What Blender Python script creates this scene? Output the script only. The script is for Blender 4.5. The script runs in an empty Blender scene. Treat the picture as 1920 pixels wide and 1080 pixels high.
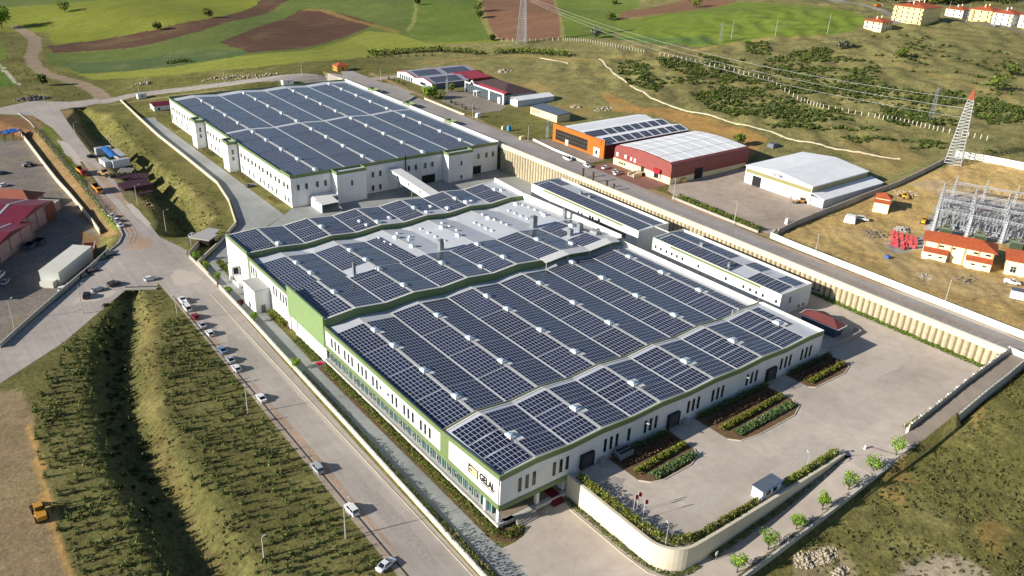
import bpy, bmesh, math, random
import numpy as np
from mathutils import Vector, Matrix
sc = bpy.context.scene
R = math.radians
# ------------------------------------------------------------------ camera
CAMZ = 120.0
FPX, PIT, ROL, YAW = 1547.0, R(25.557), R(2.60), R(38.32)
fw = np.array([math.sin(YAW)*math.cos(PIT), math.cos(YAW)*math.cos(PIT), -math.sin(PIT)])
_rt = np.array([math.cos(YAW), -math.sin(YAW), 0.0]); _up = np.cross(_rt, fw)
rt = math.cos(ROL)*_rt + math.sin(ROL)*_up; up = -math.sin(ROL)*_rt + math.cos(ROL)*_up
cd = bpy.data.cameras.new('camera'); cam = bpy.data.objects.new('camera', cd); sc.collection.objects.link(cam)
cd.sensor_width = 36.0; cd.lens = FPX/1920*36; cd.clip_start = 1.0; cd.clip_end = 6000
m = Matrix(((rt[0], up[0], -fw[0]), (rt[1], up[1], -fw[1]), (rt[2], up[2], -fw[2]))).to_4x4()
m.translation = (0, 0, CAMZ); cam.matrix_world = m; sc.camera = cam
# ------------------------------------------------------------------ sky, sun, exposure
SUN_AZ, SUN_EL = R(-14), R(21.5)          # direction the light travels, height above the horizon
sd = Vector((-math.cos(SUN_AZ)*math.cos(SUN_EL), -math.sin(SUN_AZ)*math.cos(SUN_EL), math.sin(SUN_EL)))
w = bpy.data.worlds.new('World'); sc.world = w; w.use_nodes = True
nt = w.node_tree; bg = nt.nodes['Background']; sky = nt.nodes.new('ShaderNodeTexSky')
sky.sky_type = 'NISHITA'; sky.sun_disc = False; sky.sun_elevation = SUN_EL; sky.sun_rotation = math.atan2(sd.x, sd.y)
sky.air_density = 1.0; sky.dust_density = .6; sky.ozone_density = 2.0; sky.altitude = 900
nt.links.new(sky.outputs[0], bg.inputs[0]); bg.inputs[1].default_value = 0.066
sl = bpy.data.lights.new('sun', 'SUN'); sl.energy = 5.0; sl.angle = R(0.5); sl.color = (1.0, 0.93, 0.83)
so = bpy.data.objects.new('sun', sl); sc.collection.objects.link(so)
so.rotation_euler = sd.to_track_quat('Z', 'Y').to_euler(); so.location = (0, 0, 300)
sc.view_settings.view_transform = 'Standard'; sc.view_settings.look = 'None'
sc.view_settings.exposure = 0.66; sc.view_settings.gamma = 1
# ------------------------------------------------------------------ measuring helpers: points of the survey photo -> metres
CP = np.array([0, 0, CAMZ])
def ray(x, y):
    d = fw*FPX + rt*(x-960) - up*(y-540); return d/np.linalg.norm(d)
def at(x, y, z=0.0):
    d = ray(x, y); p = CP + d*((z-CP[2])/d[2]); return (float(p[0]), float(p[1]), z)
def smooth(t):
    t = np.clip(t, 0, 1); return t*t*(3-2*t)
def pip(px, py, poly):
    px = np.asarray(px, float); py = np.asarray(py, float); ins = np.zeros(px.shape, bool); n = len(poly)
    for i in range(n):
        x1, y1 = poly[i][:2]; x2, y2 = poly[(i+1) % n][:2]
        if y1 == y2: continue
        c = ((y1 > py) != (y2 > py)) & (px < (x2-x1)*(py-y1)/(y2-y1)+x1); ins ^= c
    return ins
def dline(px, py, line, closed=False):
    px = np.asarray(px, float); py = np.asarray(py, float); d = np.full(px.shape, 1e9); L = list(line)
    if closed: L = L+[L[0]]
    for (x1, y1), (x2, y2) in zip([q[:2] for q in L[:-1]], [q[:2] for q in L[1:]]):
        dx, dy = x2-x1, y2-y1; t = np.clip(((px-x1)*dx+(py-y1)*dy)/(dx*dx+dy*dy+1e-9), 0, 1)
        d = np.minimum(d, np.hypot(px-x1-t*dx, py-y1-t*dy))
    return d
# ------------------------------------------------------------------ terrain height
LANE_X = [95, 104, 114, 129, 142, 159, 172, 181, 196, 208, 230, 400]
LANE_Z = [0, 0, 1, 2.1, 3.3, 5.1, 5.3, 6, 8, 10, 12.3, 12.3]
def lane(x): return np.interp(x, LANE_X, LANE_Z)
DITCH1 = [at(*p, -3) for p in [(250, 548), (240, 600), (228, 680), (238, 780), (275, 880), (335, 985), (400, 1090), (450, 1180)]]
DITCH2 = [at(*p, -3) for p in [(140, 196), (175, 240), (215, 285), (270, 335), (325, 385), (352, 425), (345, 447)]]
LYARD = [at(*p, -2.5)[:2] for p in [(-500, 100), (50, 262), (100, 330), (150, 397), (190, 444), (172, 492), (130, 535), (60, 596), (0, 650), (-400, 1000)]]
BACKW = [(74.5, 248), (74.8, 268), (88, 283), (100, 298), (107, 325), (110.5, 350), (111.2, 438), (113, 480), (115, 523)]
def hgt(x, y):
    x = np.asarray(x, float); y = np.asarray(y, float)
    z = 12*smooth((x-100)/131.3)
    z = np.where(x >= 231.4, 12.0, z)
    z = z + 0.045*np.maximum(0, x-300) + 15*np.exp(-((x-640)/250)**2-((y-330)/260)**2)*smooth((x-265)/160)
    z = z + 0.02*np.maximum(0, y-560)
    # undulation away from the plots
    far = smooth((np.hypot(x-150, y-250)-330)/200)
    z = z + far*(3.0*np.sin(x/61+1.3)*np.sin(y/83) + 1.6*np.sin(x/27+y/39))
    # factory terraces
    fac = (x < 231.35) & (x > 60) & (y > 103) & (y < 474)
    z = np.where(fac, 0.0, z)
    b = (x < 231.35) & (x > 60) & (y >= 474) & (y < 500)
    z = np.where(b, z*smooth((y-474)/26), z)
    z = np.where((x < 231.35) & (x > 193.5) & (y > 60) & (y < 133), 4.4, z)
    z = np.where((x < 231.35) & (x > 103) & (y > 66) & (y <= 106), np.minimum(lane(x)-.7, 4.4), z)
    z = np.where((x <= 103) & (y <= 106), 0.0, z)
    # spoil and uneven ground on the sandy plot and the hillside
    sub = smooth((x-250)/8)*smooth((165-y)/6)*(x > 246)*smooth((y-40)/5); hil = smooth((x-320)/50)*smooth((y-172)/10)*smooth((430-y+.1*x)/60)
    bmp = np.sin(x*.9+2*np.sin(y*.31))*np.sin(y*.83+1.7*np.sin(x*.27))+.6*np.sin(x*1.9+y*.7)*np.sin(y*1.7-x*.4)
    big = np.sin(x*.21+1.1*np.sin(y*.13))*np.sin(y*.19+1.3*np.sin(x*.11))
    z = z + sub*(.24*bmp+.4*big) + hil*(.22*bmp+.9*big)
    g = (y < 66.0) & (x > 100)
    z = np.where(g, (.2*bmp+.3*big)*smooth((65-y)/6)+np.maximum(lane(x)-1.7, -0.3)+0.0*x - 0.02*(66-y), z)
    # ditches and the sunken works yard
    for L, dep, wd in ((DITCH1, 3.9, 8.2), (DITCH2, 6.0, 10.5)):
        d = dline(x, y, L); e = np.clip((259-y)/24, 0, 1) if L is DITCH1 else np.clip(np.minimum((y-288)/26, (514-y)/22), 0, 1)
        e = e*e*(3-2*e); z = z - (1.9+(dep-1.9)*e)*(1-smooth((d-1.0)/(3.2+(wd-3.2)*e)))*np.where(x < 111, 1, 0)*((y < 262.5) if L is DITCH1 else (y < 519)*(y > 284))
    dl = dline(x, y, LYARD, True); ins = pip(x, y, LYARD)
    z = np.where(ins, -2.5, z*smooth(dl/7) + (-2.5)*(1-smooth(dl/7)) if True else z)
    return z
def gp(px, py):
    "point of the ground seen at a pixel of the photo"
    d = ray(px, py)
    t0 = (85-CP[2])/d[2] if d[2] < 0 else 400.; t1 = (-9-CP[2])/d[2] if d[2] < -.02 else 4500.
    t1 = min(t1, 4500.)
    for n in (240, 60):
        ts = np.linspace(t0, t1, n); P = CP[None, :]+ts[:, None]*d[None, :]
        u = P[:, 2] < hgt(P[:, 0], P[:, 1]); i = int(np.argmax(u)) if u.any() else n-1
        t0, t1 = ts[max(i-1, 0)], ts[i]
    p = CP+d*t1; return (float(p[0]), float(p[1]), float(hgt(p[0], p[1])))
def H(x, y): return float(hgt(x, y))
# ------------------------------------------------------------------ materials
def lin(c):
    if isinstance(c, str):
        c = [int(c[i:i+2], 16)/255 for i in (0, 2, 4)]
        return tuple(((v+.055)/1.055)**2.4 if v > .04045 else v/12.92 for v in c)
    return tuple(c)
MATS = {}
def mat(name, col, rough=.85, metal=0.0, n=0.0, ns=1.0, n2=0.0, ns2=.08, bump=0.0, bs=4.0, rnd=0.0, spec=.5, world=False, stripes=None):
    """painted / mineral surface: base colour varied by two noises (strength n, n2; scale ns, ns2 per metre)"""
    if name in MATS: return MATS[name]
    mt = bpy.data.materials.new(name); mt.use_nodes = True; MATS[name] = mt
    t = mt.node_tree; N = t.nodes; L = t.links; b = N['Principled BSDF']
    c = lin(col); b.inputs['Roughness'].default_value = rough; b.inputs['Metallic'].default_value = metal
    b.inputs['Specular IOR Level'].default_value = spec
    tc = N.new('ShaderNodeTexCoord'); geo = N.new('ShaderNodeNewGeometry')
    co = geo.outputs['Position'] if world else tc.outputs['Object']
    rgb = N.new('ShaderNodeRGB'); rgb.outputs[0].default_value = (*c, 1); out = rgb.outputs[0]
    def var(out, scale, amt, vec=co):
        nz = N.new('ShaderNodeTexNoise'); nz.inputs['Scale'].default_value = scale; nz.inputs['Detail'].default_value = 4
        L.new(vec, nz.inputs['Vector'])
        mr = N.new('ShaderNodeMapRange'); mr.inputs['From Min'].default_value = .3; mr.inputs['From Max'].default_value = .7
        mr.inputs['To Min'].default_value = 1-amt; mr.inputs['To Max'].default_value = 1+amt
        L.new(nz.outputs[0], mr.inputs['Value'])
        mx = N.new('ShaderNodeVectorMath'); mx.operation = 'SCALE'; L.new(out, mx.inputs[0]); L.new(mr.outputs[0], mx.inputs['Scale'])
        return mx.outputs[0]
    if n: out = var(out, ns, n)
    if n2: out = var(out, ns2, n2)
    if stripes:                                   # (axis scale xyz, amount): long streaks or ribs
        mp = N.new('ShaderNodeMapping'); mp.inputs['Scale'].default_value = stripes[0]; L.new(co, mp.inputs['Vector'])
        out = var(out, 1.0, stripes[1], mp.outputs[0])
    if rnd:
        oi = N.new('ShaderNodeObjectInfo'); mr = N.new('ShaderNodeMapRange')
        mr.inputs['To Min'].default_value = 1-rnd; mr.inputs['To Max'].default_value = 1+rnd
        L.new(oi.outputs['Random'], mr.inputs['Value'])
        mx = N.new('ShaderNodeVectorMath'); mx.operation = 'SCALE'; L.new(out, mx.inputs[0]); L.new(mr.outputs[0], mx.inputs['Scale']); out = mx.outputs[0]
    L.new(out, b.inputs['Base Color'])
    if bump:
        nz = N.new('ShaderNodeTexNoise'); nz.inputs['Scale'].default_value = bs; nz.inputs['Detail'].default_value = 5; L.new(co, nz.inputs['Vector'])
        bp = N.new('ShaderNodeBump'); bp.inputs['Strength'].default_value = bump; bp.inputs['Distance'].default_value = .25
        L.new(nz.outputs[0], bp.inputs['Height']); L.new(bp.outputs[0], b.inputs['Normal'])
    return mt
def ribbed(name, col, pitch=.5, axis='XY', amt=.08, **k):
    """sheet cladding: fine vertical ribs plus noise"""
    mt = mat(name, col, **k); t = mt.node_tree; N = t.nodes; L = t.links; b = N['Principled BSDF']
    tc = N.new('ShaderNodeTexCoord'); sp = N.new('ShaderNodeSeparateXYZ'); L.new(tc.outputs['Object'], sp.inputs[0])
    ad = N.new('ShaderNodeMath'); ad.operation = 'ADD'
    if axis == 'XY': L.new(sp.outputs[0], ad.inputs[0]); L.new(sp.outputs[1], ad.inputs[1])
    elif axis == 'Z': L.new(sp.outputs[2], ad.inputs[0]); ad.inputs[1].default_value = 0
    elif axis == 'X': L.new(sp.outputs[0], ad.inputs[0]); ad.inputs[1].default_value = 0
    else: L.new(sp.outputs[1], ad.inputs[0]); ad.inputs[1].default_value = 0
    dv = N.new('ShaderNodeMath'); dv.operation = 'DIVIDE'; dv.inputs[1].default_value = pitch; L.new(ad.outputs[0], dv.inputs[0])
    fr = N.new('ShaderNodeMath'); fr.operation = 'FRACT'; L.new(dv.outputs[0], fr.inputs[0])
    lt = N.new('ShaderNodeMath'); lt.operation = 'LESS_THAN'; lt.inputs[1].default_value = .14; L.new(fr.outputs[0], lt.inputs[0])
    mr = N.new('ShaderNodeMapRange'); mr.inputs['To Min'].default_value = 1; mr.inputs['To Max'].default_value = 1-amt*2; L.new(lt.outputs[0], mr.inputs['Value'])
    src = b.inputs['Base Color'].links[0].from_socket
    mx = N.new('ShaderNodeVectorMath'); mx.operation = 'SCALE'; L.new(src, mx.inputs[0]); L.new(mr.outputs[0], mx.inputs['Scale']); L.new(mx.outputs[0], b.inputs['Base Color'])
    return mt
# ------------------------------------------------------------------ mesh helper
COL = sc.collection
class G:
    def __init__(s): s.v = []; s.f = []; s.m = []; s.uv = None
    def add(s, vs, fs, m=0):
        o = len(s.v); s.v += [tuple(p) for p in vs]; s.f += [tuple(i+o for i in f) for f in fs]; s.m += [m]*len(fs)
    def box(s, x0, x1, y0, y1, z0, z1, m=0):
        s.add([(x0,y0,z0),(x1,y0,z0),(x1,y1,z0),(x0,y1,z0),(x0,y0,z1),(x1,y0,z1),(x1,y1,z1),(x0,y1,z1)],
              [(0,3,2,1),(4,5,6,7),(0,1,5,4),(1,2,6,5),(2,3,7,6),(3,0,4,7)], m)
    def obb(s, cx, cy, z0, lx, ly, h, ang=0, m=0, top=1.0):
        c, q = math.cos(ang), math.sin(ang); vs = []
        for zz, k in ((z0, 1), (z0+h, top)):
            for a, b in ((-1,-1),(1,-1),(1,1),(-1,1)):
                x, y = a*lx/2*k, b*ly/2*k; vs.append((cx+x*c-y*q, cy+x*q+y*c, zz))
        s.add(vs, [(0,3,2,1),(4,5,6,7),(0,1,5,4),(1,2,6,5),(2,3,7,6),(3,0,4,7)], m)
    def quad(s, p, m=0): s.add(p, [tuple(range(len(p)))], m)
    def slab(s, top, th, m=0):
        "a plate whose top face is given (4 points, ccw from above)"
        n = len(top); vs = list(top)+[(x, y, z-th) for x, y, z in top]
        s.add(vs, [tuple(range(n)), tuple(reversed(range(n, 2*n)))]+[(i, i+n, (i+1) % n+n, (i+1) % n) for i in range(n)], m)
    def prism(s, poly, z0, z1, m=0):
        if sum(a[0]*b[1]-b[0]*a[1] for a, b in zip(poly, poly[1:]+poly[:1])) < 0: poly = poly[::-1]
        s.slab([(p[0], p[1], z1) for p in poly], z1-z0, m)
    def tube(s, p, q, r, r2=None, n=6, m=0):
        p = Vector(p); q = Vector(q); r2 = r if r2 is None else r2; d = (q-p)
        if d.length < 1e-6: return
        d.normalize(); a = d.orthogonal().normalized(); b = d.cross(a); vs = []
        for c, rr in ((p, r), (q, r2)):
            for i in range(n):
                t = 2*math.pi*i/n; vs.append(tuple(c+a*math.cos(t)*rr+b*math.sin(t)*rr))
        s.add(vs, [tuple(reversed(range(n))), tuple(range(n, 2*n))]+[(i, (i+1) % n, (i+1) % n+n, i+n) for i in range(n)], m)
    def wall(s, line, z0, z1, th, m=0, closed=False):
        "mitred wall of thickness th along a line; z0, z1 numbers or functions of a point index"
        n = len(line); f = lambda z, k: z(k) if callable(z) else z; D = []
        for i in range(n-1):
            dx, dy = line[i+1][0]-line[i][0], line[i+1][1]-line[i][1]; L = math.hypot(dx, dy) or 1; D.append((dx/L, dy/L))
        vs = []
        for i in range(n):
            d0 = D[max(i-1, 0)]; d1 = D[min(i, n-2)]; tx, ty = d0[0]+d1[0], d0[1]+d1[1]; L = math.hypot(tx, ty) or 1; tx /= L; ty /= L
            k = th/2/max(.4, tx*d1[0]+ty*d1[1]); x, y = line[i][:2]; a, b = f(z0, i), f(z1, i)
            vs += [(x-ty*k, y+tx*k, a), (x+ty*k, y-tx*k, a), (x+ty*k, y-tx*k, b), (x-ty*k, y+tx*k, b)]
        fs = [(0, 1, 2, 3), (4*n-1, 4*n-2, 4*n-3, 4*n-4)]
        for i in range(n-1):
            o = 4*i
            for k in range(4): fs.append((o+k, o+4+k, o+4+(k+1) % 4, o+(k+1) % 4))
        s.add(vs, fs, m)
    def build(s, name, mats, parent=None, local=False, smooth_=False, kind=None):
        me = bpy.data.meshes.new(name); off = Vector((0, 0, 0))
        if parent is not None and not local: off = WP.get(parent.name, Vector((0, 0, 0)))
        elif parent is None and not local and s.v:
            a = np.array(s.v); off = Vector(((a[:,0].min()+a[:,0].max())/2, (a[:,1].min()+a[:,1].max())/2, a[:,2].min()))
        me.from_pydata([(x-off.x, y-off.y, z-off.z) for x, y, z in s.v], [], s.f)
        mats = mats if isinstance(mats, (list, tuple)) else [mats]
        for k in mats: me.materials.append(k)
        if len(mats) > 1: me.polygons.foreach_set('material_index', s.m)
        if s.uv:
            ul = me.uv_layers.new(name='UVMap'); ul.data.foreach_set('uv', [c for u in s.uv for c in u])
        if smooth_: me.polygons.foreach_set('use_smooth', [True]*len(s.f))
        me.update(); o = bpy.data.objects.new(name, me); COL.objects.link(o)
        if parent is not None: o.parent = parent; WP[o.name] = WP.get(parent.name, Vector((0,0,0))) if not local else Vector((0,0,0))
        else: o.location = off; WP[o.name] = off.copy()
        if kind: o['kind'] = kind
        return o
WP = {}
def thing(name, label, cat, loc=(0, 0, 0), rz=0.0, group=None):
    o = bpy.data.objects.new(name, None); COL.objects.link(o); o.empty_display_size = .5
    o.location = loc; o.rotation_euler = (0, 0, rz); o['label'] = label; o['category'] = cat
    if group: o['group'] = group
    WP[o.name] = Vector(loc); return o
def tag(o, label, cat, group=None):
    o['label'] = label; o['category'] = cat
    if group: o['group'] = group
    return o
def child(name, me, parent, loc=(0, 0, 0)):
    "a child that shares mesh data; loc in the parent's frame"
    o = bpy.data.objects.new(name, me); COL.objects.link(o); o.parent = parent; o.location = loc; return o
def dup(root, loc, rz=0.0, label=None, scale=None, group=None):
    r = root.copy(); COL.objects.link(r); r.location = loc; r.rotation_euler = (0, 0, rz)
    if scale: r.scale = (scale,)*3 if not isinstance(scale, (tuple, list)) else scale
    if label: r['label'] = label
    if group: r['group'] = group
    for ch in list(root.children):
        c = ch.copy(); COL.objects.link(c); c.parent = r
        for g in list(ch.children):
            d = g.copy(); COL.objects.link(d); d.parent = c
    return r
def sheet(name, poly, z, m, kind='structure', flip=False):
    g = G(); P = [p[:2] for p in poly]
    if sum(a[0]*b[1]-b[0]*a[1] for a, b in zip(P, P[1:]+P[:1])) < 0: P = P[::-1]
    bm = bmesh.new(); vs = [bm.verts.new((x, y, z)) for x, y in P]; f = bm.faces.new(vs); f.normal_update(); bmesh.ops.triangulate(bm, faces=[f])
    me = bpy.data.meshes.new(name); bm.to_mesh(me); bm.free(); me.materials.append(m)
    o = bpy.data.objects.new(name, me); COL.objects.link(o); o['kind'] = kind; return o
rs = random.Random(7)
# ================================================================== GROUND
def axis(segs):
    out = [segs[0][0]]
    for a, b, s0, s1 in segs:
        x = a; L = b-a
        while x < b-1e-6:
            s = s0+(s1-s0)*(x-a)/L; x = min(b, x+s); out.append(x)
    return np.unique(np.round(out, 3))
GX = axis([(-420,-40,12,1.6),(-40,230,1.15,1.15),(230,231.3,1.3,1.3),(231.3,231.5,.2,.2),(231.5,420,1.25,1.6),(420,900,1.8,6),(900,2600,8,60)])
GY = axis([(-60,60,6,1.1),(60,66,1,1),(66,66.4,.4,.4),(66.4,560,1.1,1.3),(560,1100,1.4,6),(1100,3000,8,70)])
XX, YY = np.meshgrid(GX, GY); ZZ = hgt(XX, YY)
nse = np.zeros_like(XX)
for k, (a, b, c) in enumerate([(.21,.13,1),(.07,-.19,2),(.031,.047,3.1),(.43,.37,.5)]): nse += np.sin(XX*a+YY*b+k*2.1+2*np.sin(YY*a*.7-XX*b*.6))*.25*(1.2 if k < 2 else .8)
JX = XX+nse*1.2; JY = YY+np.roll(nse, 13, 0)*1.2
col = np.zeros(XX.shape+(3,)); rg = np.ones(XX.shape)
def W(px): return [gp(*p)[:2] for p in px]
def paint(mask, c, r=None, k=1.0):
    c = np.array(lin(c)); col[mask] = col[mask]*(1-k)+c*k
    if r is not None: rg[mask] = r
def zone(px, c, r=None, k=1.0, world=False, jit=True, edge=None):
    P = px if world else W(px)
    m = pip(JX if jit else XX, JY if jit else YY, P); paint(m, c, r, k)
    if edge:
        d = dline(JX, JY, P, True); paint(d < edge[1], edge[0], None, edge[2] if len(edge) > 2 else 1)
    return P
def strip(px, wd, c, r=None, k=1.0, world=False):
    P = px if world else W(px); d = dline(JX*.5+XX*.5, JY*.5+YY*.5, P); paint(d < wd/2, c, r, k); return P
GRASS, DRY, TAN, DIRT = '6d6a39', '84795a', 'a18e66', '8d8272'
col[:] = lin(GRASS)
# hill slopes, slightly drier
hm = smooth((XX-255)/60)*smooth((560-YY*.6)/200)
c2 = np.array(lin('7f794c')); col = col*(1-hm[..., None])+c2*hm[..., None]
# cultivated fields beyond the plant
CROP, CROP2, CROP3, SOIL, SOIL2 = '767d2e', '5d6a34', '83883a', '5a4234', '806048'
zone([(20,60),(90,60),(120,130),(175,150),(330,140),(640,112),(815,84),(930,78),(1060,72),(1150,72),(1155,38),(1100,-60),(-400,-90),(-400,40)], CROP, .35)
zone([(-200,14),(0,14),(120,6),(240,-4),(300,-60),(-300,-60)], CROP2, .35)
zone([(85,100),(260,88),(380,58),(480,30),(620,-30),(900,-60),(915,76),(800,80),(740,62),(690,58),(570,95),(420,110),(330,122),(150,137),(90,120)], CROP2, .35)
zone([(110,118),(250,112),(400,92),(470,98),(420,112),(330,124),(150,138)], '50603a', .35)
zone([(88,86),(100,99),(180,95),(260,88),(380,58),(500,25),(590,-12),(700,-60),(560,-60),(480,10),(390,36),(290,56),(200,72),(130,81)], SOIL, .3)
zone([(410,80),(470,99),(560,92),(640,72),(690,52),(702,44),(660,30),(600,17),(560,19),(500,45)], SOIL, .3)
strip([(575,18),(610,20),(655,36),(700,48),(745,60)], 7, '8a7142', .5, .8)
zone([(150,139),(330,124),(480,103),(600,93),(690,58),(740,62),(815,85),(760,96),(640,112),(480,127),(300,141),(170,149)], CROP3, .3)
zone([(775,-60),(772,20),(765,60),(800,80),(915,76),(903,20),(885,-60)], '5f712f', .4)
strip([(782,-30),(780,15),(776,40),(765,58)], 3, '8f8c55', .5, .7)
zone([(893,-60),(903,20),(918,60),(930,72),(946,77),(1050,74),(1056,66),(1055,45),(1046,15),(1030,-60)], '82604a', .3, 1, edge=('8f8a52', 2.5, .8))
zone([(1030,-60),(1056,50),(1058,72),(1150,72),(1160,36),(1185,20),(1250,-60)], '667632', .5)
zone([(1160,34),(1172,20),(1250,8),(1310,-6),(1400,-60),(1500,-60),(1380,3),(1290,20),(1200,32)], SOIL2, .4)
zone([(1155,40),(1200,33),(1290,21),(1380,4),(1440,6),(1560,14),(1625,36),(1600,58),(1540,66),(1440,70),(1340,86),(1240,82),(1165,72)], '6c7c2f', .3)
zone([(1130,70),(1240,72),(1330,70),(1340,84),(1240,84),(1160,74)], '5a7038', .3)
zone([(-60,100),(0,117),(35,158),(0,165),(-80,160)], '566f2a', .3); zone([(-60,75),(0,80),(14,95),(10,112),(-40,105)], '6b7c30', .3)
strip([(-5,118),(36,160)], 2.4, 'b5ab94', .3)
# tracks
strip([(30,50),(48,60),(64,72),(66,90),(57,108),(66,124),(85,138),(120,148),(160,160),(188,176),(196,192)], 9, '94826c', .15)
strip([(800,118),(900,108),(960,104),(1100,112),(1180,106),(1260,98),(1340,86),(1440,71),(1540,68)], 5, '96804e', .4, .8)
strip([(1080,150),(1160,132),(1225,108),(1290,90)], 3, '8d7a4c', .5, .4)
strip([(690,143),(760,136),(830,118)], 3, '9a8a62', .5, .7)
zone([(865,118),(900,124),(950,150),(1000,160),(1060,158),(1040,172),(960,165),(900,150)], '96804f', .6, .55)
zone([(1000,148),(1040,170),(1020,180),(985,160)], 'ad8f5c', .5, .5)
zone([(1125,170),(1200,200),(1260,205),(1380,238),(1440,258),(1400,300),(1330,270),(1290,240),(1230,215),(1150,208)], 'a9834c', .6, .9)
zone([(1570,250),(1700,270),(1740,300),(1660,330),(1600,300)], '9a8352', .6, .5)
strip([(1640,110),(1700,128),(1760,146),(1830,165),(1900,190)], 3.5, '94804f', .5, .7)
strip([(1480,-8),(1560,0),(1620,10),(1660,22),(1680,42)], 7, '8e8a86', .1); strip([(1680,42),(1780,38),(1920,60),(2000,72)], 7, '77767a', .1)
zone([(1030,200),(1080,190),(1130,215),(1060,222)], '8f7a48', .6, .5)
# substation earth
SUB = zone([(1465,440),(1560,392),(1680,350),(1800,300),(2150,330),(2300,700),(1919,622),(1700,535)], 'b39762', .7)
zone([(1560,430),(1640,470),(1700,530),(1850,560),(1930,570),(2100,600),(2100,560),(1900,530),(1750,490),(1640,430)], 'b09a70', .5, .6)
zone([(1700,345),(1900,420),(2100,470),(2200,460),(2200,420),(1950,380),(1760,335)], 'ab9a83', .4, .5)
zone([(1660,455),(1735,440),(1740,460),(1680,478)], 'a7a29a', .3)
strip([(196,190),(250,178),(320,170),(420,158),(500,148),(560,143.5),(620,144),(680,151),(730,162),(760,172)], 10, 'a59c93', .1)
strip([(205,196),(320,180),(420,168)], 3, '9c8a66', .5, .7)
# verge of the road beside the substation wall
strip([(256,480),(245,300),(245.5,205),(245.2,160),(243,60)], 3.2, 'a18a66', .4, .8, world=True)
# shoulders and earth banks on the left
zone([(60,215),(110,262),(160,320),(200,380),(228,440),(190,444),(150,397),(100,330),(50,262),(20,225)], '947653', .7, .85)
strip([(84,240),(110,275),(150,330),(190,385),(222,430)], 3, '6e7a34', .8)
zone([(112,208),(170,280),(210,330),(190,300),(150,225),(135,205)], '97795a', .7, .7)
zone([(160,262),(200,250),(230,300),(262,360),(240,390),(200,330)], '8f8366', .7, .5)
zone([(380,330),(400,370),(410,430),(395,450),(370,420),(350,340),(300,270),(270,230)], '7a6f45', .8, .5)
zone([(262,300),(330,440),(300,440),(250,380)], '7a7440', .8)
zone([(0,262),(50,262),(100,330),(150,397),(190,444),(172,492),(130,535),(60,596),(0,650),(-400,1000),(-500,100)], '7f766f', .5)
zone([(0,215),(50,225),(66,262),(40,262),(-60,240)], '7d5f42', .6)
zone([(150,430),(190,444),(175,480),(160,470)], '8a6a4c', .6)
# plantation
PLANT = [(0,716),(120,642),(240,540),(300,538),(400,650),(480,755),(560,850),(650,962),(740,1080),(780,1200),(-200,1300),(-200,900)]
zone(PLANT, '68653a', .9)
zone([(265,600),(300,560),(300,640),(300,740),(330,880),(420,1080),(470,1150),(420,1150),(350,1000),(300,900),(280,780)], '74693f', .9, .7)
zone([(-200,700),(0,735),(40,730),(62,780),(70,860),(95,960),(125,1080),(140,1180),(-300,1200)], '8f7c5e', .6)
strip([(55,800),(68,850),(92,950),(122,1060),(150,1150)], 1.6, 'b8925a', .6)
# open field in front, right
zone([(1380,1110),(1500,1020),(1920,690),(2300,500),(2600,1200),(1500,1600)], '6b673a', .95)
for q in ([(1660,905),(1700,925),(1690,950),(1650,930)],[(1850,960),(1900,990),(1880,1050),(1830,1000)],[(1780,740),(1850,760),(1830,800),(1770,790)],[(1640,880),(1700,870),(1720,900),(1660,905)]):
    zone(q, 'a3834a', .8, .45)
zone([(1690,1060),(1740,1040),(1800,1045),(1860,1080),(1900,1130),(1680,1130)], '9a8e78', .5)
zone([(1490,1040),(1560,1020),(1610,1060),(1620,1100),(1480,1100)], '8f8368', .6, .6)
UA0 = math.atan2(-19.6, 8.7)
def _u(u, v): return (303.5+u*math.cos(UA0)-v*math.sin(UA0), 131.5+u*math.sin(UA0)+v*math.cos(UA0))
zone([_u(-3,1),_u(40,1),_u(44,44),_u(0,43)], 'a09d9a', .55, 1, world=True)
gm = G(); me = bpy.data.meshes.new('ground'); ny, nx = XX.shape
co = np.stack([XX, YY, ZZ], -1).reshape(-1, 3); idx = np.arange(ny*nx).reshape(ny, nx)
q = np.stack([idx[:-1,:-1], idx[:-1,1:], idx[1:,1:], idx[1:,:-1]], -1).reshape(-1, 4)
me.vertices.add(len(co)); me.vertices.foreach_set('co', co.ravel()); me.loops.add(q.size); me.loops.foreach_set('vertex_index', q.ravel())
me.polygons.add(len(q)); me.polygons.foreach_set('loop_start', np.arange(0, q.size, 4)); me.polygons.foreach_set('loop_total', np.full(len(q), 4))
me.polygons.foreach_set('use_smooth', np.ones(len(q), bool)); me.update(calc_edges=True)
ca = me.color_attributes.new('Col', 'FLOAT_COLOR', 'POINT'); ca.data.foreach_set('color', np.concatenate([col, rg[..., None]], -1).reshape(-1))
# ground material: soil / crop colour by place, broken up by tufts, dry patches and plough lines
gmt = bpy.data.materials.new('ground'); gmt.use_nodes = True; t = gmt.node_tree; N = t.nodes; L = t.links; b = N['Principled BSDF']
b.inputs['Roughness'].default_value = .95; b.inputs['Specular IOR Level'].default_value = .15
at_ = N.new('ShaderNodeAttribute'); at_.attribute_name = 'Col'; geo = N.new('ShaderNodeNewGeometry'); P_ = geo.outputs['Position']
def noise(scale, det=5, vec=P_, rough=.6):
    n = N.new('ShaderNodeTexNoise'); n.inputs['Scale'].default_value = scale; n.inputs['Detail'].default_value = det; n.inputs['Roughness'].default_value = rough; L.new(vec, n.inputs['Vector']); return n.outputs[0]
def rng(v, a, b_, c, d):
    m_ = N.new('ShaderNodeMapRange'); L.new(v, m_.inputs['Value'])
    for k, x in zip(('From Min','From Max','To Min','To Max'), (a, b_, c, d)): m_.inputs[k].default_value = x
    return m_.outputs[0]
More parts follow.
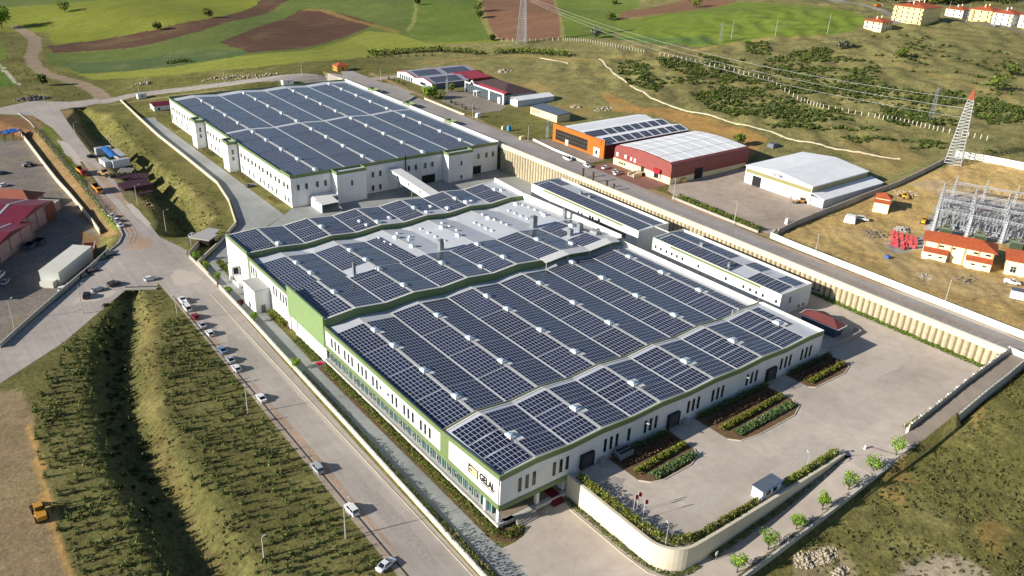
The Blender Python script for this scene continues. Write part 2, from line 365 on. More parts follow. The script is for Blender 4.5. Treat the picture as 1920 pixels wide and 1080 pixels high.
def math_(op, a, b_):
    m_ = N.new('ShaderNodeMath'); m_.operation = op
    for i, x in enumerate((a, b_)):
        if isinstance(x, (int, float)): m_.inputs[i].default_value = x
        else: L.new(x, m_.inputs[i])
    return m_.outputs[0]
def mixc(f, a, b_):
    m_ = N.new('ShaderNodeMix'); m_.data_type = 'RGBA'
    L.new(f, m_.inputs[0]) if not isinstance(f, float) else setattr(m_.inputs[0], 'default_value', f)
    for k, x in ((6, a), (7, b_)):
        if isinstance(x, tuple): m_.inputs[k].default_value = (*x, 1)
        else: L.new(x, m_.inputs[k])
    return m_.outputs[2]
def scl(c, f):
    m_ = N.new('ShaderNodeVectorMath'); m_.operation = 'SCALE'; L.new(c, m_.inputs[0]); L.new(f, m_.inputs['Scale']); return m_.outputs[0]
A = at_.outputs['Alpha']
c = at_.outputs['Color']
dry = math_('MULTIPLY', rng(noise(.045, 6), .52, .68, 0, 1), math_('MULTIPLY', A, .62)); c = mixc(dry, c, lin('8f8656'))
grn = math_('MULTIPLY', rng(noise(.11, 6), .54, .66, 0, 1), math_('MULTIPLY', A, .5)); c = mixc(grn, c, lin('555a2c'))
amp = math_('ADD', math_('MULTIPLY', A, .42), .06)
def vary(c, scale, k=1.0):
    v = rng(noise(scale, 6, rough=.7), .3, .7, -1, 1); return scl(c, math_('ADD', math_('MULTIPLY', math_('MULTIPLY', v, amp), k), 1.0))
c = vary(c, .9, 1.0); c = vary(c, .22, .8); c = vary(c, .018, .7)
# drill / plough lines in crops (strong where alpha is low)
mp = N.new('ShaderNodeMapping'); mp.inputs['Rotation'].default_value = (0, 0, R(62)); mp.inputs['Scale'].default_value = (.02, .55, .02); L.new(P_, mp.inputs['Vector'])
wv = rng(noise(1.0, 3, mp.outputs[0]), .35, .65, -1, 1); inv = rng(A, .2, .5, .2, .0)
c = scl(c, math_('ADD', math_('MULTIPLY', wv, inv), 1.0))
L.new(c, b.inputs['Base Color'])
bp = N.new('ShaderNodeBump'); bp.inputs['Distance'].default_value = .5; L.new(math_('MULTIPLY', A, .75), bp.inputs['Strength']); L.new(noise(1.3, 6, rough=.75), bp.inputs['Height']); L.new(bp.outputs[0], b.inputs['Normal'])
me.materials.append(gmt); go = bpy.data.objects.new('ground', me); COL.objects.link(go); go['kind'] = 'structure'
# ------------------------------------------------------------------ paved surfaces
def paved(name, colr, joint=None, rough=.9, n=.07, stain=.16, dark='5a5550', streak=None):
    mt = mat(name, colr, rough=rough, n=n, ns=.35, n2=stain, ns2=.05, world=True, spec=.25, stripes=streak); t = mt.node_tree; N = t.nodes; L = t.links; b = N['Principled BSDF']
    src = b.inputs['Base Color'].links[0].from_socket; geo = N.new('ShaderNodeNewGeometry')
    # curved tyre marks and dust streaks
    nz = N.new('ShaderNodeTexNoise'); nz.inputs['Scale'].default_value = .035; nz.inputs['Detail'].default_value = 2; nz.inputs['Distortion'].default_value = .6; L.new(geo.outputs['Position'], nz.inputs['Vector'])
    m1 = N.new('ShaderNodeMath'); m1.operation = 'MULTIPLY'; m1.inputs[1].default_value = 22; L.new(nz.outputs[0], m1.inputs[0])
    m2 = N.new('ShaderNodeMath'); m2.operation = 'FRACT'; L.new(m1.outputs[0], m2.inputs[0])
    m3 = N.new('ShaderNodeMapRange'); m3.inputs['From Min'].default_value = 0; m3.inputs['From Max'].default_value = .12; m3.inputs['To Min'].default_value = .13; m3.inputs['To Max'].default_value = 0; L.new(m2.outputs[0], m3.inputs['Value'])
    nf = N.new('ShaderNodeTexNoise'); nf.inputs['Scale'].default_value = 2.2; nf.inputs['Detail'].default_value = 6; L.new(geo.outputs['Position'], nf.inputs['Vector'])
    m4 = N.new('ShaderNodeMath'); m4.operation = 'MULTIPLY'; L.new(m3.outputs[0], m4.inputs[0]); L.new(nf.outputs[0], m4.inputs[1])
    m5 = N.new('ShaderNodeMath'); m5.operation = 'MULTIPLY'; m5.inputs[1].default_value = 2.0; L.new(m4.outputs[0], m5.inputs[0])
    mx = N.new('ShaderNodeMix'); mx.data_type = 'RGBA'; L.new(m5.outputs[0], mx.inputs[0]); L.new(src, mx.inputs[6]); mx.inputs[7].default_value = (*lin(dark), 1); out = mx.outputs[2]
    if joint:
        br = N.new('ShaderNodeTexBrick'); br.offset = joint[2]; br.inputs['Scale'].default_value = 1; br.inputs['Mortar Size'].default_value = joint[3]; br.inputs['Brick Width'].default_value = joint[0]; br.inputs['Row Height'].default_value = joint[1]
        br.inputs['Color1'].default_value = (1,1,1,1); br.inputs['Color2'].default_value = (.93,.93,.93,1); br.inputs['Mortar'].default_value = (joint[4],)*3+(1,); L.new(geo.outputs['Position'], br.inputs['Vector'])
        mm = N.new('ShaderNodeMix'); mm.data_type = 'RGBA'; mm.blend_type = 'MULTIPLY'; mm.inputs[0].default_value = 1; L.new(out, mm.inputs[6]); L.new(br.outputs[0], mm.inputs[7]); out = mm.outputs[2]
    L.new(out, b.inputs['Base Color']); return mt
M_ST = paved('street_paving', 'a69d94', stain=.14, streak=((.9,.012,1),.07)); M_YD = paved('yard_concrete', 'bdb1a4', (6, 6, 0, .03, .9)); M_LN = paved('lane_paving', '989a96', (1.1, 30, .5, .05, .88), n=.06)
M_RD = paved('asphalt_road', '9b9590', streak=((.8,.012,1),.08)); M_LOT = paved('dusty_lot', 'a8998a', n=.1, stain=.2); M_DST = mat('road_dust', 'a38b76', rough=.95, n=.2, ns=1.2, n2=.15, world=True); M_DS2 = mat('pale_dust', 'b9aea1', rough=.95, n=.1, ns=1.5, world=True); M_OIL = mat('dark_stain', '9a928a', rough=.8, n=.15, ns=1.5, world=True)
M_GR = paved('setts', '8e8478', (.6, .6, .5, .05, .8)); M_BR = mat('red_pavers', '835b50', n=.15, ns=1.5, n2=.12, world=True)
lf = [at(*p)[:2] for p in [(-160,800),(-80,745),(0,657),(60,602),(131,544),(175,502),(212,466),(229,440),(222,407),(190,352),(150,297),(98,240),(62,217),(0,214),(-140,222),(-140,196),(0,202),(60,189),(130,191),(200,183),(236,186),(150,200),(112,206),(150,262),(185,306),(215,338),(243,390),(262,398),(300,445),(328,458),(352,470)]]
street = lf + [(74.4,281),(74.4,248),(72.1,150),(71.6,97),(71.4,40),(58.6,40),(58.8,109),(59.2,178),(59.6,240),(59.4,262)] + [at(*p)[:2] for p in [(290,541),(240,540),(118,643),(0,719),(-80,768)]]
sheet('street', street, .03, M_ST)
sheet('lane', [(74.7,40),(74.9,248),(75.2,268),(88,283.4),(100,298.4),(107,325),(110.7,350),(111.4,438),(113.2,500),(124,500),(119,470),(119.2,300),(104,288),(82.6,262),(80.4,225),(79.4,186),(79.4,104),(80,99),(84,97.6),(88,98.5),(90,102),(101.0,102),(101.0,79),(102.6,76.2),(105.5,74.4),(114,73.6),(114,67),(105,66.6),(95,60),(95,40)], .034, M_LN)
sheet('plaza', [(79.6,100.4),(79.6,40),(100,40),(104,66.5),(114,66.6),(114,73.7),(105,74.8),(101.2,79),(101.2,105.5),(87.5,105.5),(87.7,102.8),(85.8,100.8),(83,100.3)], .06, M_YD)
sheet('lot', [(104,287),(119.3,300),(124.7,305),(229.1,305.3),(229.1,470),(231.2,474),(231.2,133),(194.6,133),(194.6,262),(82.7,262)], .03, M_LN)
sheet('yard', [(101.4,105.45),(101.4,79.2),(103,76.6),(106,74.9),(159.5,74.9),(165,71.6),(172,66.7),(180,66.7),(180.5,71.2),(231.1,71.6),(231.1,133),(194.6,133),(194.6,105.45)], 5.3, M_YD)
# ramp from the lower plaza up to the yard and on to the upper gate
g = G(); xs = [104,109,114,121,129,135,142,150,159,165,172,176.5,181,188,196,202,208,219,230.2]
for a, b2 in zip(xs[:-1], xs[1:]):
    ia = 74.2 if a < 160 else (74.2-(a-160)*.27 if a < 172 else 70.9); ib = 74.2 if b2 < 160 else (74.2-(b2-160)*.27 if b2 < 172 else 70.9)
    g.quad([(a,66.4,float(lane(a))+.012),(b2,66.4,float(lane(b2))+.012),(b2,ib,float(lane(b2))+.012),(a,ia,float(lane(a))+.012)], 0 if a < 176 else 1)
g.build('ramp_pavement', [M_YD, M_GR], kind='structure')
sheet('road', [(233,58),(233,300),(233.4,470),(243.6,500),(249.2,500),(245.6,300),(244.0,205),(242.2,160),(241.5,58)], 12.03, M_RD)
sheet('pavement', [(231.3,58),(231.3,470),(233.0,470),(233.0,58)], 12.05, mat('kerb_paving', '9d958a', n=.15, ns=1.5, world=True))

def patch(cx, cy, rx, ry, z, m, seed, ang=0, name='dust_patch'):
    rr_ = random.Random(seed); P = []
    for i in range(26):
        a = 2*math.pi*i/26; q = rr_.uniform(.72, 1.1); x, y = math.cos(a)*rx*q, math.sin(a)*ry*q; P.append((cx+x*math.cos(ang)-y*math.sin(ang), cy+x*math.sin(ang)+y*math.cos(ang)))
    sheet(name, P, z, m)
for k, (cx, cy, rx, ry, m_) in enumerate(((64.2,345,2.2,38,M_DST),(70.5,372,1.8,40,M_DST),(64,300,4.2,9,M_DST),(71.4,330,1.6,18,M_DS2),(68,262,5,7,M_DS2),(40,262,7,3,M_DS2),(61.6,150,.8,42,M_DST),(61.4,215,.7,22,M_DST),(70.2,175,.9,60,M_DS2),(66,120,2.2,16,M_OIL),(65.5,205,2.0,12,M_OIL),(67.5,430,2.6,26,M_DS2))): patch(cx, cy, rx, ry, .038+.0012*k, m_, k)
for k, (cx, cy, rx, ry, m_) in enumerate(((235.5,110,1.0,44,M_DST),(240.8,140,1.2,40,M_DST),(241.5,90,1.0,26,M_DS2),(243.2,200,1.4,26,M_DST),(238,230,1.6,30,M_OIL))): patch(cx, cy, rx, ry, 12.036+.0012*k, m_, 30+k)
for k, (cx, cy, rx, ry, m_) in enumerate(((150,80,10,2.4,M_DS2),(205,92,12,3,M_DS2),(120,83,7,2,M_DS2),(176,100,4,1.4,M_OIL),(108,98,3,2,M_OIL),(216,76,8,2.4,M_DS2))): patch(cx, cy, rx, ry, 5.306+.0012*k, m_, 50+k)
# ================================================================== FACTORY HALLS
M_WALL = ribbed('white_cladding', 'dededc', 1.15, 'XY', .035, rough=.6, n=.03, ns=.3, n2=.04, stripes=((.9,.9,.06),.05))
M_ROOF = ribbed('roof_membrane', 'b9bdc3', 1.0, 'Y', .02, rough=.55, n=.05, ns=.25, n2=.06)
M_ROOFW = mat('bare_roof_sheet', 'd3d3d0', rough=.5, n=.04, ns=.5, n2=.05)
M_GRN = ribbed('green_cladding', '6c7e50', .55, 'Z', .05, rough=.55, n=.05, ns=.4, n2=.05)
M_FLASH = mat('pale_flashing', 'c9c7bf', rough=.45, n=.05, ns=.8)
M_COP = mat('cream_parapet', 'e6e2d6', rough=.6, n=.04, ns=.6)
M_VENT = mat('vent_white', 'e6e6e4', rough=.4); M_DOME = mat('rooflight_dome', 'a9bccb', rough=.15, spec=.8)
M_GLASS = mat('dark_glass', '1a2226', rough=.12, spec=.9, rnd=.7); M_FRM = mat('window_frame', '6a6b66', rough=.5)
M_TEAL = mat('teal_glazing', '27504e', rough=.15, n=.25, ns=.35, spec=.8); M_MUL = mat('pale_mullion', 'c9c8c0', rough=.5)
M_DARK = mat('dark_opening', '14171b', rough=.8); M_STEEL = mat('galvanised_steel', '8f959a', rough=.4, metal=.35, n=.08, ns=1.5)
M_CONC = mat('concrete', 'a9a398', rough=.9, n=.1, ns=.6, n2=.08, world=True)
# photovoltaic panels: UV counts modules, so every whole number is a frame line
pv = bpy.data.materials.new('solar_cells'); pv.use_nodes = True; t = pv.node_tree; N = t.nodes; L = t.links; b = N['Principled BSDF']
uv = N.new('ShaderNodeUVMap'); sp = N.new('ShaderNodeSeparateXYZ'); L.new(uv.outputs[0], sp.inputs[0])
def mth(op, a, b_=None):
    m_ = N.new('ShaderNodeMath'); m_.operation = op
    for i, x in enumerate((a, b_)):
        if x is None: continue
        if isinstance(x, (int, float)): m_.inputs[i].default_value = x
        else: L.new(x, m_.inputs[i])
    return m_.outputs[0]
def edge(v, wd):
    f = mth('FRACT', v); return mth('MAXIMUM', mth('LESS_THAN', f, wd), mth('GREATER_THAN', f, 1-wd))
ln = mth('MAXIMUM', edge(sp.outputs[0], .06), edge(sp.outputs[1], .04))
fl = N.new('ShaderNodeVectorMath'); fl.operation = 'FLOOR'; L.new(uv.outputs[0], fl.inputs[0])
wn = N.new('ShaderNodeTexWhiteNoise'); wn.noise_dimensions = '2D'; L.new(fl.outputs[0], wn.inputs['Vector'])
m1 = N.new('ShaderNodeMapRange'); L.new(wn.outputs[0], m1.inputs['Value']); m1.inputs['To Min'].default_value = .75; m1.inputs['To Max'].default_value = 1.3
cell = N.new('ShaderNodeRGB'); cell.outputs[0].default_value = (*lin('1a2036'), 1)
oi = N.new('ShaderNodeObjectInfo'); m2_ = N.new('ShaderNodeMapRange'); L.new(oi.outputs['Random'], m2_.inputs['Value']); m2_.inputs['To Min'].default_value = .72; m2_.inputs['To Max'].default_value = 1.3
sc1 = N.new('ShaderNodeVectorMath'); sc1.operation = 'SCALE'; L.new(cell.outputs[0], sc1.inputs[0]); L.new(mth('MULTIPLY', m1.outputs[0], m2_.outputs[0]), sc1.inputs['Scale'])
mx = N.new('ShaderNodeMix'); mx.data_type = 'RGBA'; L.new(ln, mx.inputs[0]); L.new(sc1.outputs[0], mx.inputs[6]); mx.inputs[7].default_value = (*lin('a4aab4'), 1)
L.new(mx.outputs[2], b.inputs['Base Color'])
rr = N.new('ShaderNodeMapRange'); L.new(ln, rr.inputs['Value']); rr.inputs['To Min'].default_value = .16; rr.inputs['To Max'].default_value = .55; L.new(rr.outputs[0], b.inputs['Roughness'])
b.inputs['Specular IOR Level'].default_value = .65
M_PV = pv
def prof(xs, zs): return lambda x: float(np.interp(x, xs, zs))
class Surf:
    "roof surface: zigzag profile along X at two Y stations, straight between them"
    def __init__(s, xs, y0, z0, y1, z1): s.xs, s.y0, s.z0, s.y1, s.z1 = xs, y0, z0, y1, z1
    def z(s, x, y):
        a = float(np.interp(x, s.xs, s.z0)); b = float(np.interp(x, s.xs, s.z1)); return a+(b-a)*(y-s.y0)/(s.y1-s.y0)
    def mesh(s, g, th=.35, m=0, y0=None, y1=None):
        y0 = s.y0 if y0 is None else y0; y1 = s.y1 if y1 is None else y1; n = len(s.xs); K = 5
        if y1-y0 > 6 and K:
            for k in range(K): s.mesh(g, th, m, y0+(y1-y0)*k/K, y0+(y1-y0)*(k+1)/K) if (y1-y0)/K > 6 else None
            if (y1-y0)/K > 6: return
        vs = [(x, y, s.z(x, y)-d) for d in (0, th) for y in (y0, y1) for x in s.xs]
        I = lambda d, r, i: d*2*n+r*n+i; fs = []
        for i in range(n-1):
            fs += [(I(0,0,i), I(0,0,i+1), I(0,1,i+1), I(0,1,i)), (I(1,0,i+1), I(1,0,i), I(1,1,i), I(1,1,i+1))]
            fs += [(I(0,0,i+1), I(0,0,i), I(1,0,i), I(1,0,i+1)), (I(0,1,i), I(0,1,i+1), I(1,1,i+1), I(1,1,i))]
        fs += [(I(0,0,0), I(0,1,0), I(1,1,0), I(1,0,0)), (I(0,1,n-1), I(0,0,n-1), I(1,0,n-1), I(1,1,n-1))]
        g.add(vs, fs, m)
    def plate(s, g, x0, x1, y0, y1, lift, th=.05, m=0):
        g.slab([(x0,y0,s.z(x0,y0)+lift),(x1,y0,s.z(x1,y0)+lift),(x1,y1,s.z(x1,y1)+lift),(x0,y1,s.z(x0,y1)+lift)], th, m)
def array(parent, S, x0, x1, y0, y1, pw=1.0, pl=1.67, lift=.16):
    nx = max(1, round((x1-x0)/pw)); nyy = max(1, round((y1-y0)/pl)); g = G(); S.plate(g, x0, x1, y0, y1, lift+(.12 if x0 < 90 and y1 < 127 and S is SF else 0), .06)
    g.uv = []
    for f in g.f:
        for vi in f:
            x, y, z = g.v[vi]; g.uv.append(((x-x0)/(x1-x0)*nx, (y-y0)/(y1-y0)*nyy))
    return g.build('solar_array', M_PV, parent)
def zz_wall(g, xs, zt, zb, y, th, m=0):
    "wall across X whose top (and bottom) follow a profile"
    f = lambda z, i: z[i] if isinstance(z, (list, tuple)) else z
    for i in range(len(xs)-1):
        a, b = xs[i], xs[i+1]
        g.add([(a,y-th/2,f(zb,i)),(b,y-th/2,f(zb,i+1)),(b,y+th/2,f(zb,i+1)),(a,y+th/2,f(zb,i)),(a,y-th/2,f(zt,i)),(b,y-th/2,f(zt,i+1)),(b,y+th/2,f(zt,i+1)),(a,y+th/2,f(zt,i))],
              [(0,3,2,1),(4,5,6,7),(0,1,5,4),(1,2,6,5),(2,3,7,6),(3,0,4,7)], m)
def yy_wall(g, ys, zt, zb, x, th, m=0):
    f = lambda z, i: z[i] if isinstance(z, (list, tuple)) else z
    for i in range(len(ys)-1):
        a, b = ys[i], ys[i+1]
        g.add([(x-th/2,a,f(zb,i)),(x+th/2,a,f(zb,i)),(x+th/2,b,f(zb,i+1)),(x-th/2,b,f(zb,i+1)),(x-th/2,a,f(zt,i)),(x+th/2,a,f(zt,i)),(x+th/2,b,f(zt,i+1)),(x-th/2,b,f(zt,i+1))],
              [(0,3,2,1),(4,5,6,7),(0,1,5,4),(1,2,6,5),(2,3,7,6),(3,0,4,7)], m)
_wm = {}
def window(parent, x, y, z, wd, ht, face, mg=None, mf=None, sash=True, name='window', lite=0):
    "slim window; face 'x' = in a wall facing -X (centre at wall plane x), 'y' = in a wall facing -Y"
    key = (round(wd, 2), round(ht, 2), face, sash, (mg or M_GLASS).name, (mf or M_FRM).name, lite)
    if key not in _wm:
        g = G(); a, h = wd/2, ht/2
        def bx(u0, u1, w0, w1, d0, d1, m):
            if face == 'x': g.box(-d1, -d0, u0, u1, w0, w1, m)
            else: g.box(u0, u1, -d1, -d0, w0, w1, m)
        bx(-a, a, -h, h, -.02, .03, 0); e = .06
        bx(-a-e, -a, -h-e, h+e, 0, .09, 1); bx(a, a+e, -h-e, h+e, 0, .09, 1); bx(-a, a, h, h+e, 0, .085, 1); bx(-a-e, a+e, -h-e, -h-.003, 0, .16, 1)
        if sash: bx(-a, a, -h*.25-.03, -h*.25+.03, .03, .07, 1)
        if lite: bx(-a*.8, a*.8, h*.05, h*.6, .03, .05, 2)
        me = bpy.data.meshes.new(name)
        me.from_pydata(g.v, [], g.f)
        for k in (mg or M_GLASS, mf or M_FRM, M_MUL): me.materials.append(k)
        me.polygons.foreach_set('material_index', g.m); me.update(); _wm[key] = me
    off = WP.get(parent.name, Vector((0,0,0))); return child(name, _wm[key], parent, (x-off.x, y-off.y, z-off.z))
_vm = {}
def vent(parent, S, x, y, big=1.0, tray=True, kind='roof_vent'):
    off = WP.get(parent.name, Vector((0,0,0))); z = S.z(x, y)
    if big not in _vm:
        g = G(); w, l, h = 1.5*big, 2.1*big, .75*big
        g.add([(-w/2,-l/2,-.25),(w/2,-l/2,-.25),(w/2,l/2,-.25),(-w/2,l/2,-.25),(-w/2,-l/2,h*.75),(w/2,-l/2,h*.55),(w/2,l/2,h*.55),(-w/2,l/2,h*.75)],
              [(0,3,2,1),(4,5,6,7),(0,1,5,4),(1,2,6,5),(2,3,7,6),(3,0,4,7)], 0)
        g.add([(-w*.42,-l*.42,h*.72),(w*.42,-l*.42,h*.55),(w*.42,l*.42,h*.55),(-w*.42,l*.42,h*.72),(-w*.15,-l*.3,h*1.05),(w*.28,-l*.3,h*.95),(w*.28,l*.3,h*.95),(-w*.15,l*.3,h*1.05)],
              [(4,5,6,7),(0,1,5,4),(1,2,6,5),(2,3,7,6),(3,0,4,7)], 1)
        me = bpy.data.meshes.new('roof_vent'); me.from_pydata(g.v, [], g.f); me.materials.append(M_VENT); me.materials.append(M_DOME)
        me.polygons.foreach_set('material_index', g.m); me.update(); _vm[big] = me
    o = child(kind, _vm[big], parent, (x-off.x+.2, y-off.y, z-off.z+.12))
    return o
# profile of the folds
RD = [92.2, 111, 129.9, 148.8, 168, 187.2]; VL = [101.6, 120.5, 139.4, 158.4, 177.6]
def fold(dx=0.0):
    xs = [82.75]
    for i, r in enumerate(RD): xs += [r+dx] + ([VL[i]+dx] if i < 5 else [])
    return xs+[194.2]
def zs(lo, hi, le, re): return [le]+[hi if i % 2 == 0 else lo for i in range(11)]+[re]
def strips(dx=0.0, le=.9, re=1.8):
    xs = fold(dx); out = []
    for i in range(len(xs)-1):
        ridge_left = (i % 2 == 1)
        a = xs[i]+(.50 if ridge_left else .34); b = xs[i+1]-(.34 if ridge_left else .50)
        if i == 0: a = xs[0]+le
        if i == len(xs)-2: b = xs[-1]-re
        out.append((a, b))
    return out
def ridge_caps(g, S, xs, y0, y1, lift=.03):
    for i, x in enumerate(xs[1:-1]):
        wd = .42 if i % 2 == 0 else .26
        S2 = S
        for a, b in ((x-wd, x), (x, x+wd)): S2.plate(g, a, b, y0, y1, lift, .02)
# ---- front hall ----------------------------------------------------
F = thing('factory_hall', 'front white factory hall with green trim and company lettering on its corner', 'factory', (138, 145, 0))
X = fold()
SF = Surf(X, 105.8, zs(12.85, 13.55, 12.7, 13.3), 126.6, zs(12.75, 13.6, 11.75, 13.5))
SA = Surf(X, 127.5, zs(11.45, 12.3, 11.05, 12.0), 185.8, zs(11.25, 12.05, 10.95, 11.6))
g = G(); SF.mesh(g); SA.mesh(g); g.build('roof', M_ROOF, F)
def capping(parent, S, xs, y0, y1):
    for i, x in enumerate(xs[1:-1]):
        wd = .42 if i % 2 == 0 else .26; g = G()
        z = lambda a, y: S.z(a, y)+.03
        g.add([(x-wd,y0,z(x-wd,y0)),(x,y0,z(x,y0)),(x+wd,y0,z(x+wd,y0)),(x-wd,y1,z(x-wd,y1)),(x,y1,z(x,y1)),(x+wd,y1,z(x+wd,y1))], [(0,1,4,3),(1,2,5,4)]); g.build('ridge_capping' if i % 2 == 0 else 'valley_gutter', M_FLASH, parent)
capping(F, SF, X, 106.2, 126.4); capping(F, SA, X, 127.9, 185.2)
g = G(); zt = [SF.z(x, 126.6)+.14 for x in X]
for i in range(len(X)-1): g.slab([(X[i],126.55,zt[i]),(X[i+1],126.55,zt[i+1]),(X[i+1],127.45,zt[i+1]-.35),(X[i],127.45,zt[i]-.35)], .12)
zz_wall(g, X, [z+.1 for z in zt], [z-1.6 for z in zt], 127.5, .12, 1)
g.build('gutter', [M_FLASH, mat('gutter_green', '9aa283', rough=.6)], F)
g = G()
g.box(82.78, 194.12, 105.7, 185.9, 5.25, 10.9, 0); g.build('wall_core', M_WALL, F)
g = G(); zz_wall(g, X, [z-1.35 for z in zs(13.75, 14.15, 13.65, 14.0)], 4.95, 105.62, .24, 0)
g.build('front_wall', M_WALL, F)
g = G(); zz_wall(g, X, zs(13.75, 14.2, 13.65, 14.05), [z-1.35 for z in zs(13.75, 14.2, 13.65, 14.05)], 105.58, .34, 0); g.build('front_fascia', M_GRN, F)
g = G()
for i in range(len(X)-1):
    a, b_ = X[i], X[i+1]; za, zb = [np.interp(q, X, zs(13.75,14.2,13.65,14.05))+.002 for q in (a, b_)]
    g.slab([(a,105.76,za-.02),(b_,105.76,zb-.02),(b_,106.35,SF.z(b_,106.3)+.1),(a,106.35,SF.z(a,106.3)+.1)], .05)
g.build('front_flashing', M_FLASH, F)
g = G(); YW = [105.5, 126.4, 130, 185.9]; ZW = [13.65, 12.2, 12.1, 11.75]
yy_wall(g, [105.9, 124.3], [12.5, 11.25], 6.15, 82.63, .26, 0); yy_wall(g, [127.7, 185.6], [11.15, 10.75], 6.15, 82.63, .26, 0); g.build('side_wall', M_WALL, F)
g = G(); yy_wall(g, YW, ZW, [z-1.1 for z in ZW], 82.6, .36, 0); yy_wall(g, [124.3, 127.7], [11.3, 11.1], 6.1, 82.58, .3, 0); yy_wall(g, [105.46, 185.9], 6.15, 5.0, 82.55, .42, 0)
g.box(82.36, 101.9, 105.28, 105.5, 4.75, 5.9, 0); g.build('green_trim', M_GRN, F)
g = G(); yy_wall(g, [105.5, 126.4, 127.6, 185.9], [14.15, 14.1, 13.5, 13.0], 4.9, 194.35, .34, 0); g.build('parapet', M_COP, F)
# glazed ground floor
g = G(); g.box(83.3, 84.0, 108.6, 185.8, 1.5, 5.05, 0)
y = 108.8
k = 0
while y < 185.6:
    g.box(83.18, 83.32, y, y+.14, 1.5, 5.02, 1 if k % 3 else 2); y += .72; k += 1
for yb in (112.4, 132.6, 151.5, 170.2): g.box(82.95, 83.4, yb, yb+.5, 1.3, 5.0, 1)
g.build('glazing', [M_TEAL, mat('teal_mullion', '7c8f8c', rough=.5), M_MUL], F)
for yw in (113.8, 116.6, 122.2, 125.0, 129.8, 132.5, 137.6, 140.4, 143.6, 146.6, 151.4, 154.0, 159.0, 161.7, 166.6, 169.5, 174.2, 177.1, 181.9, 184.6):
    window(F, 83.17, yw, 2.75, .75, 1.25, 'x', mg=M_GLASS, mf=M_MUL, sash=False, name='opening_sash')
g = G(); g.box(82.2, 86.5, 105.1, 185.9, .55, 1.45, 0); g.box(82.0, 82.3, 104.8, 185.9, 1.3, 1.55, 0); g.box(84.0, 101.2, 105.0, 106.0, .55, 1.45, 0)
g.box(84.1, 100.9, 106.1, 112.2, 1.0, 1.46, 1)
g.build('plinth', [mat('pale_plinth', 'b9b6ae', n=.06), mat('porch_floor', '8a7d6c', n=.1)], F)
g = G()
for x_, y_ in ((82.95, 105.95), (93.2, 106.1), (82.95, 110.6)): g.box(x_-.4, x_+.4, y_-.4, y_+.4, 1.4, 5.2, 0)
g.box(100.6, 101.6, 106.0, 112, 0, 5.2, 0); g.box(84.2, 101, 112.1, 112.4, 1.4, 5.2, 1)
g.build('porch_column', [M_WALL, M_GLASS], F)
g = G()
for i in range(5): g.box(86.5+i*.02, 92.0, 105.1-.36*(5-i)+.001*i, 105.1-.36*(4-i), .02, .28*(i+1), 0)
g.build('entrance_steps', mat('grey_steps', 'a29c92', n=.08), F)
g = G()
for i in range(4): g.box(96.6, 99.6, 105.3-.34*(4-i), 105.3-.34*(3-i)+.001, .05, .27*(i+1)+.03, 0)
g.box(96.9, 99.3, 105.31, 109, 1.47, 1.5, 0); g.build('red_carpet_steps', mat('red_carpet', '6a1828', rough=.9, n=.1), F)
# upper windows: groups of three slim ones
for yw in (181.6,179.6,177.5,174,171.9,169.9,166.4,164.4,162.3,158.7,156.7,149,147.1,143.4,141.5,139.5,135.9,134,132.1): window(F, 82.5, yw, 8.5, .72, 2.6, 'x')
for yw in (154.8, 151.1): window(F, 82.5, yw, 8.6, .6, .7, 'x', sash=False)
for xw in (87.8,89.7,91.6,97.1,99,100.8,112,113.8,115.6,119.4,124.8,126.5,128.3,139.6,141.4,143.2,148.6,150.5,152.3,162,163.9,165.8,176.4,178.4,180.3,185.6,187.6,189.5):
    window(F, xw, 105.5, 9.2, .72, 3.3, 'y')
for xd in (106.4, 134.2, 172.0):
    g = G(); g.box(xd-1.9, xd+1.9, 105.0, 105.5, 5.9, 9.6, 0); g.box(xd-1.5, xd+1.5, 104.85, 105.02, 5.9, 9.0, 1); g.box(xd-1.9, xd+1.9, 104.7, 105.1, 9.0, 9.6, 0)
    g.box(xd-1.9, xd-1.5, 104.7, 105.1, 5.9, 9.0, 0); g.box(xd+1.5, xd+1.9, 104.7, 105.1, 5.9, 9.0, 0); g.build('dock_door', [mat('dock_seal', '23282d', rough=.7), mat('dock_panel', '3b3a3c', rough=.6, n=.1)], F)
for xd in (110.2, 137.6):
    g = G()
    for i in range(4): g.box(xd, xd+1.6, 105.45-.9-.35*(i+1), 105.45-.9-.35*i, 5.3, 6.4-.27*i, 0)
    g.box(xd, xd+1.6, 104.5, 105.45, 5.3, 6.45, 0)
    for yy in (104.5, 103.2): g.tube((xd+.05, yy, 6), (xd+.05, yy, 7.3), .04, n=4, m=1)
    g.tube((xd+.05,105.4,7.4), (xd+.05,104.5,7.4), .04, n=4, m=1); g.tube((xd+.05,104.5,7.4), (xd+.05,103.1,6.3), .04, n=4, m=1)
    g.build('dock_steps', [M_CONC, M_STEEL], F)
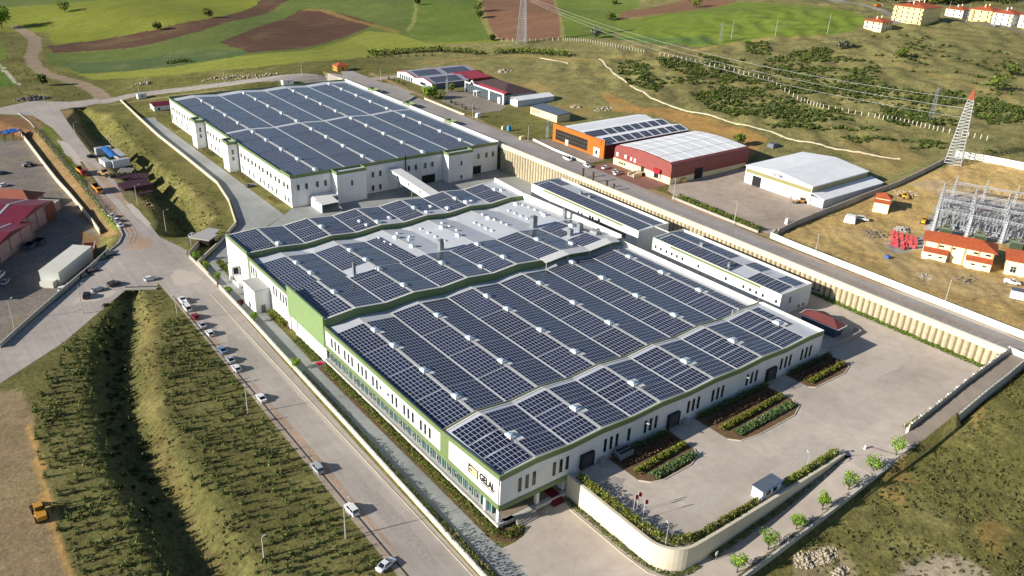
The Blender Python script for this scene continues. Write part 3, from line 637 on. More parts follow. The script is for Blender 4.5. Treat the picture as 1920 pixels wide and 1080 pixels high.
# company emblem and lettering on the corner of the long wall
g = G(); xw = 82.47
g.box(xw-.12, xw, 113.0, 116.5, 7.95, 10.15, 0)
def disc(g, x, cy, cz, r0, r1, m, n=20, th=.05, a0=0, a1=360):
    for i in range(n):
        t0, t1 = R(a0+(a1-a0)*i/n), R(a0+(a1-a0)*(i+1)/n)
        P = [(cy+math.cos(t0)*r0, cz+math.sin(t0)*r0), (cy+math.cos(t1)*r0, cz+math.sin(t1)*r0), (cy+math.cos(t1)*r1, cz+math.sin(t1)*r1), (cy+math.cos(t0)*r1, cz+math.sin(t0)*r1)]
        g.add([(x, a, b) for a, b in P]+[(x+th, a, b) for a, b in P], [(0,1,2,3),(7,6,5,4),(0,4,5,1),(1,5,6,2),(2,6,7,3),(3,7,4,0)], m)
g.box(xw-.15, xw-.12, 113.15, 115.0, 8.1, 10.0, 1)
disc(g, xw-.2, 115.3, 9.1, .35, .8, 2, a0=20, a1=340); disc(g, xw-.22, 114.2, 8.95, .3, .75, 2, a0=200, a1=520); disc(g, xw-.17, 115.3, 9.1, 0.01, .3, 0)
g.build('emblem', [mat('emblem_dark', '3b352c', rough=.5), mat('emblem_cream', 'cdb98a', rough=.5), mat('emblem_gold', 'e2cf9d', rough=.45)], F)
def text(body, parent, origin, ydir, size, m, ext=.05, name='lettering', weight=.02, world_font=None):
    "solid lettering; ydir: 'x-' wall facing -X read towards decreasing Y, 'y-' wall facing -Y read towards +X, or a matrix"
    cu = bpy.data.curves.new(name, 'FONT'); cu.body = body; cu.size = size; cu.extrude = ext; cu.offset = weight*size; cu.align_x = 'CENTER'; cu.align_y = 'CENTER'
    tmp = bpy.data.objects.new(name, cu); me = bpy.data.meshes.new_from_object(tmp); bpy.data.objects.remove(tmp); bpy.data.curves.remove(cu)
    M = {'x-': Matrix(((0,0,-1),(-1,0,0),(0,1,0))), 'y-': Matrix(((1,0,0),(0,0,-1),(0,1,0)))}[ydir] if isinstance(ydir, str) else ydir
    me.transform(M.to_4x4()); me.materials.clear(); me.materials.append(m); o = bpy.data.objects.new(name, me); COL.objects.link(o); o.parent = parent
    off = WP.get(parent.name, Vector((0,0,0))); o.location = Vector(origin)-off; return o
o = text('GELAL', F, (xw-.08, 109.75, 9.35), 'x-', 2.05, mat('sign_dark', '2c2522', rough=.5), weight=.02)
vv = np.array([v.co[:] for v in o.data.vertices]); ky, kz = 5.3/np.ptp(vv[:,1]), 1.85/np.ptp(vv[:,2])
for v in o.data.vertices: v.co.y = v.co.y*ky; v.co.z = v.co.z*kz
g = G(); g.box(xw-.1, xw, 107.4, 111.9, 8.08, 8.2, 0); g.build('lettering_underline', MATS['sign_dark'], F)
# solar arrays
for i, (a, b_) in enumerate(strips(le=1.0, re=3.2)):
    for y0, y1 in ((106.9, 112.9), (113.3, 118.6), (119.0, 125.3)): 
        if i == 11 and y0 < 108: continue
        array(F, SF, a, b_, y0, y1)
for i, (a, b_) in enumerate(strips(le=.95, re=2.6)):
    for y0, y1 in ((128.6, 141.0), (141.45, 153.9), (154.35, 166.9), (167.35, 181.0 if i < 2 else 182.9)): array(F, SA, a, b_, y0, y1, pl=1.56)
rest = [(0,115.2),(1,115.4),(2,115.7),(3,115.8),(4,116.1),(5,115.9)]
for k, yv in rest: vent(F, SF, RD[k], yv)
for k, yv in ((0,136.3),(0,150.6),(0,165.5),(0,175.6),(1,143.5),(1,158.0),(1,173.7),(2,136.9),(2,151.1),(2,166.3),(2,176.2),(3,143.9),(3,159),(3,174.8),(4,137),(4,152.2),(4,167.4),(4,181.6),(5,144.4),(5,160.1),(5,175)):
    vent(F, SA, RD[k], yv)
def wplate(S, *a):
    g = G(); S.plate(g, *a, .24, .03); g.build('walkway_plate', M_ROOFW, F)
for k, yv in rest: wplate(SF, RD[k]+.75, RD[k]+2.6, yv-2.2, yv+1.6)
for k, yv in ((0,136.3),(0,150.6),(0,165.5),(0,175.6),(1,143.5),(1,158.0),(1,173.7),(2,136.9),(2,151.1),(2,166.3),(3,143.9),(3,159),(3,174.8),(4,137),(4,152.2),(4,167.4),(5,144.4),(5,160.1),(5,175)):
    wplate(SA, RD[k]+.75, RD[k]+2.0, yv-2.4, yv+.8)
g = G(); xe, ye = 181.5, 127.1; z = SF.z(xe, 126.6)
g.tube((xe,ye,z), (xe,ye,z+1.5), .06, n=5); g.tube((xe+2.6,ye,z), (xe+2.6,ye,z+1.5), .06, n=5)
for h in (.5, 1., 1.5): g.tube((xe,ye,z+h), (xe+2.6,ye,z+h), .05, n=5)
g.build('roof_guard_rail', M_VENT, F)
# ---- middle hall ---------------------------------------------------
Mh = thing('factory_hall', 'middle white factory hall with tall bright green end panel and bare pale roof bays', 'factory', (138, 213, 0))
X2 = fold(.9)
SN = Surf(X, 186.2, zs(13.3, 14.2, 12.5, 13.4), 211.0, zs(12.05, 13.0, 11.3, 12.6))
SP = Surf(X2, 211.0, zs(12.0, 12.95, 11.2, 12.55), 241.3, zs(10.05, 11.15, 10.6, 10.9))
g = G(); SN.mesh(g); SP.mesh(g); g.build('roof', M_ROOF, Mh)
g = G(); g.box(82.8, 194.1, 186.2, 241.2, 0, 10.4, 0); g.build('wall_core', M_WALL, Mh)
g = G(); zt = zs(13.65, 14.55, 13.6, 13.7); zz_wall(g, X, zt, [z-2.9 for z in zt], 186.0, .22, 0); g.build('green_step_wall', M_GRN, Mh)
g = G()
for i in range(len(X)-1): g.slab([(X[i],185.85,zt[i]+.1),(X[i+1],185.85,zt[i+1]+.1),(X[i+1],186.6,zt[i+1]+.06),(X[i],186.6,zt[i]+.06)], .1)
g.build('step_flashing', M_FLASH, Mh)
g = G(); yy_wall(g, [186.1, 210.2], 14.25, 4.9, 82.5, .5, 0); g.build('green_end_panel', ribbed('bright_green_cladding', '7c9462', .5, 'Z', .05, rough=.55, n=.05, ns=.5, n2=.04), Mh)
g = G(); yy_wall(g, [210.2, 241.4], [10.75, 10.9], 0, 82.62, .28, 0); g.build('side_wall', M_WALL, Mh)
g = G(); yy_wall(g, [210.2, 241.4], [11.8, 12.0], [10.7, 10.9], 82.6, .34, 0); yy_wall(g, [239.9, 241.45], [12.0, 12.1], 0.3, 82.57, .36, 0); g.build('green_trim', M_GRN, Mh)
g = G(); yy_wall(g, [186.1, 212, 238, 241.4], [14.9, 14.4, 13.7, 13.6], 4.9, 194.35, .34, 0); g.build('parapet', M_COP, Mh)
for yw in (238.6, 236.7, 234.7, 220.8, 218.9, 215.7, 213.7, 211.7): window(Mh, 82.47, yw, 8.35, .75, 2.7, 'x')
g = G(); g.box(77.6, 82.4, 224.2, 233.6, 0, 7.6, 0); g.box(77.5, 82.45, 224.1, 233.7, 7.6, 7.8, 1); g.box(79.3, 80.6, 224.05, 224.2, 0.1, 2.6, 2); g.build('stair_tower', [M_WALL, mat('grey_roof_deck', 'a4a39e', n=.05), M_FRM], Mh)
g = G(); g.box(83.3, 84, 186.2, 210, 1.5, 5.0, 0)
y = 187.
while y < 204: g.box(83.2, 83.35, y, y+.14, 1.5, 5, 1); y += .75
g.box(82.4, 83.6, 205.0, 206.0, 0, 5.0, 2); g.box(82.9, 83.3, 206.0, 209.6, .3, 4.9, 1); g.box(82.4, 83.6, 209.6, 210.2, 0, 5, 2); g.box(82.1, 86, 186, 205, .5, 1.45, 2)
g.build('glazing', [M_TEAL, MATS['teal_mullion'], M_WALL], Mh)
for yw in (197.4, 200.8): window(Mh, 83.17, yw, 2.75, .75, 1.25, 'x', mf=M_MUL, sash=False, name='opening_sash')
# arrays on the middle hall: near part full, far part only on the three left bays
skip = {(3,1)}
for i, (a, b_) in enumerate(strips(le=1.0, re=2.2)):
    for j, (y0, y1) in enumerate(((187.4, 195.9), (196.4, 204.6), (205.1, 212.4 if i < 3 else 210.6))):
        if i == 11 and j == 0: continue
        if i == 10 and j == 1: b2 = b_; array(Mh, SN, a, a+4.8, y0+3.0, y1, pl=1.6); continue
        if j == 2 and i == 10: array(Mh, SN, a, b_, y0, y1, pl=1.6); continue
        if i in (2,) and j == 2: y1 = 209.0
        array(Mh, SN, a, b_, y0, min(y1, 210.9), pl=1.6)
for i, (a, b_) in enumerate(strips(.9, le=1.0)):
    if i > 4: break
    for j, (y0, y1) in enumerate(((211.4, 215.5), (215.9, 222.4), (222.9, 229.1), (229.6, 236.0))):
        if i == 4: b_ = a+5.4
        if i == 2 and j == 0: continue
        array(Mh, SP, a, b_, y0, min(y1, 235.6), pl=1.6)
capping(Mh, SN, X, 186.9, 210.8); capping(Mh, SP, X2, 211.2, 240.8)
for xv, yv in ((92.3,199.9),(93.2,228.2),(93.1,217.3),(112,228.3),(112,217.5),(111.4,208),(111.2,192.6),(130,201),(139.6,192.9),(149,208.3),(149,193.8),(168.3,200.4),(176.5,191.8),(187.4,204.5)):
    vent(Mh, SN if yv < 211 else SP, xv, yv)
for xv, yv in ((129.9,219.7),(130,230.7),(148.4,219.9),(148.6,230.4),(168,229),(186.9,237),(187,219.9)): vent(Mh, SP, xv+.6, yv)
for xv, yv in ((143.3,235.3),(143.2,230.1),(143,225.1),(143.1,219.4),(126.2,234.7),(126,230.2),(126.3,226.6),(152.2,230.3),(152.3,235.3),(151.9,225.2),(133.6,234.9),(135.4,229.8),(133.3,226.8),(162.6,229.5),(162.5,226),(162.3,221.9),(162.4,218.5),(169.4,226.6),(169.6,222.5),(169.6,219.4),(169.5,234.2),(181.4,233.8),(181.2,229.7),(181.2,225.9),(181,222),(188.9,234.7),(188.9,231),(188.9,227.2),(188.6,223)):
    vent(Mh, SP, xv, yv, .55)
def duct(parent, S, x, y, w_, l, h, cap=True):
    z = S.z(x, y); g = G(); g.box(x-w_/2, x+w_/2, y-l/2, y+l/2, z-.2, z+h, 0)
    if cap: g.add([(x-w_*.7,y-l*.6,z+h+.25),(x+w_*.7,y-l*.6,z+h+.25),(x+w_*.7,y+l*.6,z+h+.25),(x-w_*.7,y+l*.6,z+h+.25),(x,y,z+h+.9)], [(0,3,2,1),(0,1,4),(1,2,4),(2,3,4),(3,0,4)], 1); g.box(x-.1, x+.1, y-.1, y+.1, z+h, z+h+.3, 1)
    g.build('exhaust_duct', [M_STEEL, M_FRM], parent)
duct(Mh, SP, 137.6, 213.2, 1.5, 1.6, 3.2); duct(Mh, SN, 104.0, 209.8, .8, .8, 3.6); duct(Mh, SP, 177.2, 213.4, 1.9, 1.9, 3.8); duct(Mh, SP, 191.5, 213.0, 1.2, 1.2, 3.4)
duct(Mh, SN, 181.6, 198.4, 1.5, 1.5, 2.4, False); duct(Mh, SN, 186.6, 199.2, 1.6, 1.6, 2.8, False)
g = G(); z = SN.z(191.5, 194)
for i in range(9):
    t0, t1 = math.pi*i/9, math.pi*(i+1)/9
    g.quad([(189.4-1.4*math.cos(t0),192.3,z+.2+1.5*math.sin(t0)),(189.4-1.4*math.cos(t1),192.3,z+.2+1.5*math.sin(t1)),(189.4-1.4*math.cos(t1),195.6,z+.2+1.5*math.sin(t1)),(189.4-1.4*math.cos(t0),195.6,z+.2+1.5*math.sin(t0))])
g.quad([(188,192.3,z+.2),(190.8,192.3,z+.2),(190.3,192.3,z+1.5),(188.5,192.3,z+1.5)])
g.build('barrel_vent', M_STEEL, Mh)
g = G()
for xa, xb in ((158.6,167.8),(168,177.4),(177.6,187.0),(187.4,191.5)):
    za, zb = np.interp([xa, xb], X, zt); g.slab([(xa,183.6,za-.15),(xb,183.6,zb-.15),(xb,186.9,zb+.35),(xa,186.9,za+.35)], .12)
for xa in (158.9,168,177.5,187.2): g.tube((xa,183.8,11.0), (xa,183.8,float(np.interp(xa,X,zt))-.2), .09, n=5)
g.build('canopy', M_ROOFW, Mh)
# ---- far hall ------------------------------------------------------
Fh = thing('factory_hall', 'rear narrow white factory hall with folded solar roof beside the tall duct-covered middle hall', 'factory', (138, 251, 0))
SH = Surf(X2, 241.8, zs(11.75, 12.6, 11.9, 12.2), 260.6, zs(11.85, 12.85, 12.4, 13.0))
g = G(); SH.mesh(g); g.build('roof', M_ROOF, Fh); g = G(); g.box(82.8, 194.1, 241.8, 260.4, 0, 11.5, 0); g.build('wall_core', M_WALL, Fh)
g = G(); zt2 = zs(11.9, 12.8, 12.8, 12.4); zz_wall(g, X2, zt2, [z-2.4 for z in zt2], 241.6, .22, 0); g.build('green_step_wall', M_GRN, Fh)
g = G()
for i in range(len(X2)-1): g.slab([(X2[i],241.45,zt2[i]+.1),(X2[i+1],241.45,zt2[i+1]+.1),(X2[i+1],242.2,zt2[i+1]+.06),(X2[i],242.2,zt2[i]+.06)], .1)
for i in range(len(X2)-1): g.slab([(X2[i],260.1,SH.z(X2[i],260.2)+.12),(X2[i+1],260.1,SH.z(X2[i+1],260.2)+.12),(X2[i+1],260.9,SH.z(X2[i+1],260.2)+.12),(X2[i],260.9,SH.z(X2[i],260.2)+.12)], .3)
g.build('edge_flashing', M_FLASH, Fh)
g = G(); yy_wall(g, [241.6, 260.7], 12.1, 0, 82.62, .28, 0); g.build('side_wall', M_WALL, Fh)
g = G(); yy_wall(g, [241.6, 260.7], [13.35, 13.2], [12.1, 12.0], 82.6, .34, 0); g.build('green_trim', M_GRN, Fh)
g = G(); yy_wall(g, [241.6, 260.7], [13.6, 14.4], 4.9, 194.35, .34, 0); g.build('parapet', M_COP, Fh)
g = G(); g.box(79.6, 82.4, 249.5, 252.5, 0, 5.6, 0); g.box(79.5, 82.45, 249.3, 252.7, 5.6, 5.75, 0); g.box(80.2, 81.8, 249.45, 249.6, 3.0, 5.2, 1)
g.slab([(80.0,244.5,.35),(82.3,244.5,.35),(82.3,249.5,3.0),(80.0,249.5,3.0)], .25, 0); g.box(79.7, 80.0, 244.3, 249.5, 0, 1.2, 0)
g.build('entrance_ramp', [M_WALL, M_DARK], Fh)
for i, (a, b_) in enumerate(strips(.9, le=1.3, re=2.2)):
    if i == 11: continue
    for y0, y1 in ((242.8, 246.4), (246.9, 253.2), (253.7, 260.0)):
        if i in (5, 7, 9) and y0 < 245: continue
        array(Fh, SH, a, b_, y0, y1, pl=1.6)
capping(Fh, SH, X2, 242.3, 260)
for xv, yv in ((94.2,244.4),(112.5,250.6),(131.2,244.8),(149.6,250.3),(161.2,245.2),(168.6,251.2),(170.1,246.0),(187.9,251.9)): vent(Fh, SH, xv, yv)
for xv, yv in ((126.5,249.3),(126.9,244.8),(137.5,247.5),(151.7,244.8),(156.6,249.8),(172.7,246.2),(189.8,250.0)): vent(Fh, SH, xv, yv, .8)
# ================================================================== REAR FACTORY, ANNEXES
Bk = thing('factory_building', 'large rear white factory with green fascia, corner towers and long blue rows of solar arrays', 'factory', (177, 384, 0))
XB = [125.15, 137.5, 150.4, 163.4, 176.4, 189.5, 202.5, 215.6, 229.0]
zb = [12.6, 13.5, 12.7, 13.5, 12.7, 13.5, 12.7, 13.5, 12.9]
SB = Surf(XB, 305.9, zb, 462.8, zb)
g = G(); SB.mesh(g); g.build('roof', M_ROOF, Bk)
g = G(); g.box(125.1, 229.0, 305.6, 462.9, 0, 12.3, 0); g.build('wall', M_WALL, Bk)
g = G(); tf = [13.8]*9; zz_wall(g, XB, 13.85, 12.45, 305.5, .3, 0); yy_wall(g, [305.3, 314.7], 14.0, 12.7, 125.0, .34, 0); yy_wall(g, [314.7, 463], 13.45, 12.35, 124.98, .34, 0); zz_wall(g, XB, 13.9, 12.2, 463.0, .3, 0)
g.build('green_fascia', M_GRN, Bk)
for y0, y1 in ((305.4, 345), (352, 386), (394, 426), (434, 463)):
    g = G(); yy_wall(g, [y0, y1], 14.1, 12.3, 229.15, .34, 0); g.build('parapet', M_COP, Bk)
def tower(x0, x1, y0, y1, top, nm='tower'):
    g = G(); g.box(x0, x1, y0, y1, 0, top-1.3, 0)
    for a in ((x0-.05, x1+.05, y0-.05, y0+.2), (x0-.05, x1+.05, y1-.2, y1+.05), (x0-.05, x0+.2, y0+.2, y1-.2), (x1-.2, x1+.05, y0+.2, y1-.2)): g.box(*a, top-1.3, top, 1)
    g.box(x0+.2, x1-.2, y0+.2, y1-.2, top-1.3, top-.9, 2); return g.build(nm, [M_WALL, M_GRN, M_ROOF], Bk)
tower(143.0, 156.6, 300.4, 305.34, 13.85); tower(198.0, 211.3, 300.6, 305.34, 13.85)
tower(120.3, 124.8, 406.7, 413.7, 14.0); tower(120.3, 124.8, 363.0, 370.2, 14.0)
tower(229.4, 233.2, 386.2, 393.8, 14.4); tower(229.4, 233.2, 426.2, 433.8, 14.4); tower(229.4, 232.8, 345.2, 351.8, 14.2)
for yw in (338.2,334.3,329.4,325.7,320.8,317,312.1,308.5,342.5,346.5,351,355,359.3,374.5,378.5,383,387,391,395.2,399.3,403,418,422,426,430,433.8,438.4,442.2,447.2,451,455.8,459.2): window(Bk, 124.78, yw, 8.4, .8, 1.9, 'x', sash=False)
for yw in (338.6,334.5,329.5,325.8,321,312.2,308.5,346,351,359,375,380,384,390,395,400): window(Bk, 125.0, yw, 2.6, .8, 2.0, 'x', sash=False)
for yw in (461,453.5,445.3,436.8,429,421): window(Bk, 125.0, yw, 3.4, 1.2, 3.0, 'x', mg=M_GRN, sash=False, name='shutter')
for xw in (128.2,131.8,136.6,140.2,162.3,165.9,180.2,183.8,188.7,192.4,217.9,222.5,226.2): window(Bk, xw, 305.36 if xw not in () else 305.6, 8.3, .85, 2.2, 'y')
for xw in (162.2,165.8): window(Bk, xw, 305.4, 2.3, .85, 2.2, 'y')
for xw, yy, zz in ((149.8,300.35,8.2),(205,300.55,8.2),(205,300.55,1.9),(122.5,406.6,9.2),(122.5,406.6,6.2),(122.5,362.9,9.2),(122.5,362.9,6.2)): window(Bk, xw, yy, zz, .75, 2.0 if zz > 8 else 1.5, 'y', sash=False)
for x0, x1 in ((187, 193.8), (215.1, 219.3)):
    g = G(); g.box(x0, x1, 305.3, 305.62, .05, 3.6, 0); g.box(x0-.2, x1+.2, 305.1, 305.62, 3.6, 3.8, 1); g.build('loading_door', [M_DARK, M_FRM], Bk)
g = G(); g.box(178.3, 178.6, 305.0, 305.4, 6, 14.6, 0); g.build('flue_pipe', M_DARK, Bk)
g = G(); g.slab([(132.6,293.6,3.6),(140.4,293.8,3.6),(140.2,300.3,4.3),(132.9,300.3,4.3)], .2, 0); g.box(132.6, 133.0, 293.8, 305.4, 0, 3.5, 1); g.box(139.9, 140.3, 293.9, 294.2, 0, 3.4, 2)
g.box(133, 143, 300.3, 305.3, 3.4, 4.2, 0); g.build('dock_canopy', [M_ROOFW, M_WALL, M_STEEL], Bk)
for i in range(8):
    x0, x1 = XB[i], XB[i+1]; rl = i % 2 == 1; a, b_ = x0+(.75 if rl else .45), x1-(.45 if rl else .75)
    if i == 0: a = x0+1.2
    if i == 7: b_ = x1-3.0
    for y0, y1 in ((307.2, 323.9), (324.4, 343.6), (344.1, 363.4), (363.9, 380.2), (383.4, 401.6), (402.0, 420.5), (421, 439), (439.5, 456)):
        array(Bk, SB, a, b_, y0, y1, pl=1.67)
capping(Bk, SB, XB, 307, 457)
for x, ys in ((137.5,(446,428.5,411.1,394,375.2,359.3,342.1,325.2,308.4)),(163.4,(454,436.9,419.8,402.7,384.5,367.2,351,334,315.6)),(189.5,(446.9,429.3,411.8,394.1,376.8,360.5,343.5,326.2,308.5)),(215.6,(455.5,439.3,421.2,404.6,386.6,368.7,352.7,334.5,316.9))):
    for yv in ys: vent(Bk, SB, x-.3, yv, 1.15)
# covered conveyor bridge between rear factory and the halls
Cb = thing('covered_bridge', 'white covered conveyor bridge on green posts sloping from rear factory to solar halls', 'bridge', (172, 284, 0))
g = G(); g.slab([(169.8,261.5,7.4),(174.8,261.5,7.4),(174.8,305.2,10.0),(169.8,305.2,10.0)], .25, 0); g.build('roof', M_ROOFW, Cb)
g = G(); g.slab([(170.1,261.5,7.1),(174.5,261.5,7.1),(174.5,305.2,9.7),(170.1,305.2,9.7)], 3.2, 0); g.build('enclosure', M_WALL, Cb)
for yw in (270.5, 279.5, 288.5, 297.5): window(Cb, 170.1, yw, 5.9+(yw-262)*.06, .7, 1.3, 'x', sash=False)
for yw in (264.5, 275, 286, 297):
    g = G(); g.box(170.0, 170.4, yw-.2, yw+.2, 0, 5+(yw-262)*.06, 0); g.box(174.2, 174.6, yw-.2, yw+.2, 0, 5+(yw-262)*.06, 0); g.build('support_post', M_GRN, Cb)
# two long annexes beside the halls
def annex(label, y0, y1, zg, rise, gaps, wins, zwin, gy, doors=()):
    A = thing('annex_building', label, 'annex', (213.5, (y0+y1)/2, zg)); x0, x1 = 205.75, 221.5
    S = Surf([x0+.2, 214.2, x1-.2], y0+.2, [12.1, 12.75, 12.3], y1-.2, [12.1, 12.75, 12.3]); g = G(); S.mesh(g); g.build('roof', M_ROOF, A)
    g = G(); g.box(x0, x1, y0, y1, zg, 11.8, 0); g.build('wall', M_WALL, A)
    g = G(); yy_wall(g, [y0, y1], 13.0, 11.7, x1-.12, .3, 0); yy_wall(g, [y0, y1], 13.0, 11.7, x0+.1, .24, 0); zz_wall(g, [x0+.25, 214.2, x1-.3], [13.0, 13.05, 13.0], 11.7, y0+.1, .26, 0); zz_wall(g, [x0+.25, 214.2, x1-.3], [13.0, 13.3, 13.0], 11.7, y1-.1, .26, 0)
    g.build('parapet', M_COP, A)
    g = G(); g.box(x0-.08, x0+.02, gy[0], gy[1], 12.0, 12.75, 0); g.build('green_stripe', M_GRN, A)
    n = max(1, round((y1-y0-3)/6.3)); st = (y1-y0-3)/n
    for i in range(n):
        a = y0+2+i*st
        if i not in gaps[0]: array(A, S, x0+1.1, 213.7, a, a+st-.4, pl=1.6)
        if i not in gaps[1]: array(A, S, 214.6, x1-1.3, a, a+st+.02, pl=1.6)
    g = G(); S.plate(g, 213.85, 214.2, y0+1.5, y1-1.5, .05, .02); S.plate(g, 214.2, 214.5, y0+1.5, y1-1.5, .05, .02); g.build('ridge_capping', M_FLASH, A)
    for yw in wins: window(A, x0-.02, yw, zwin, .6, .9, 'x', sash=False)
    return A, S
A2, S2 = annex('white annex with small square windows and green stripe, near the red-roofed kiosk', 127.6, 181.7, 5.0, 0, ((2,), (1, 3)), (180,177.5,174.9,172.4,170,167.5,160.4,148.7,141.6,139,136.6,134.1,129.1), 10.1, (135.4, 173.5))
for yw in (178.8,176.3,173.6,171.2,168.8,166.2,159,155,147,143,140,137.8,135.3): window(A2, 205.73, yw, 6.9, .6, .8, 'x', sash=False)
for xw, zz, h in ((210.8,9.9,1.8),(216.3,6.3,.7),(218.6,6.3,.7)): window(A2, xw, 127.58, zz, .6, h, 'y', sash=False)
duct(A2, S2, 215.2, 167.6, 1.1, 1.3, 1.3, False); duct(A2, S2, 209.6, 151.0, .9, .9, 1.2, True); duct(A2, S2, 214.8, 140.8, .3, .3, 1.0, False)
A1, S1 = annex('white annex with long green stripe, between halls and the brown pipe posts', 188.8, 250.4, 0, 0, ((9,), (6, 7)), (220.9, 219), 9.8, (196.9, 242.6))
for yw in (214.4, 212.9): window(A1, 205.73, yw, 9.8, .9, 1.6, 'x', sash=False)
g = G(); g.box(205.3, 205.74, 195, 211.5, 8.2, 10.0, 0); g.build('recess_louvre', M_FRM, A1)
duct(A1, S1, 215.4, 231, 1.0, 1.2, 1.0, False); duct(A1, S1, 215.3, 225.5, 1.0, 1.2, 1.0, False)
g = G(); g.tube((214.2,188.8,12.9), (214.2,181.6,13.0), .25, n=6); tag(g.build('service_pipe', M_FLASH), 'pale service pipe bridging the gap between two long white annexes', 'pipe')
# ================================================================== RETAINING WALLS
rw = thing('retaining_wall', 'long cream retaining wall of round concrete piles below the upper road', 'wall', (231.3, 200, 0))
M_PILE = mat('pile_concrete', 'b5a98e', n=.16, ns=.9, n2=.12, rough=.9, world=True); M_BEAM = mat('cream_beam', 'cdc3ab', n=.08, ns=.7, n2=.05, rough=.85, world=True)
g = G(); yv = 72.6
while yv < 305:
    zg = 4.5 if yv < 133 else -.5; n = 5
    for i in range(n):
        t0, t1 = math.pi*(.5+i/n), math.pi*(.5+(i+1)/n); r = .82
        g.add([(231.2+math.cos(t0)*r,yv+math.sin(t0)*r,zg),(231.2+math.cos(t1)*r,yv+math.sin(t1)*r,zg),(231.2+math.cos(t1)*r,yv+math.sin(t1)*r,10.85),(231.2+math.cos(t0)*r,yv+math.sin(t0)*r,10.85)], [(3,2,1,0)])
    yv += 1.95
g.box(231.0, 231.36, 71.5, 474, -.5, 10.9, 1)
g.build('pile', [M_PILE, mat('gap_earth', '7b6f4e', n=.15, world=True)], rw)
g = G(); g.box(230.1, 231.42, 71.4, 474, 10.9, 12.2, 0); g.box(230.5, 231.45, 71.4, 474, 12.2, 12.75, 0); g.build('capping_beam', M_BEAM, rw)
g = G(); yv = 72
while yv < 470: g.tube((231.1,yv,12.7), (231.1,yv,14.0), .05, n=4); yv += 2.6
for zz in (13.35, 13.95): g.tube((231.1,72,zz), (231.1,470,zz), .025, n=3)
g.build('railing', M_STEEL, rw)
cw = [(101.2,105.3),(101.2,92),(101.2,81.5)]+[(107.7-6.5*math.cos(t), 81.0-6.5*math.sin(t)) for t in [R(8+k*8.2) for k in range(11)]]+[(114,74.4),(130,74.45),(150,74.6),(159.5,74.9)]
crv = thing('retaining_wall', 'curved cream concrete wall below the hedge at the front yard corner', 'wall', (120, 80, 0))
g = G(); g.wall(cw, 0 if False else (lambda i: float(lane(cw[i][0]))-.5), 6.0, .5); g.build('wall_face', mat('cream_concrete', 'd2c9b2', rough=.85, n=.06, ns=.5, n2=.07, world=True), crv)
g = G(); g.wall(cw, 6.0, 6.14, .72); g.build('coping', M_BEAM, crv)
ow = [(95.5,62),(99.5,65.6),(104,66.15),(114,66.2),(129,66.2),(142,66.2),(159,66.2),(172,66.2),(181,66.2),(196,66.2),(208,66.2),(219,66.2),(230.4,66.6)]
o_ = thing('boundary_wall', 'grey concrete boundary wall with mesh fence above the front field', 'wall', (165, 66, 0))
g = G(); g.wall(ow, lambda i: float(lane(ow[i][0]))-2.6, lambda i: float(lane(ow[i][0]))+.75, .45); g.build('wall_face', mat('grey_wall', 'b3aea4', rough=.9, n=.1, ns=.6, n2=.08, world=True), o_)
g = G()
for k in range(40):
    x = 165+k*1.65; z = float(lane(x))+.7; g.tube((x,66.2,z), (x,66.2,z+1.3), .05, n=4)
g.tube((165,66.2,float(lane(165))+1.9), (181,66.2,float(lane(181))+1.9), .03, n=3); g.tube((181,66.2,float(lane(181))+1.9), (230,66.2,float(lane(230))+1.9), .03, n=3)
g.build('fence_posts', mat('dark_fence', '4a5a50', rough=.6), o_)
lw = [(181.0,71.2),(196,71.2),(208,71.2),(219,71.2),(229.9,71.4)]
l_ = thing('boundary_wall', 'dark stepped concrete wall with white post caps beside the upper ramp', 'wall', (205, 71.2, 5))
g = G()
for k in range(24):
    x0 = 181+k*2.05; x1 = x0+2.05; zt_ = float(lane(x1))+1.6; g.box(x0, x1, 71.0, 71.4, float(lane(x0))-2.5, max(7.0, zt_), 0)
g.build('wall_face', M_CONC, l_)
for k in range(0, 24, 2):
    x0 = 182+k*2.05; zt_ = max(7.0, float(lane(x0+1))+1.6); g = G(); g.box(x0-.2, x0+.2, 70.95, 71.45, zt_, zt_+.28, 0); g.build('post_cap', M_VENT, l_)
g = G(); g.box(180.6, 181.0, 70.9, 71.5, 5, 7.1, 0); g.build('end_pier', M_BEAM, l_)
g = G(); g.box(230.3, 230.6, 66.9, 71.3, 12, 13.9, 0); g.box(230.2, 230.7, 66.6, 66.9, 11.6, 14.1, 0); g.box(230.2, 230.7, 71.3, 71.6, 11.6, 14.1, 0); tag(g.build('sliding_gate', mat('white_paint', 'ecebe6', rough=.5)), 'plain white sliding gate closing the top of the side ramp', 'gate')
# street wall on the left of the halls
sw = [(71.9,60),(72.1,97),(72.7,125),(73.3,155),(74.0,200),(74.3,216),(74.55,248)]
s_ = thing('boundary_wall', 'long low cream wall between the parked-car street and the factory lane', 'wall', (73, 150, 0))
g = G(); yv = 62.
while yv < 247:
    x = float(np.interp(yv, [q[1] for q in sw], [q[0] for q in sw])); g.tube((x,yv,1.2), (x,yv,2.75), .018, n=3); yv += .42
for yv in range(62, 247, 3): x = float(np.interp(yv, [q[1] for q in sw], [q[0] for q in sw])); g.tube((x,yv,1.2), (x,yv,2.85), .04, n=4)
g.build('picket_fence', mat('dark_fence', '4a5a50', rough=.6), s_)
g = G(); g.wall(sw, -.2, 1.15, .34); g.build('wall_face', M_BEAM, s_); g = G(); g.wall(sw, 1.15, 1.25, .5); g.build('coping', M_COP, s_)
n_ = thing('boundary_wall', 'long winding cream wall on the grassy bank beside the rear factory lane', 'wall', (105, 340, 0))
pw = [(74.6,258),(74.9,270),(88,284.5),(99.2,299),(106,325.5),(109.8,350),(110.3,395),(110.4,438),(112.0,480),(113.8,523)]
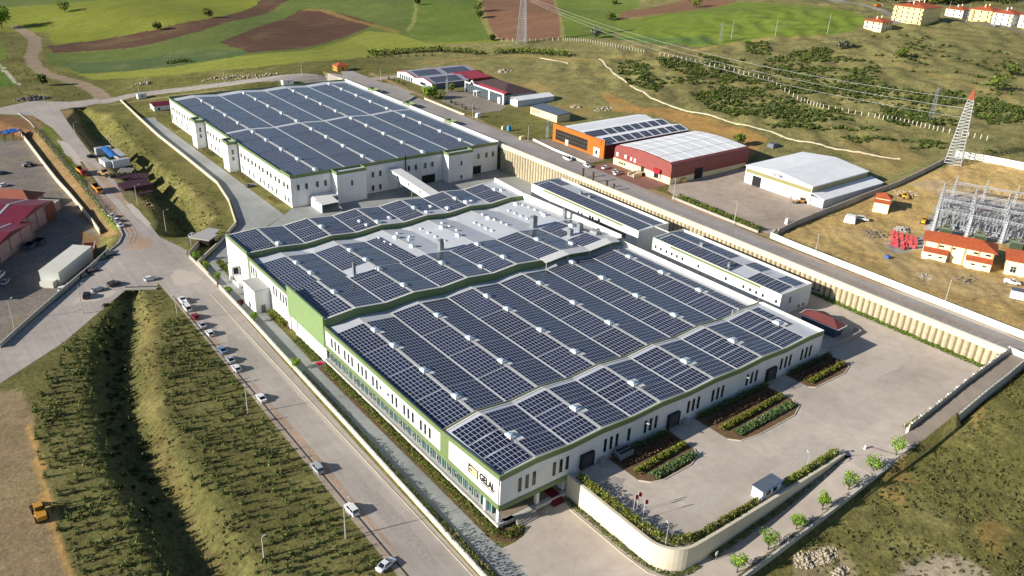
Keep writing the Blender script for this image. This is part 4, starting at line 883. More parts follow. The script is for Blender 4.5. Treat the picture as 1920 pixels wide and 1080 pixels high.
g = G(); g.wall(pw, -.3, 1.4, .4); g.build('wall_face', M_BEAM, n_)
# white substation wall beside the upper road
ws = [(247.6,161.5),(244.3,160.6),(243.7,150),(243.4,120),(243.2,90),(243.0,58)]
v_ = thing('boundary_wall', 'long white-painted wall between the upper road and the sandy substation plot', 'wall', (243.5, 110, 12))
g = G(); g.wall(ws, 11.6, 14.1, .35); g.build('wall_face', mat('white_paint', 'ecebe6', rough=.5, n=.05), v_)
wx = [gp(*p) for p in [(1458,440),(1500,420),(1560,396),(1620,372),(1680,350),(1730,326),(1776,302)]]
g = G(); g.wall(wx, lambda i: wx[i][2]-.8, lambda i: wx[i][2]+2.2, .4); u_ = g.build('boundary_wall', M_CONC); tag(u_, 'dark grey block wall with wire posts between the warehouse yard and substation', 'wall')
wy = [gp(*p) for p in [(1790,294),(1840,302),(1920,318),(2000,335)]]
g = G(); g.wall(wy, lambda i: wy[i][2]-.8, lambda i: wy[i][2]+3.0, .4); u_ = g.build('boundary_wall', MATS['white_paint']); tag(u_, 'white block wall behind the substation, right of the lattice mast', 'wall')
# ================================================================== RIGHT-HAND PLOTS
sheet('setts_forecourt', [(244.6,262),(246,305),(258.2,303),(258.3,262)], 12.04, M_GR)
sheet('brick_forecourt', [(244.6,222),(245,258.5),(257.2,258.5),(257.2,222)], 12.04, M_BR)
LOTP = [(246.5,163),(247.3,208),(250.5,216.5),(257.2,221.8),(300,222),(318,214),(330,206),(334,180),(333,168),(300,166.5),(262,165.5),(250,164)]
g = G(); 
def drape(name, poly, m, st=3.0, lift=.05):
    "thin skin that follows the ground inside a polygon"
    bm = bmesh.new(); xs = [p[0] for p in poly]; ys = [p[1] for p in poly]; P = poly
    if sum(a[0]*b[1]-b[0]*a[1] for a, b in zip(P, P[1:]+P[:1])) < 0: P = P[::-1]
    f = bm.faces.new([bm.verts.new((x, y, 0)) for x, y in P]); f.normal_update(); bmesh.ops.triangulate(bm, faces=[f])
    x = min(xs)+st
    while x < max(xs): bmesh.ops.bisect_plane(bm, geom=bm.verts[:]+bm.edges[:]+bm.faces[:], plane_co=(x,0,0), plane_no=(1,0,0)); x += st
    y = min(ys)+st
    while y < max(ys): bmesh.ops.bisect_plane(bm, geom=bm.verts[:]+bm.edges[:]+bm.faces[:], plane_co=(0,y,0), plane_no=(0,1,0)); y += st
    co = np.array([v.co[:2] for v in bm.verts]); zz = hgt(co[:,0], co[:,1])
    for v, z in zip(bm.verts, zz): v.co.z = float(z)+lift
    me = bpy.data.meshes.new(name); bm.to_mesh(me); bm.free(); me.materials.append(m); o = bpy.data.objects.new(name, me); COL.objects.link(o); o['kind'] = 'structure'; return o
drape('warehouse_yard', LOTP, M_LOT, 3, .09)
drape('forecourt', [W([p])[0] for p in [(826,190),(842,170),(880,172),(952,200),(938,208),(900,213),(865,206)]], M_GR, 3, .1)
drape('access_drive', [W([p])[0] for p in [(693,146),(745,140),(750,146),(700,152)]], M_LOT, 3, .1)
ORG = mat('orange_panel', 'b06419', rough=.5, n=.06, ns=.5, n2=.06); MAR = ribbed('maroon_cladding', '6f2f35', .5, 'Z', .06, rough=.55, n=.08, ns=.3, n2=.06); MARL = ribbed('red_cladding', '8a4842', .5, 'Z', .05, rough=.55, n=.08, ns=.3, n2=.06)
CRM = mat('cream_wall', 'e6d3a6', rough=.8, n=.06, ns=.4, n2=.05); RW = ribbed('white_roof', 'e9eaea', 1.0, 'X', .03, rough=.5, n=.04, ns=.3, n2=.05); DKG = mat('dark_glazing', '2c2924', rough=.25, n=.3, ns=.25, spec=.8)
GRY = ribbed('grey_cladding', 'b4b8bd', .8, 'XY', .05, rough=.6, n=.08, ns=.3, n2=.06); SLT = ribbed('slate_roof', '5c6673', .6, 'X', .06, rough=.5, n=.1, ns=.4); TIL = ribbed('clay_tiles', 'a9532f', .35, 'XY', .09, rough=.85, n=.14, ns=.8, n2=.08)
def gable(g, x0, x1, y0, y1, ze, zr, th=.25, m=0, over=.3, axis='x'):
    "gable roof, ridge along axis"
    if axis == 'x':
        ym = (y0+y1)/2
        g.slab([(x0-over,y0-over,ze),(x1+over,y0-over,ze),(x1+over,ym,zr),(x0-over,ym,zr)], th, m); g.slab([(x0-over,ym,zr),(x1+over,ym,zr),(x1+over,y1+over,ze),(x0-over,y1+over,ze)], th, m)
    else:
        xm = (x0+x1)/2
        g.slab([(x0-over,y0-over,ze),(xm,y0-over,zr),(xm,y1+over,zr),(x0-over,y1+over,ze)], th, m); g.slab([(xm,y0-over,zr),(x1+over,y0-over,ze),(x1+over,y1+over,ze),(xm,y1+over,zr)], th, m)
def gend(g, x, y0, y1, ze, zr, th=.3, m=0): ym = (y0+y1)/2; g.add([(x-th/2,y0,ze),(x-th/2,y1,ze),(x-th/2,ym,zr),(x+th/2,y0,ze),(x+th/2,y1,ze),(x+th/2,ym,zr)], [(0,1,2),(5,4,3),(0,3,4,1),(1,4,5,2),(2,5,3,0)], m)
def hip(g, x0, x1, y0, y1, z0, z1, over=.6, m=0):
    x0 -= over; x1 += over; y0 -= over; y1 += over; w_, l = x1-x0, y1-y0; k = min(w_, l)/2
    r = [(x0+k, (y0+y1)/2, z1), (x1-k, (y0+y1)/2, z1)] if w_ >= l else [((x0+x1)/2, y0+k, z1), ((x0+x1)/2, y1-k, z1)]
    if abs(w_-l) < .02: r[1] = (r[1][0]+.01, r[1][1]+.01, r[1][2])
    b_ = [(x0,y0,z0),(x1,y0,z0),(x1,y1,z0),(x0,y1,z0)]; v = b_+r+[(a, c_, z-.2) for a, c_, z in b_]
    f = [(0,1,5,4),(1,2,5),(2,3,4,5),(3,0,4)] if w_ >= l else [(0,1,4),(1,2,5,4),(2,3,5),(3,0,4,5)]
    g.add(v, f+[(0,6,7,1),(1,7,8,2),(2,8,9,3),(3,9,6,0),(9,8,7,6)], m)
def pvflat(parent, P4, nx, nyy):
    g = G(); g.slab(P4, .06); g.uv = []; q = {0:(0,0),1:(nx,0),2:(nx,nyy),3:(0,nyy)}
    for f in g.f:
        for vi in f: g.uv.append(q[vi % 4])
    return g.build('solar_array', M_PV, parent)
# orange showroom with two solar roofs
O = thing('showroom', 'orange-fronted showroom with dark glazing and rows of solar arrays on its roof', 'showroom', (285, 281, 12))
g = G(); g.box(258.8, 315, 263.6, 299.5, 11.9, 18.2, 0); gend(g, 258.9, 263.6, 275.8, 18.2, 19.7, m=0); gend(g, 258.9, 275.8, 288, 18.2, 19.7, m=0); g.build('wall', MAR, O)
g = G(); g.box(257.9, 258.75, 263.4, 299.8, 18.2, 20.4, 0); g.box(257.9, 258.75, 297.6, 299.8, 11.9, 18.2, 0); g.box(257.9, 258.75, 263.4, 274.6, 11.9, 18.2, 0); g.box(257.95, 258.75, 274.6, 297.6, 11.9, 13.0, 0); g.build('orange_facade', ORG, O)
g = G(); g.box(258.2, 258.6, 274.6, 297.6, 13.0, 18.2, 0)
for k in range(12): g.box(258.1, 258.22, 275+k*1.95, 275.08+k*1.95, 13, 18.2, 1)
for zz in (14.7, 16.4): g.box(258.12, 258.22, 274.6, 297.6, zz, zz+.08, 1)
g.build('shop_window', [DKG, M_FRM], O)
g = G(); g.box(257.75, 257.95, 266.2, 270.2, 12.1, 16.2, 0); g.box(257.72, 257.76, 267.6, 268.9, 13.2, 15.0, 1); g.build('advertising_panel', [M_VENT, M_GLASS], O)
g = G(); g.box(257.6, 257.9, 265.6, 269.4, 18.0, 19.9, 0); g.build('sign_board', mat('sign_orange', 'd9632a', rough=.5), O)
g = G(); g.box(257.75, 258.1, 288.0, 290.2, 12.1, 14.8, 0); g.build('entrance_door', M_MUL, O)
g = G(); gable(g, 259.0, 315, 263.8, 275.8, 18.4, 19.9, m=0, over=.05); gable(g, 259.0, 315, 275.8, 288, 18.4, 19.9, m=0, over=.04); gable(g, 262, 315, 288.1, 299.3, 18.3, 19.4, m=0, over=.03); g.build('roof', RW, O)
for k in range(9):
    x = 261.6+k*5.9
    zo = lambda y, y0: 18.4+1.5*(y-y0)/6+.2
    pvflat(O, [(x,264.5,zo(264.5,263.8)),(x+4.9,264.5,zo(264.5,263.8)),(x+4.9,269.2,zo(269.2,263.8)),(x,269.2,zo(269.2,263.8))], 5, 3)
    if k > 1: pvflat(O, [(x,276.5,zo(276.5,275.8)),(x+4.9,276.5,zo(276.5,275.8)),(x+4.9,281.2,zo(281.2,275.8)),(x,281.2,zo(281.2,275.8))], 5, 3)
pvflat(O, [(261,276.5,zo(276.5,275.8)),(272.4,276.5,zo(276.5,275.8)),(272.4,281.2,zo(281.2,275.8)),(261,281.2,zo(281.2,275.8))], 11, 3)
# red warehouse
Rh = thing('warehouse', 'red clad warehouse with cream base, rounded eaves and white panelled roof', 'warehouse', (281, 239, 12))
g = G(); y0, y1 = 221.8, 256.0; pr = [(y0, 12), (y0, 19.6), (y0+.35, 20.6), (y0+1.3, 21.2), (y0+8.5, 21.75), ((y0+y1)/2, 22.1), (y1-8.5, 21.75), (y1-1.6, 21.0), (y1-.3, 19.8), (y1, 18.6), (y1, 12)]
n = len(pr)
g.add([(257.3, a, b_) for a, b_ in pr]+[(308.5, a, b_) for a, b_ in pr], [tuple(range(n))[::-1], tuple(range(n, 2*n))], 0)
g.add([(257.3, a, b_) for a, b_ in pr]+[(308.5, a, b_) for a, b_ in pr], [(i, i+1, i+1+n, i+n) for i in range(n-1)], 0)
g.f = [f if k < 2 else tuple(reversed(f)) for k, f in enumerate(g.f)]
g.build('cladding', MARL, Rh)
g = G()
rp = [(y0+1.4,21.25),(y0+8.5,21.8),((y0+y1)/2,22.15),(y1-8.5,21.8),(y1-1.8,21.05)]
for i in range(4):
    for k in range(7):
        xa = 258.3+k*7.1; g.slab([(xa,rp[i][0]+.15,rp[i][1]+.08),(xa+6.8,rp[i][0]+.15,rp[i][1]+.08),(xa+6.8,rp[i+1][0]-.15,rp[i+1][1]+.08),(xa,rp[i+1][0]-.15,rp[i+1][1]+.08)], .1)
g.build('roof', [RW], Rh)
g = G(); g.box(257.1, 257.35, 221.6, 256.1, 11.9, 15.0, 0); g.box(257.1, 272, 221.5, 221.82, 11.9, 14.6, 0); g.box(277.5, 306.5, 221.5, 221.82, 11.9, 14.2, 0); g.build('cream_base', CRM, Rh)
g = G(); g.box(272.6, 277.2, 221.5, 221.9, 12, 16.6, 0); g.build('loading_door', M_DARK, Rh)
g = G(); g.box(256.2, 257.3, 227.2, 231.0, 15.2, 17.0, 0); g.box(256.4, 257.3, 230.4, 231.0, 12.9, 15.2, 1); g.box(256.4, 257.3, 227.2, 227.8, 12.9, 15.2, 1); g.box(256.9, 257.3, 227.8, 230.4, 12.9, 15.2, 2); g.build('dock_door', [mat('bright_red', 'a5142a', rough=.5), M_MUL, M_DARK], Rh)
g = G()
for i in range(8): g.box(250.6+i*.62, 251.2+i*.62, 236.6, 239.6, 12.0, 12.2+.16*i, 0)
g.box(250.4, 256.9, 236.3, 236.6, 12, 13.6, 1); g.box(250.4, 256.9, 239.6, 239.9, 12, 13.6, 1); g.box(255.4, 257.1, 236.3, 240, 12, 13.4, 0); g.build('entrance_ramp', [M_CONC, CRM], Rh)
g = G(); g.box(256.95, 257.12, 237, 238.8, 13.4, 15.6, 0); g.build('door', DKG, Rh)
for yy in (251.9, 250.4, 248.9): g = G(); g.box(256.95, 257.12, yy-.5, yy+.5, 13.2, 14.1, 0); g.build('window', M_GLASS, Rh)
for (yy, zz, mm, rr) in ((254.0,16.9,M_VENT,.85),(248.8,17.1,M_VENT,.8),(247.6,17.0,MATS['bright_red'],.7),(245.3,17.0,M_VENT,.7),(244.2,17.0,MATS['bright_red'],.65),(243.0,16.9,M_VENT,.8)):
    g = G(); g.box(257.1, 257.28, yy-rr/1.3, yy+rr/1.3, zz-rr, zz+rr, 0); g.build('sign_mark', mm, Rh)
# white warehouse
Wh = thing('warehouse', 'large white gabled warehouse with sky-lit band and grey lean-to in the dusty yard', 'warehouse', (308, 188, 12))
g = G(); y0, y1 = 174.8, 207.4; g.box(288.1, 328, y0, y1, 11.8, 19.4, 0); gend(g, 288.2, y0, y1, 19.4, 21.2, m=0); g.build('wall', ribbed('white_block', 'dedcd6', .9, 'Y', .03, rough=.7, n=.06, ns=.3, n2=.05), Wh)
g = G(); gable(g, 288, 328, y0, y1, 19.75, 21.6, .25, over=.35); g.build('roof', RW, Wh)
g = G(); g.box(287.95, 288.12, y0+.4, y1-.4, 17.0, 18.5, 0); g.box(289, 327.8, y0-.12, y0+.02, 16.9, 19.0, 0); g.build('translucent_band', mat('olive_translucent', '8f8a5d', rough=.4, n=.08, ns=.4), Wh)
g = G(); g.box(287.9, 288.15, 199.0, 203.2, 11.9, 16.4, 0); g.build('loading_door', M_DARK, Wh)
g = G(); g.box(287.9, 288.15, 180.2, 184.6, 11.9, 16.6, 0); g.build('shutter', GRY, Wh)
g = G(); g.box(288.4, 331, 168.9, 174.65, 11.8, 15.7, 0); g.build('lean_to', GRY, Wh); g = G(); g.slab([(288.1,168.5,15.95),(331.3,168.5,15.95),(331.3,174.7,17.1),(288.1,174.7,17.1)], .2); g.build('lean_to_roof', RW, Wh)
for k, (cc, dy) in enumerate((('2a2e63', 0), ('b0364a', 1.1), ('b0364a', 2.1), ('c04456', 3.1))):
    g = G(); y = 194.0-dy
    g.box(287.8, 287.92, y-.7, y, 20.0, 20.22, 0); g.box(287.8, 287.92, y-.7, y-.5 if k % 2 else y-.52, 19.2, 20.0, 0)
    if k % 2: g.box(287.8, 287.92, y-.5, y, 19.5, 19.7, 0); g.box(287.8, 287.92, y-.7, y, 19.0, 19.2, 0)
    g.build('sign_letter', mat('sign_%d' % k, cc, rough=.5), Wh)
g = G(); g.add([(287.8,189.9,19.1),(287.8,188.6,19.6),(287.8,189.9,20.3),(287.92,189.9,19.1),(287.92,188.6,19.6),(287.92,189.9,20.3)], [(2,1,0),(3,4,5),(0,1,4,3),(1,2,5,4),(2,0,3,5)], 0); g.build('sign_arrow', mat('sign_blue', '2f4f9c', rough=.5), Wh)
# low shed
Sh = thing('storage_shed', 'long cream block shed with grey sheet roof in rough grass behind showroom', 'shed', (286, 336, 12))
g = G(); g.box(281.6, 290.6, 324.8, 347.2, 11.6, 15.9, 0); g.box(281.5, 281.62, 339, 346.5, 13.2, 15.4, 1); g.build('wall', [CRM, mat('pink_patch', 'b99a86', n=.1)], Sh); g = G(); g.slab([(281.2,324.4,16.1),(290.9,324.4,16.7),(290.9,347.6,16.7),(281.2,347.6,16.1)], .2); g.build('roof', SLT, Sh)
# twin-gabled solar factory
Bf = thing('factory', 'pale blue twin-gabled factory with red roof edges and large dark solar roofs', 'factory', (288, 441, 12))
LB = ribbed('pale_blue_cladding', 'c3ccd6', .8, 'XY', .04, rough=.6, n=.05, ns=.4); RED = mat('red_trim', '9c3440', rough=.6)
g = G()
for y0, y1, x1 in ((421.5, 441, 292), (441.2, 463, 312)):
    g.box(265.6, x1, y0, y1, 11.6, 15.2, 0); gend(g, 265.8, y0, y1, 15.2, 17.0, m=0); gend(g, x1-.2, y0, y1, 15.2, 17.0, m=0)
g.build('wall', LB, Bf); g = G(); gable(g, 265.6, 292, 421.5, 441, 15.5, 17.3, .2, over=.2); gable(g, 265.6, 312, 441.2, 463, 15.52, 17.3, .2, over=.2); g.build('roof', mat('mauve_roof', '9d98a3', rough=.5, n=.06), Bf)
for x0 in (265.2,):
    for y0, y1 in ((421.5, 441), (441.2, 463)):
        ym = (y0+y1)/2; g = G(); g.slab([(x0,y0-.3,15.75),(x0+.7,y0-.3,15.75),(x0+.7,ym,17.55),(x0,ym,17.55)], .3); g.slab([(x0,ym,17.55),(x0+.7,ym,17.55),(x0+.7,y1+.2,15.75),(x0,y1+.2,15.75)], .3); g.build('red_verge', RED, Bf)
for x0, x1, y0, y1 in ((268,288,422.8,430.6),(269,286,443,451.5),(290,308,443,451.5)):
    zf = lambda y: 15.5+1.8*(y-(421.5 if y < 441 else 441.2))/(9.75 if y < 441 else 10.9)+.2
    pvflat(Bf, [(x0,y0,zf(y0)),(x1,y0,zf(y0)),(x1,y1,zf(y1)),(x0,y1,zf(y1))], int(x1-x0), 5)
for k in range(6): window(Bf, 265.5, 445.5+k*2.7, 13.4, 1.3, 2.4, 'x', mf=M_MUL, sash=False)
for k in range(4): window(Bf, 265.5, 429.5+k*1.6, 13.6, 1.1, 1.5, 'x', sash=False)
g = G(); g.box(292.2, 310, 424, 441, 11.6, 15.4, 0); g.box(265.7, 292, 421.2, 421.45, 11.7, 15.3, 1); g.build('dark_flank', [MAR, SLT], Bf)
g = G(); g.slab([(292.1,423.6,15.5),(310.4,423.6,15.5),(310.4,441,16.6),(292.1,441,16.6)], .2); g.build('side_roof', RED, Bf)
# showroom with white portal frame and dark hipped roof
Gb = thing('showroom', 'white-framed showroom with striped dark glazing and a brown hipped roof by small forecourt', 'showroom', (292, 390, 12))
g = G(); g.box(281.2, 304, 372.8, 408.5, 11.6, 17.0, 0); g.build('wall', mat('off_white_wall', 'cfccc4', n=.05), Gb)
g = G(); g.box(280.6, 281.1, 370.5, 408.4, 12.1, 17.4, 0)
for k in range(6): g.box(280.5, 280.62, 371, 408, 12.8+k*.82, 12.98+k*.82, 1)
g.build('glazing', [mat('slate_glass', '26323a', rough=.2, spec=.8), mat('stripe_grey', '7d8a92', rough=.5)], Gb)
g = G(); g.box(280.3, 280.9, 408.2, 409.1, 11.8, 18.4, 0); g.box(280.3, 280.9, 383.6, 384.8, 11.8, 18.0, 0); g.box(280.3, 280.9, 370.2, 371.2, 11.8, 18.0, 0); g.box(280.3, 280.9, 371.2, 399.5, 17.5, 18.2, 0); g.box(280.3, 280.9, 403.5, 408.2, 17.5, 18.2, 0)
g.slab([(280.3,399.5,18.2),(280.9,399.5,18.2),(280.9,401.5,20.3),(280.3,401.5,20.3)], .7); g.slab([(280.3,401.5,20.3),(280.9,401.5,20.3),(280.9,403.5,18.2),(280.3,403.5,18.2)], .7); g.box(280.2, 280.6, 373.2, 375.6, 12, 15.6, 0)
g.build('portal_frame', M_VENT, Gb)
g = G(); hip(g, 281.8, 304.5, 372, 408.5, 17.0, 20.6, .5, 0); g.build('roof', ribbed('brown_roof', '4d3b3b', .5, 'Y', .05, rough=.7, n=.1, ns=.5), Gb)
g = G(); g.slab([(281,371.4,17.45),(284.2,371.4,18.6),(284.2,399,18.6),(281,399,17.45)], .2); g.build('red_roof_edge', RED, Gb)
g = G(); g.box(278.2, 280.4, 393.4, 397, 15.0, 15.3, 0); g.box(278.3, 278.6, 393.5, 393.8, 12, 15, 0); g.box(278.3, 278.6, 396.6, 396.9, 12, 15, 0); g.build('porch', M_VENT, Gb)
Gs = thing('storage_shed', 'white ribbed shed with sloping white roof behind the brown-roofed showroom', 'shed', (298, 376, 12))
g = G(); g.box(284.5, 311, 362.5, 371.6, 11.6, 15.4, 0); g.build('wall', ribbed('blueish_white', 'c9d2dc', .8, 'XY', .05, rough=.6, n=.05), Gs); g = G(); gable(g, 284.5, 311, 362.5, 371.6, 15.6, 16.8, .2, over=.2); g.build('roof', RW, Gs)
# ------------------------------------------------------------------ small houses and flats
def house(label, cat, x0, x1, y0, y1, zg, h, rise, wallc, floors, nx, nyy, balc=False, over=.9, name='house', chim=2, attic=True, wd=1.0, hh=1.25, dark=None):
    o = thing(name, label, cat, ((x0+x1)/2, (y0+y1)/2, zg)); mw = mat('wall_'+wallc, wallc, rough=.85, n=.06, ns=.6, n2=.04)
    g = G(); g.box(x0, x1, y0, y1, zg-2, zg+h, 0); g.build('wall', mw, o); g = G(); hip(g, x0, x1, y0, y1, zg+h+.05, zg+h+rise, over, 0); g.build('roof', TIL, o)
    for f in range(floors):
        zz = zg+1.7+f*h/floors
        for i in range(nyy): window(o, x0-.02, y0+(i+.5)*(y1-y0)/nyy, zz, wd, hh, 'x', mf=M_MUL, sash=False)
        for i in range(nx): window(o, x0+(i+.5)*(x1-x0)/nx, y0-.02, zz, wd, hh, 'y', mf=M_MUL, sash=False)
        if balc and f:
            for yy in (y0+1.8, y1-1.8):
                g = G(); g.box(x0-1.3, x0-.03, yy-1.7, yy+1.7, zz-1.75, zz-1.55, 0); g.box(x0-1.3, x0-1.2, yy-1.7, yy+1.7, zz-1.55, zz-.7, 1); g.box(x0-1.2, x0-.03, yy-1.7, yy-1.62, zz-1.55, zz-.7, 1); g.box(x0-1.2, x0-.03, yy+1.62, yy+1.7, zz-1.55, zz-.7, 1); g.build('balcony', [M_VENT, mat('balcony_yellow', 'd8c07a', n=.05)], o)
    for k in range(chim): 
        xx = x0+(k+.7)*(x1-x0)/(chim+.4); g = G(); g.box(xx-.4, xx+.4, (y0+y1)/2-.4, (y0+y1)/2+.4, zg+h+rise*.55, zg+h+rise+1.0, 0); g.box(xx-.5, xx+.5, (y0+y1)/2-.5, (y0+y1)/2+.5, zg+h+rise+1.0, zg+h+rise+1.15, 1); g.build('chimney', [mw, M_CONC], o)
    return o
house('small ochre hut with red hipped roof alone in the grass beyond rear road', 'hut', 239.5, 247.5, 494, 500.5, H(243,497)-.2, 3.3, 1.9, 'cf9a45', 1, 1, 2, chim=0, over=.5, name='hut', wd=1.2, hh=1.8)
A_ = house('tall yellow apartment block with balconies and crowded roof tanks on the hill', 'apartment block', 629, 655, 322, 345, 43.6, 12.2, 3.0, 'e3cf96', 4, 6, 5, True, name='apartment_block', chim=3)
for k in range(9):
    x = 632+k*2.3; g = G(); g.slab([(x,334,57.4),(x+1.4,334,57.4),(x+1.4,336,58.9),(x,336,58.9)], .1, 0); g.tube((x,336.4,59.2), (x+1.4,336.4,59.2), .32, n=8, m=1); g.build('solar_water_heater', [M_GLASS, M_VENT], A_)
house('low cream two-storey house with red roof at the edge of the green field', 'house', 592, 606, 331, 345, 40.5, 6.0, 2.4, 'e8d9b0', 2, 3, 3)
house('yellow apartment block beside the white one along the hilltop road', 'apartment block', 689, 705, 299.5, 316, 44.6, 9.6, 2.8, 'e3cf96', 3, 3, 3, True, name='apartment_block')
house('white-blue apartment block at the far right of the hilltop road', 'apartment block', 686.5, 702, 283, 297.5, 44.6, 9.4, 2.8, 'dfe3ea', 3, 3, 3, True, name='apartment_block')
house('cream house partly cut off by the right edge of the photo', 'house', 692, 708, 262, 280.5, 44.8, 9.4, 2.8, 'efe6d0', 3, 3, 3, name='house')
house('small white house with red roof between the tall yellow blocks', 'house', 736, 752, 343, 358, 41.4, 6.2, 2.4, 'e6ddd0', 2, 3, 3)
# ------------------------------------------------------------------ substation
def rotp(o, ang): o.rotation_euler = (0, 0, ang)
UA = math.atan2(-19.6, 8.7)                                   # direction of the substation rows
def local_thing(name, label, cat, x, y, z, ang, group=None): return thing(name, label, cat, (x, y, z), ang, group)
def substation_house(label, x, y, L_, D_, h, rise, annex_=True):
    o = local_thing('control_building', label, 'building', x, y, 12.0, UA); LW = mat('pale_yellow_wall', 'efe3bd', rough=.85, n=.04, ns=.5); OC = mat('ochre_pier', 'b49355', rough=.85, n=.06)
    g = G(); g.box(0, L_, 0, D_, -.3, h, 0); g.build('wall', LW, o, local=True)
    g = G(); hip(g, 0, L_, 0, D_, h+.05, h+rise, .8, 0); g.build('roof', TIL, o, local=True)
    if annex_:
        for a, b_ in ((.3, L_*.36), (L_*.63, L_-.2)):
            g = G(); g.box(a, b_, -2.6, -.02, -.3, 2.9, 0); g.build('annex', LW, o, local=True); g = G(); g.slab([(a-.2,-2.9,3.0),(b_+.2,-2.9,3.0),(b_+.2,-.03,3.9),(a-.2,-.03,3.9)], .15); g.build('annex_roof', TIL, o, local=True)
            for k in range(2): g = G(); xx = a+(b_-a)*(.3+.45*k); g.box(xx-.6, xx+.6, -2.68, -2.58, 1.5, 2.0, 0); g.build('window', M_GLASS, o, local=True)
        for k in range(6):
            g = G(); xx = .15+k*(L_-.5)/5.0; g.box(xx-.25, xx+.25, -.12, -.03, 4.0 if k in (0,1,4,5) else 0, h-.1, 0); g.build('pier', OC, o, local=True)
        for k in (1,2,4,5): g = G(); xx = (k+.5)*(L_)/6; g.box(xx-.8, xx+.8, -.1, 0, h-1.6, h-1.0, 0); g.build('window', M_GLASS, o, local=True)
    else:
        for k in range(5): g = G(); xx = 2.2+k*4.4; g.box(xx-.8, xx+.8, -.1, 0, 1.2, 3.2, 0); g.box(xx-.05, xx+.05, -.14, -.1, 1.2, 3.2, 1); g.box(xx-.8, xx+.8, -.14, -.1, 2.4, 2.5, 1); g.build('window', [M_GLASS, M_MUL], o, local=True)
    return o
substation_house('pale yellow control building with two lean-tos under a long red tiled roof', 276.6, 121.4, 21.5, 9, 6.2, 2.2)
substation_house('pale yellow single-block building with square windows, cut by the right photo edge', 286.0, 97.6, 24, 10, 5.4, 2.4, False)
o = local_thing('guard_house', 'small two-tier pale yellow hut with red roofs beside the white warehouse', 'hut', 303.6, 156.4, 12.4, UA)
g = G(); g.box(0, 5.6, 0, 6.2, -.4, 4.0, 0); g.box(.2, 5.4, 1.6, 6.0, 4.0, 5.4, 0); g.build('wall', MATS['pale_yellow_wall'], o, local=True); g = G(); g.slab([(-.4,-.5,3.9),(6,-.5,3.9),(6,1.6,4.7),(-.4,1.6,4.7)], .15); hip(g, .2, 5.4, 1.6, 6.0, 5.45, 7.0, .6, 0); g.build('roof', TIL, o, local=True)
def lattice(g, p, q, w0, w1, nb, r=.07, m=0, diag=True):
    "four-legged lattice member from p to q (any direction)"
    p = Vector(p); q = Vector(q); d = (q-p).normalized(); a = (Vector((0,0,1)) if abs(d.z) < .9 else Vector((1,0,0))).cross(d).normalized(); b_ = d.cross(a)
    C4 = lambda c_, w_: [c_+a*w_/2+b_*w_/2, c_-a*w_/2+b_*w_/2, c_-a*w_/2-b_*w_/2, c_+a*w_/2-b_*w_/2]
    prev = None
    for i in range(nb+1):
        t_ = i/nb; cur = C4(p.lerp(q, t_), w0+(w1-w0)*t_)
        if prev:
            for k in range(4):
                g.tube(prev[k], cur[k], r, n=4, m=m)
                if diag: g.tube(prev[k], cur[(k+1) % 4], r*.65, n=3, m=m)
                g.tube(cur[k], cur[(k+1) % 4], r*.6, n=3, m=m)
        prev = cur
M_LAT = mat('lattice_steel', 'a9adb2', rough=.45, metal=.3, n=.1, ns=.5); M_INS = mat('brown_insulator', '5a3a30', rough=.35)
ca_, sa_ = math.cos(UA), math.sin(UA)
def up_(u, v, z=0): return (303.5+u*ca_-v*sa_, 131.5+u*sa_+v*ca_, 12.6+z)
# beam rows parallel to the road: (offset behind the front row, height, columns u)
for r_, (v, hh, us) in enumerate(((0, 8.4, (0, 11.3, 22.6, 33.9)), (11, 9.4, (0, 11.3, 22.6, 33.9)), (24, 9.4, (0, 11.3, 22.6, 33.9)), (40, 9.0, (4, 15, 26, 37)))):
    o = thing('busbar_gantry', 'lattice steel busbar gantry, %s row of the substation' % ('front', 'second', 'third', 'rearmost')[r_], 'gantry', up_(0, v)); off = Vector(up_(0, v))
    for u in us:
        g = G(); (lattice(g, up_(u, v, -.8), up_(u, v, hh), 1.1, .6, 9, .09) if r_ else (g.tube(up_(u, v, -.8), up_(u, v, hh), .62, .5, n=4), lattice(g, up_(u, v, -.8), up_(u, v, hh), 1.35, .9, 9, .08))); lattice(g, up_(u, v, hh), up_(u, v, hh+2.6), .6, .1, 3, .06); g.build('column', M_LAT, o)
    g = G(); lattice(g, up_(us[0], v, hh-.4), up_(us[-1], v, hh-.4), .8, .8, 30, .06); g.build('beam', M_LAT, o)
    for k in range(9):
        u = us[0]+2.3+k*3.6; g = G(); 
        for j in range(6): g.tube(up_(u, v-.2, hh-.9-j*.22), up_(u, v-.2, hh-.78-j*.22), .16, n=6)
        g.build('insulator_string', M_INS, o)
g = G(); o = thing('busbar_wires', 'bundle of slack overhead busbar wires strung between the substation gantries', 'wires', up_(10, 12, 8))
for k in range(9):
    u = 2.3+k*3.6
    for v0, v1 in ((0, 11), (11, 24), (24, 40)):
        pr_ = None
        for j in range(7):
            t_ = j/6; c_ = up_(u, v0+(v1-v0)*t_, 7.6+.4*t_-1.6*4*t_*(1-t_)*.35)
            if pr_: g.tube(pr_, c_, .035, n=3)
            pr_ = c_
    g.build('wire', M_LAT, o); g = G()
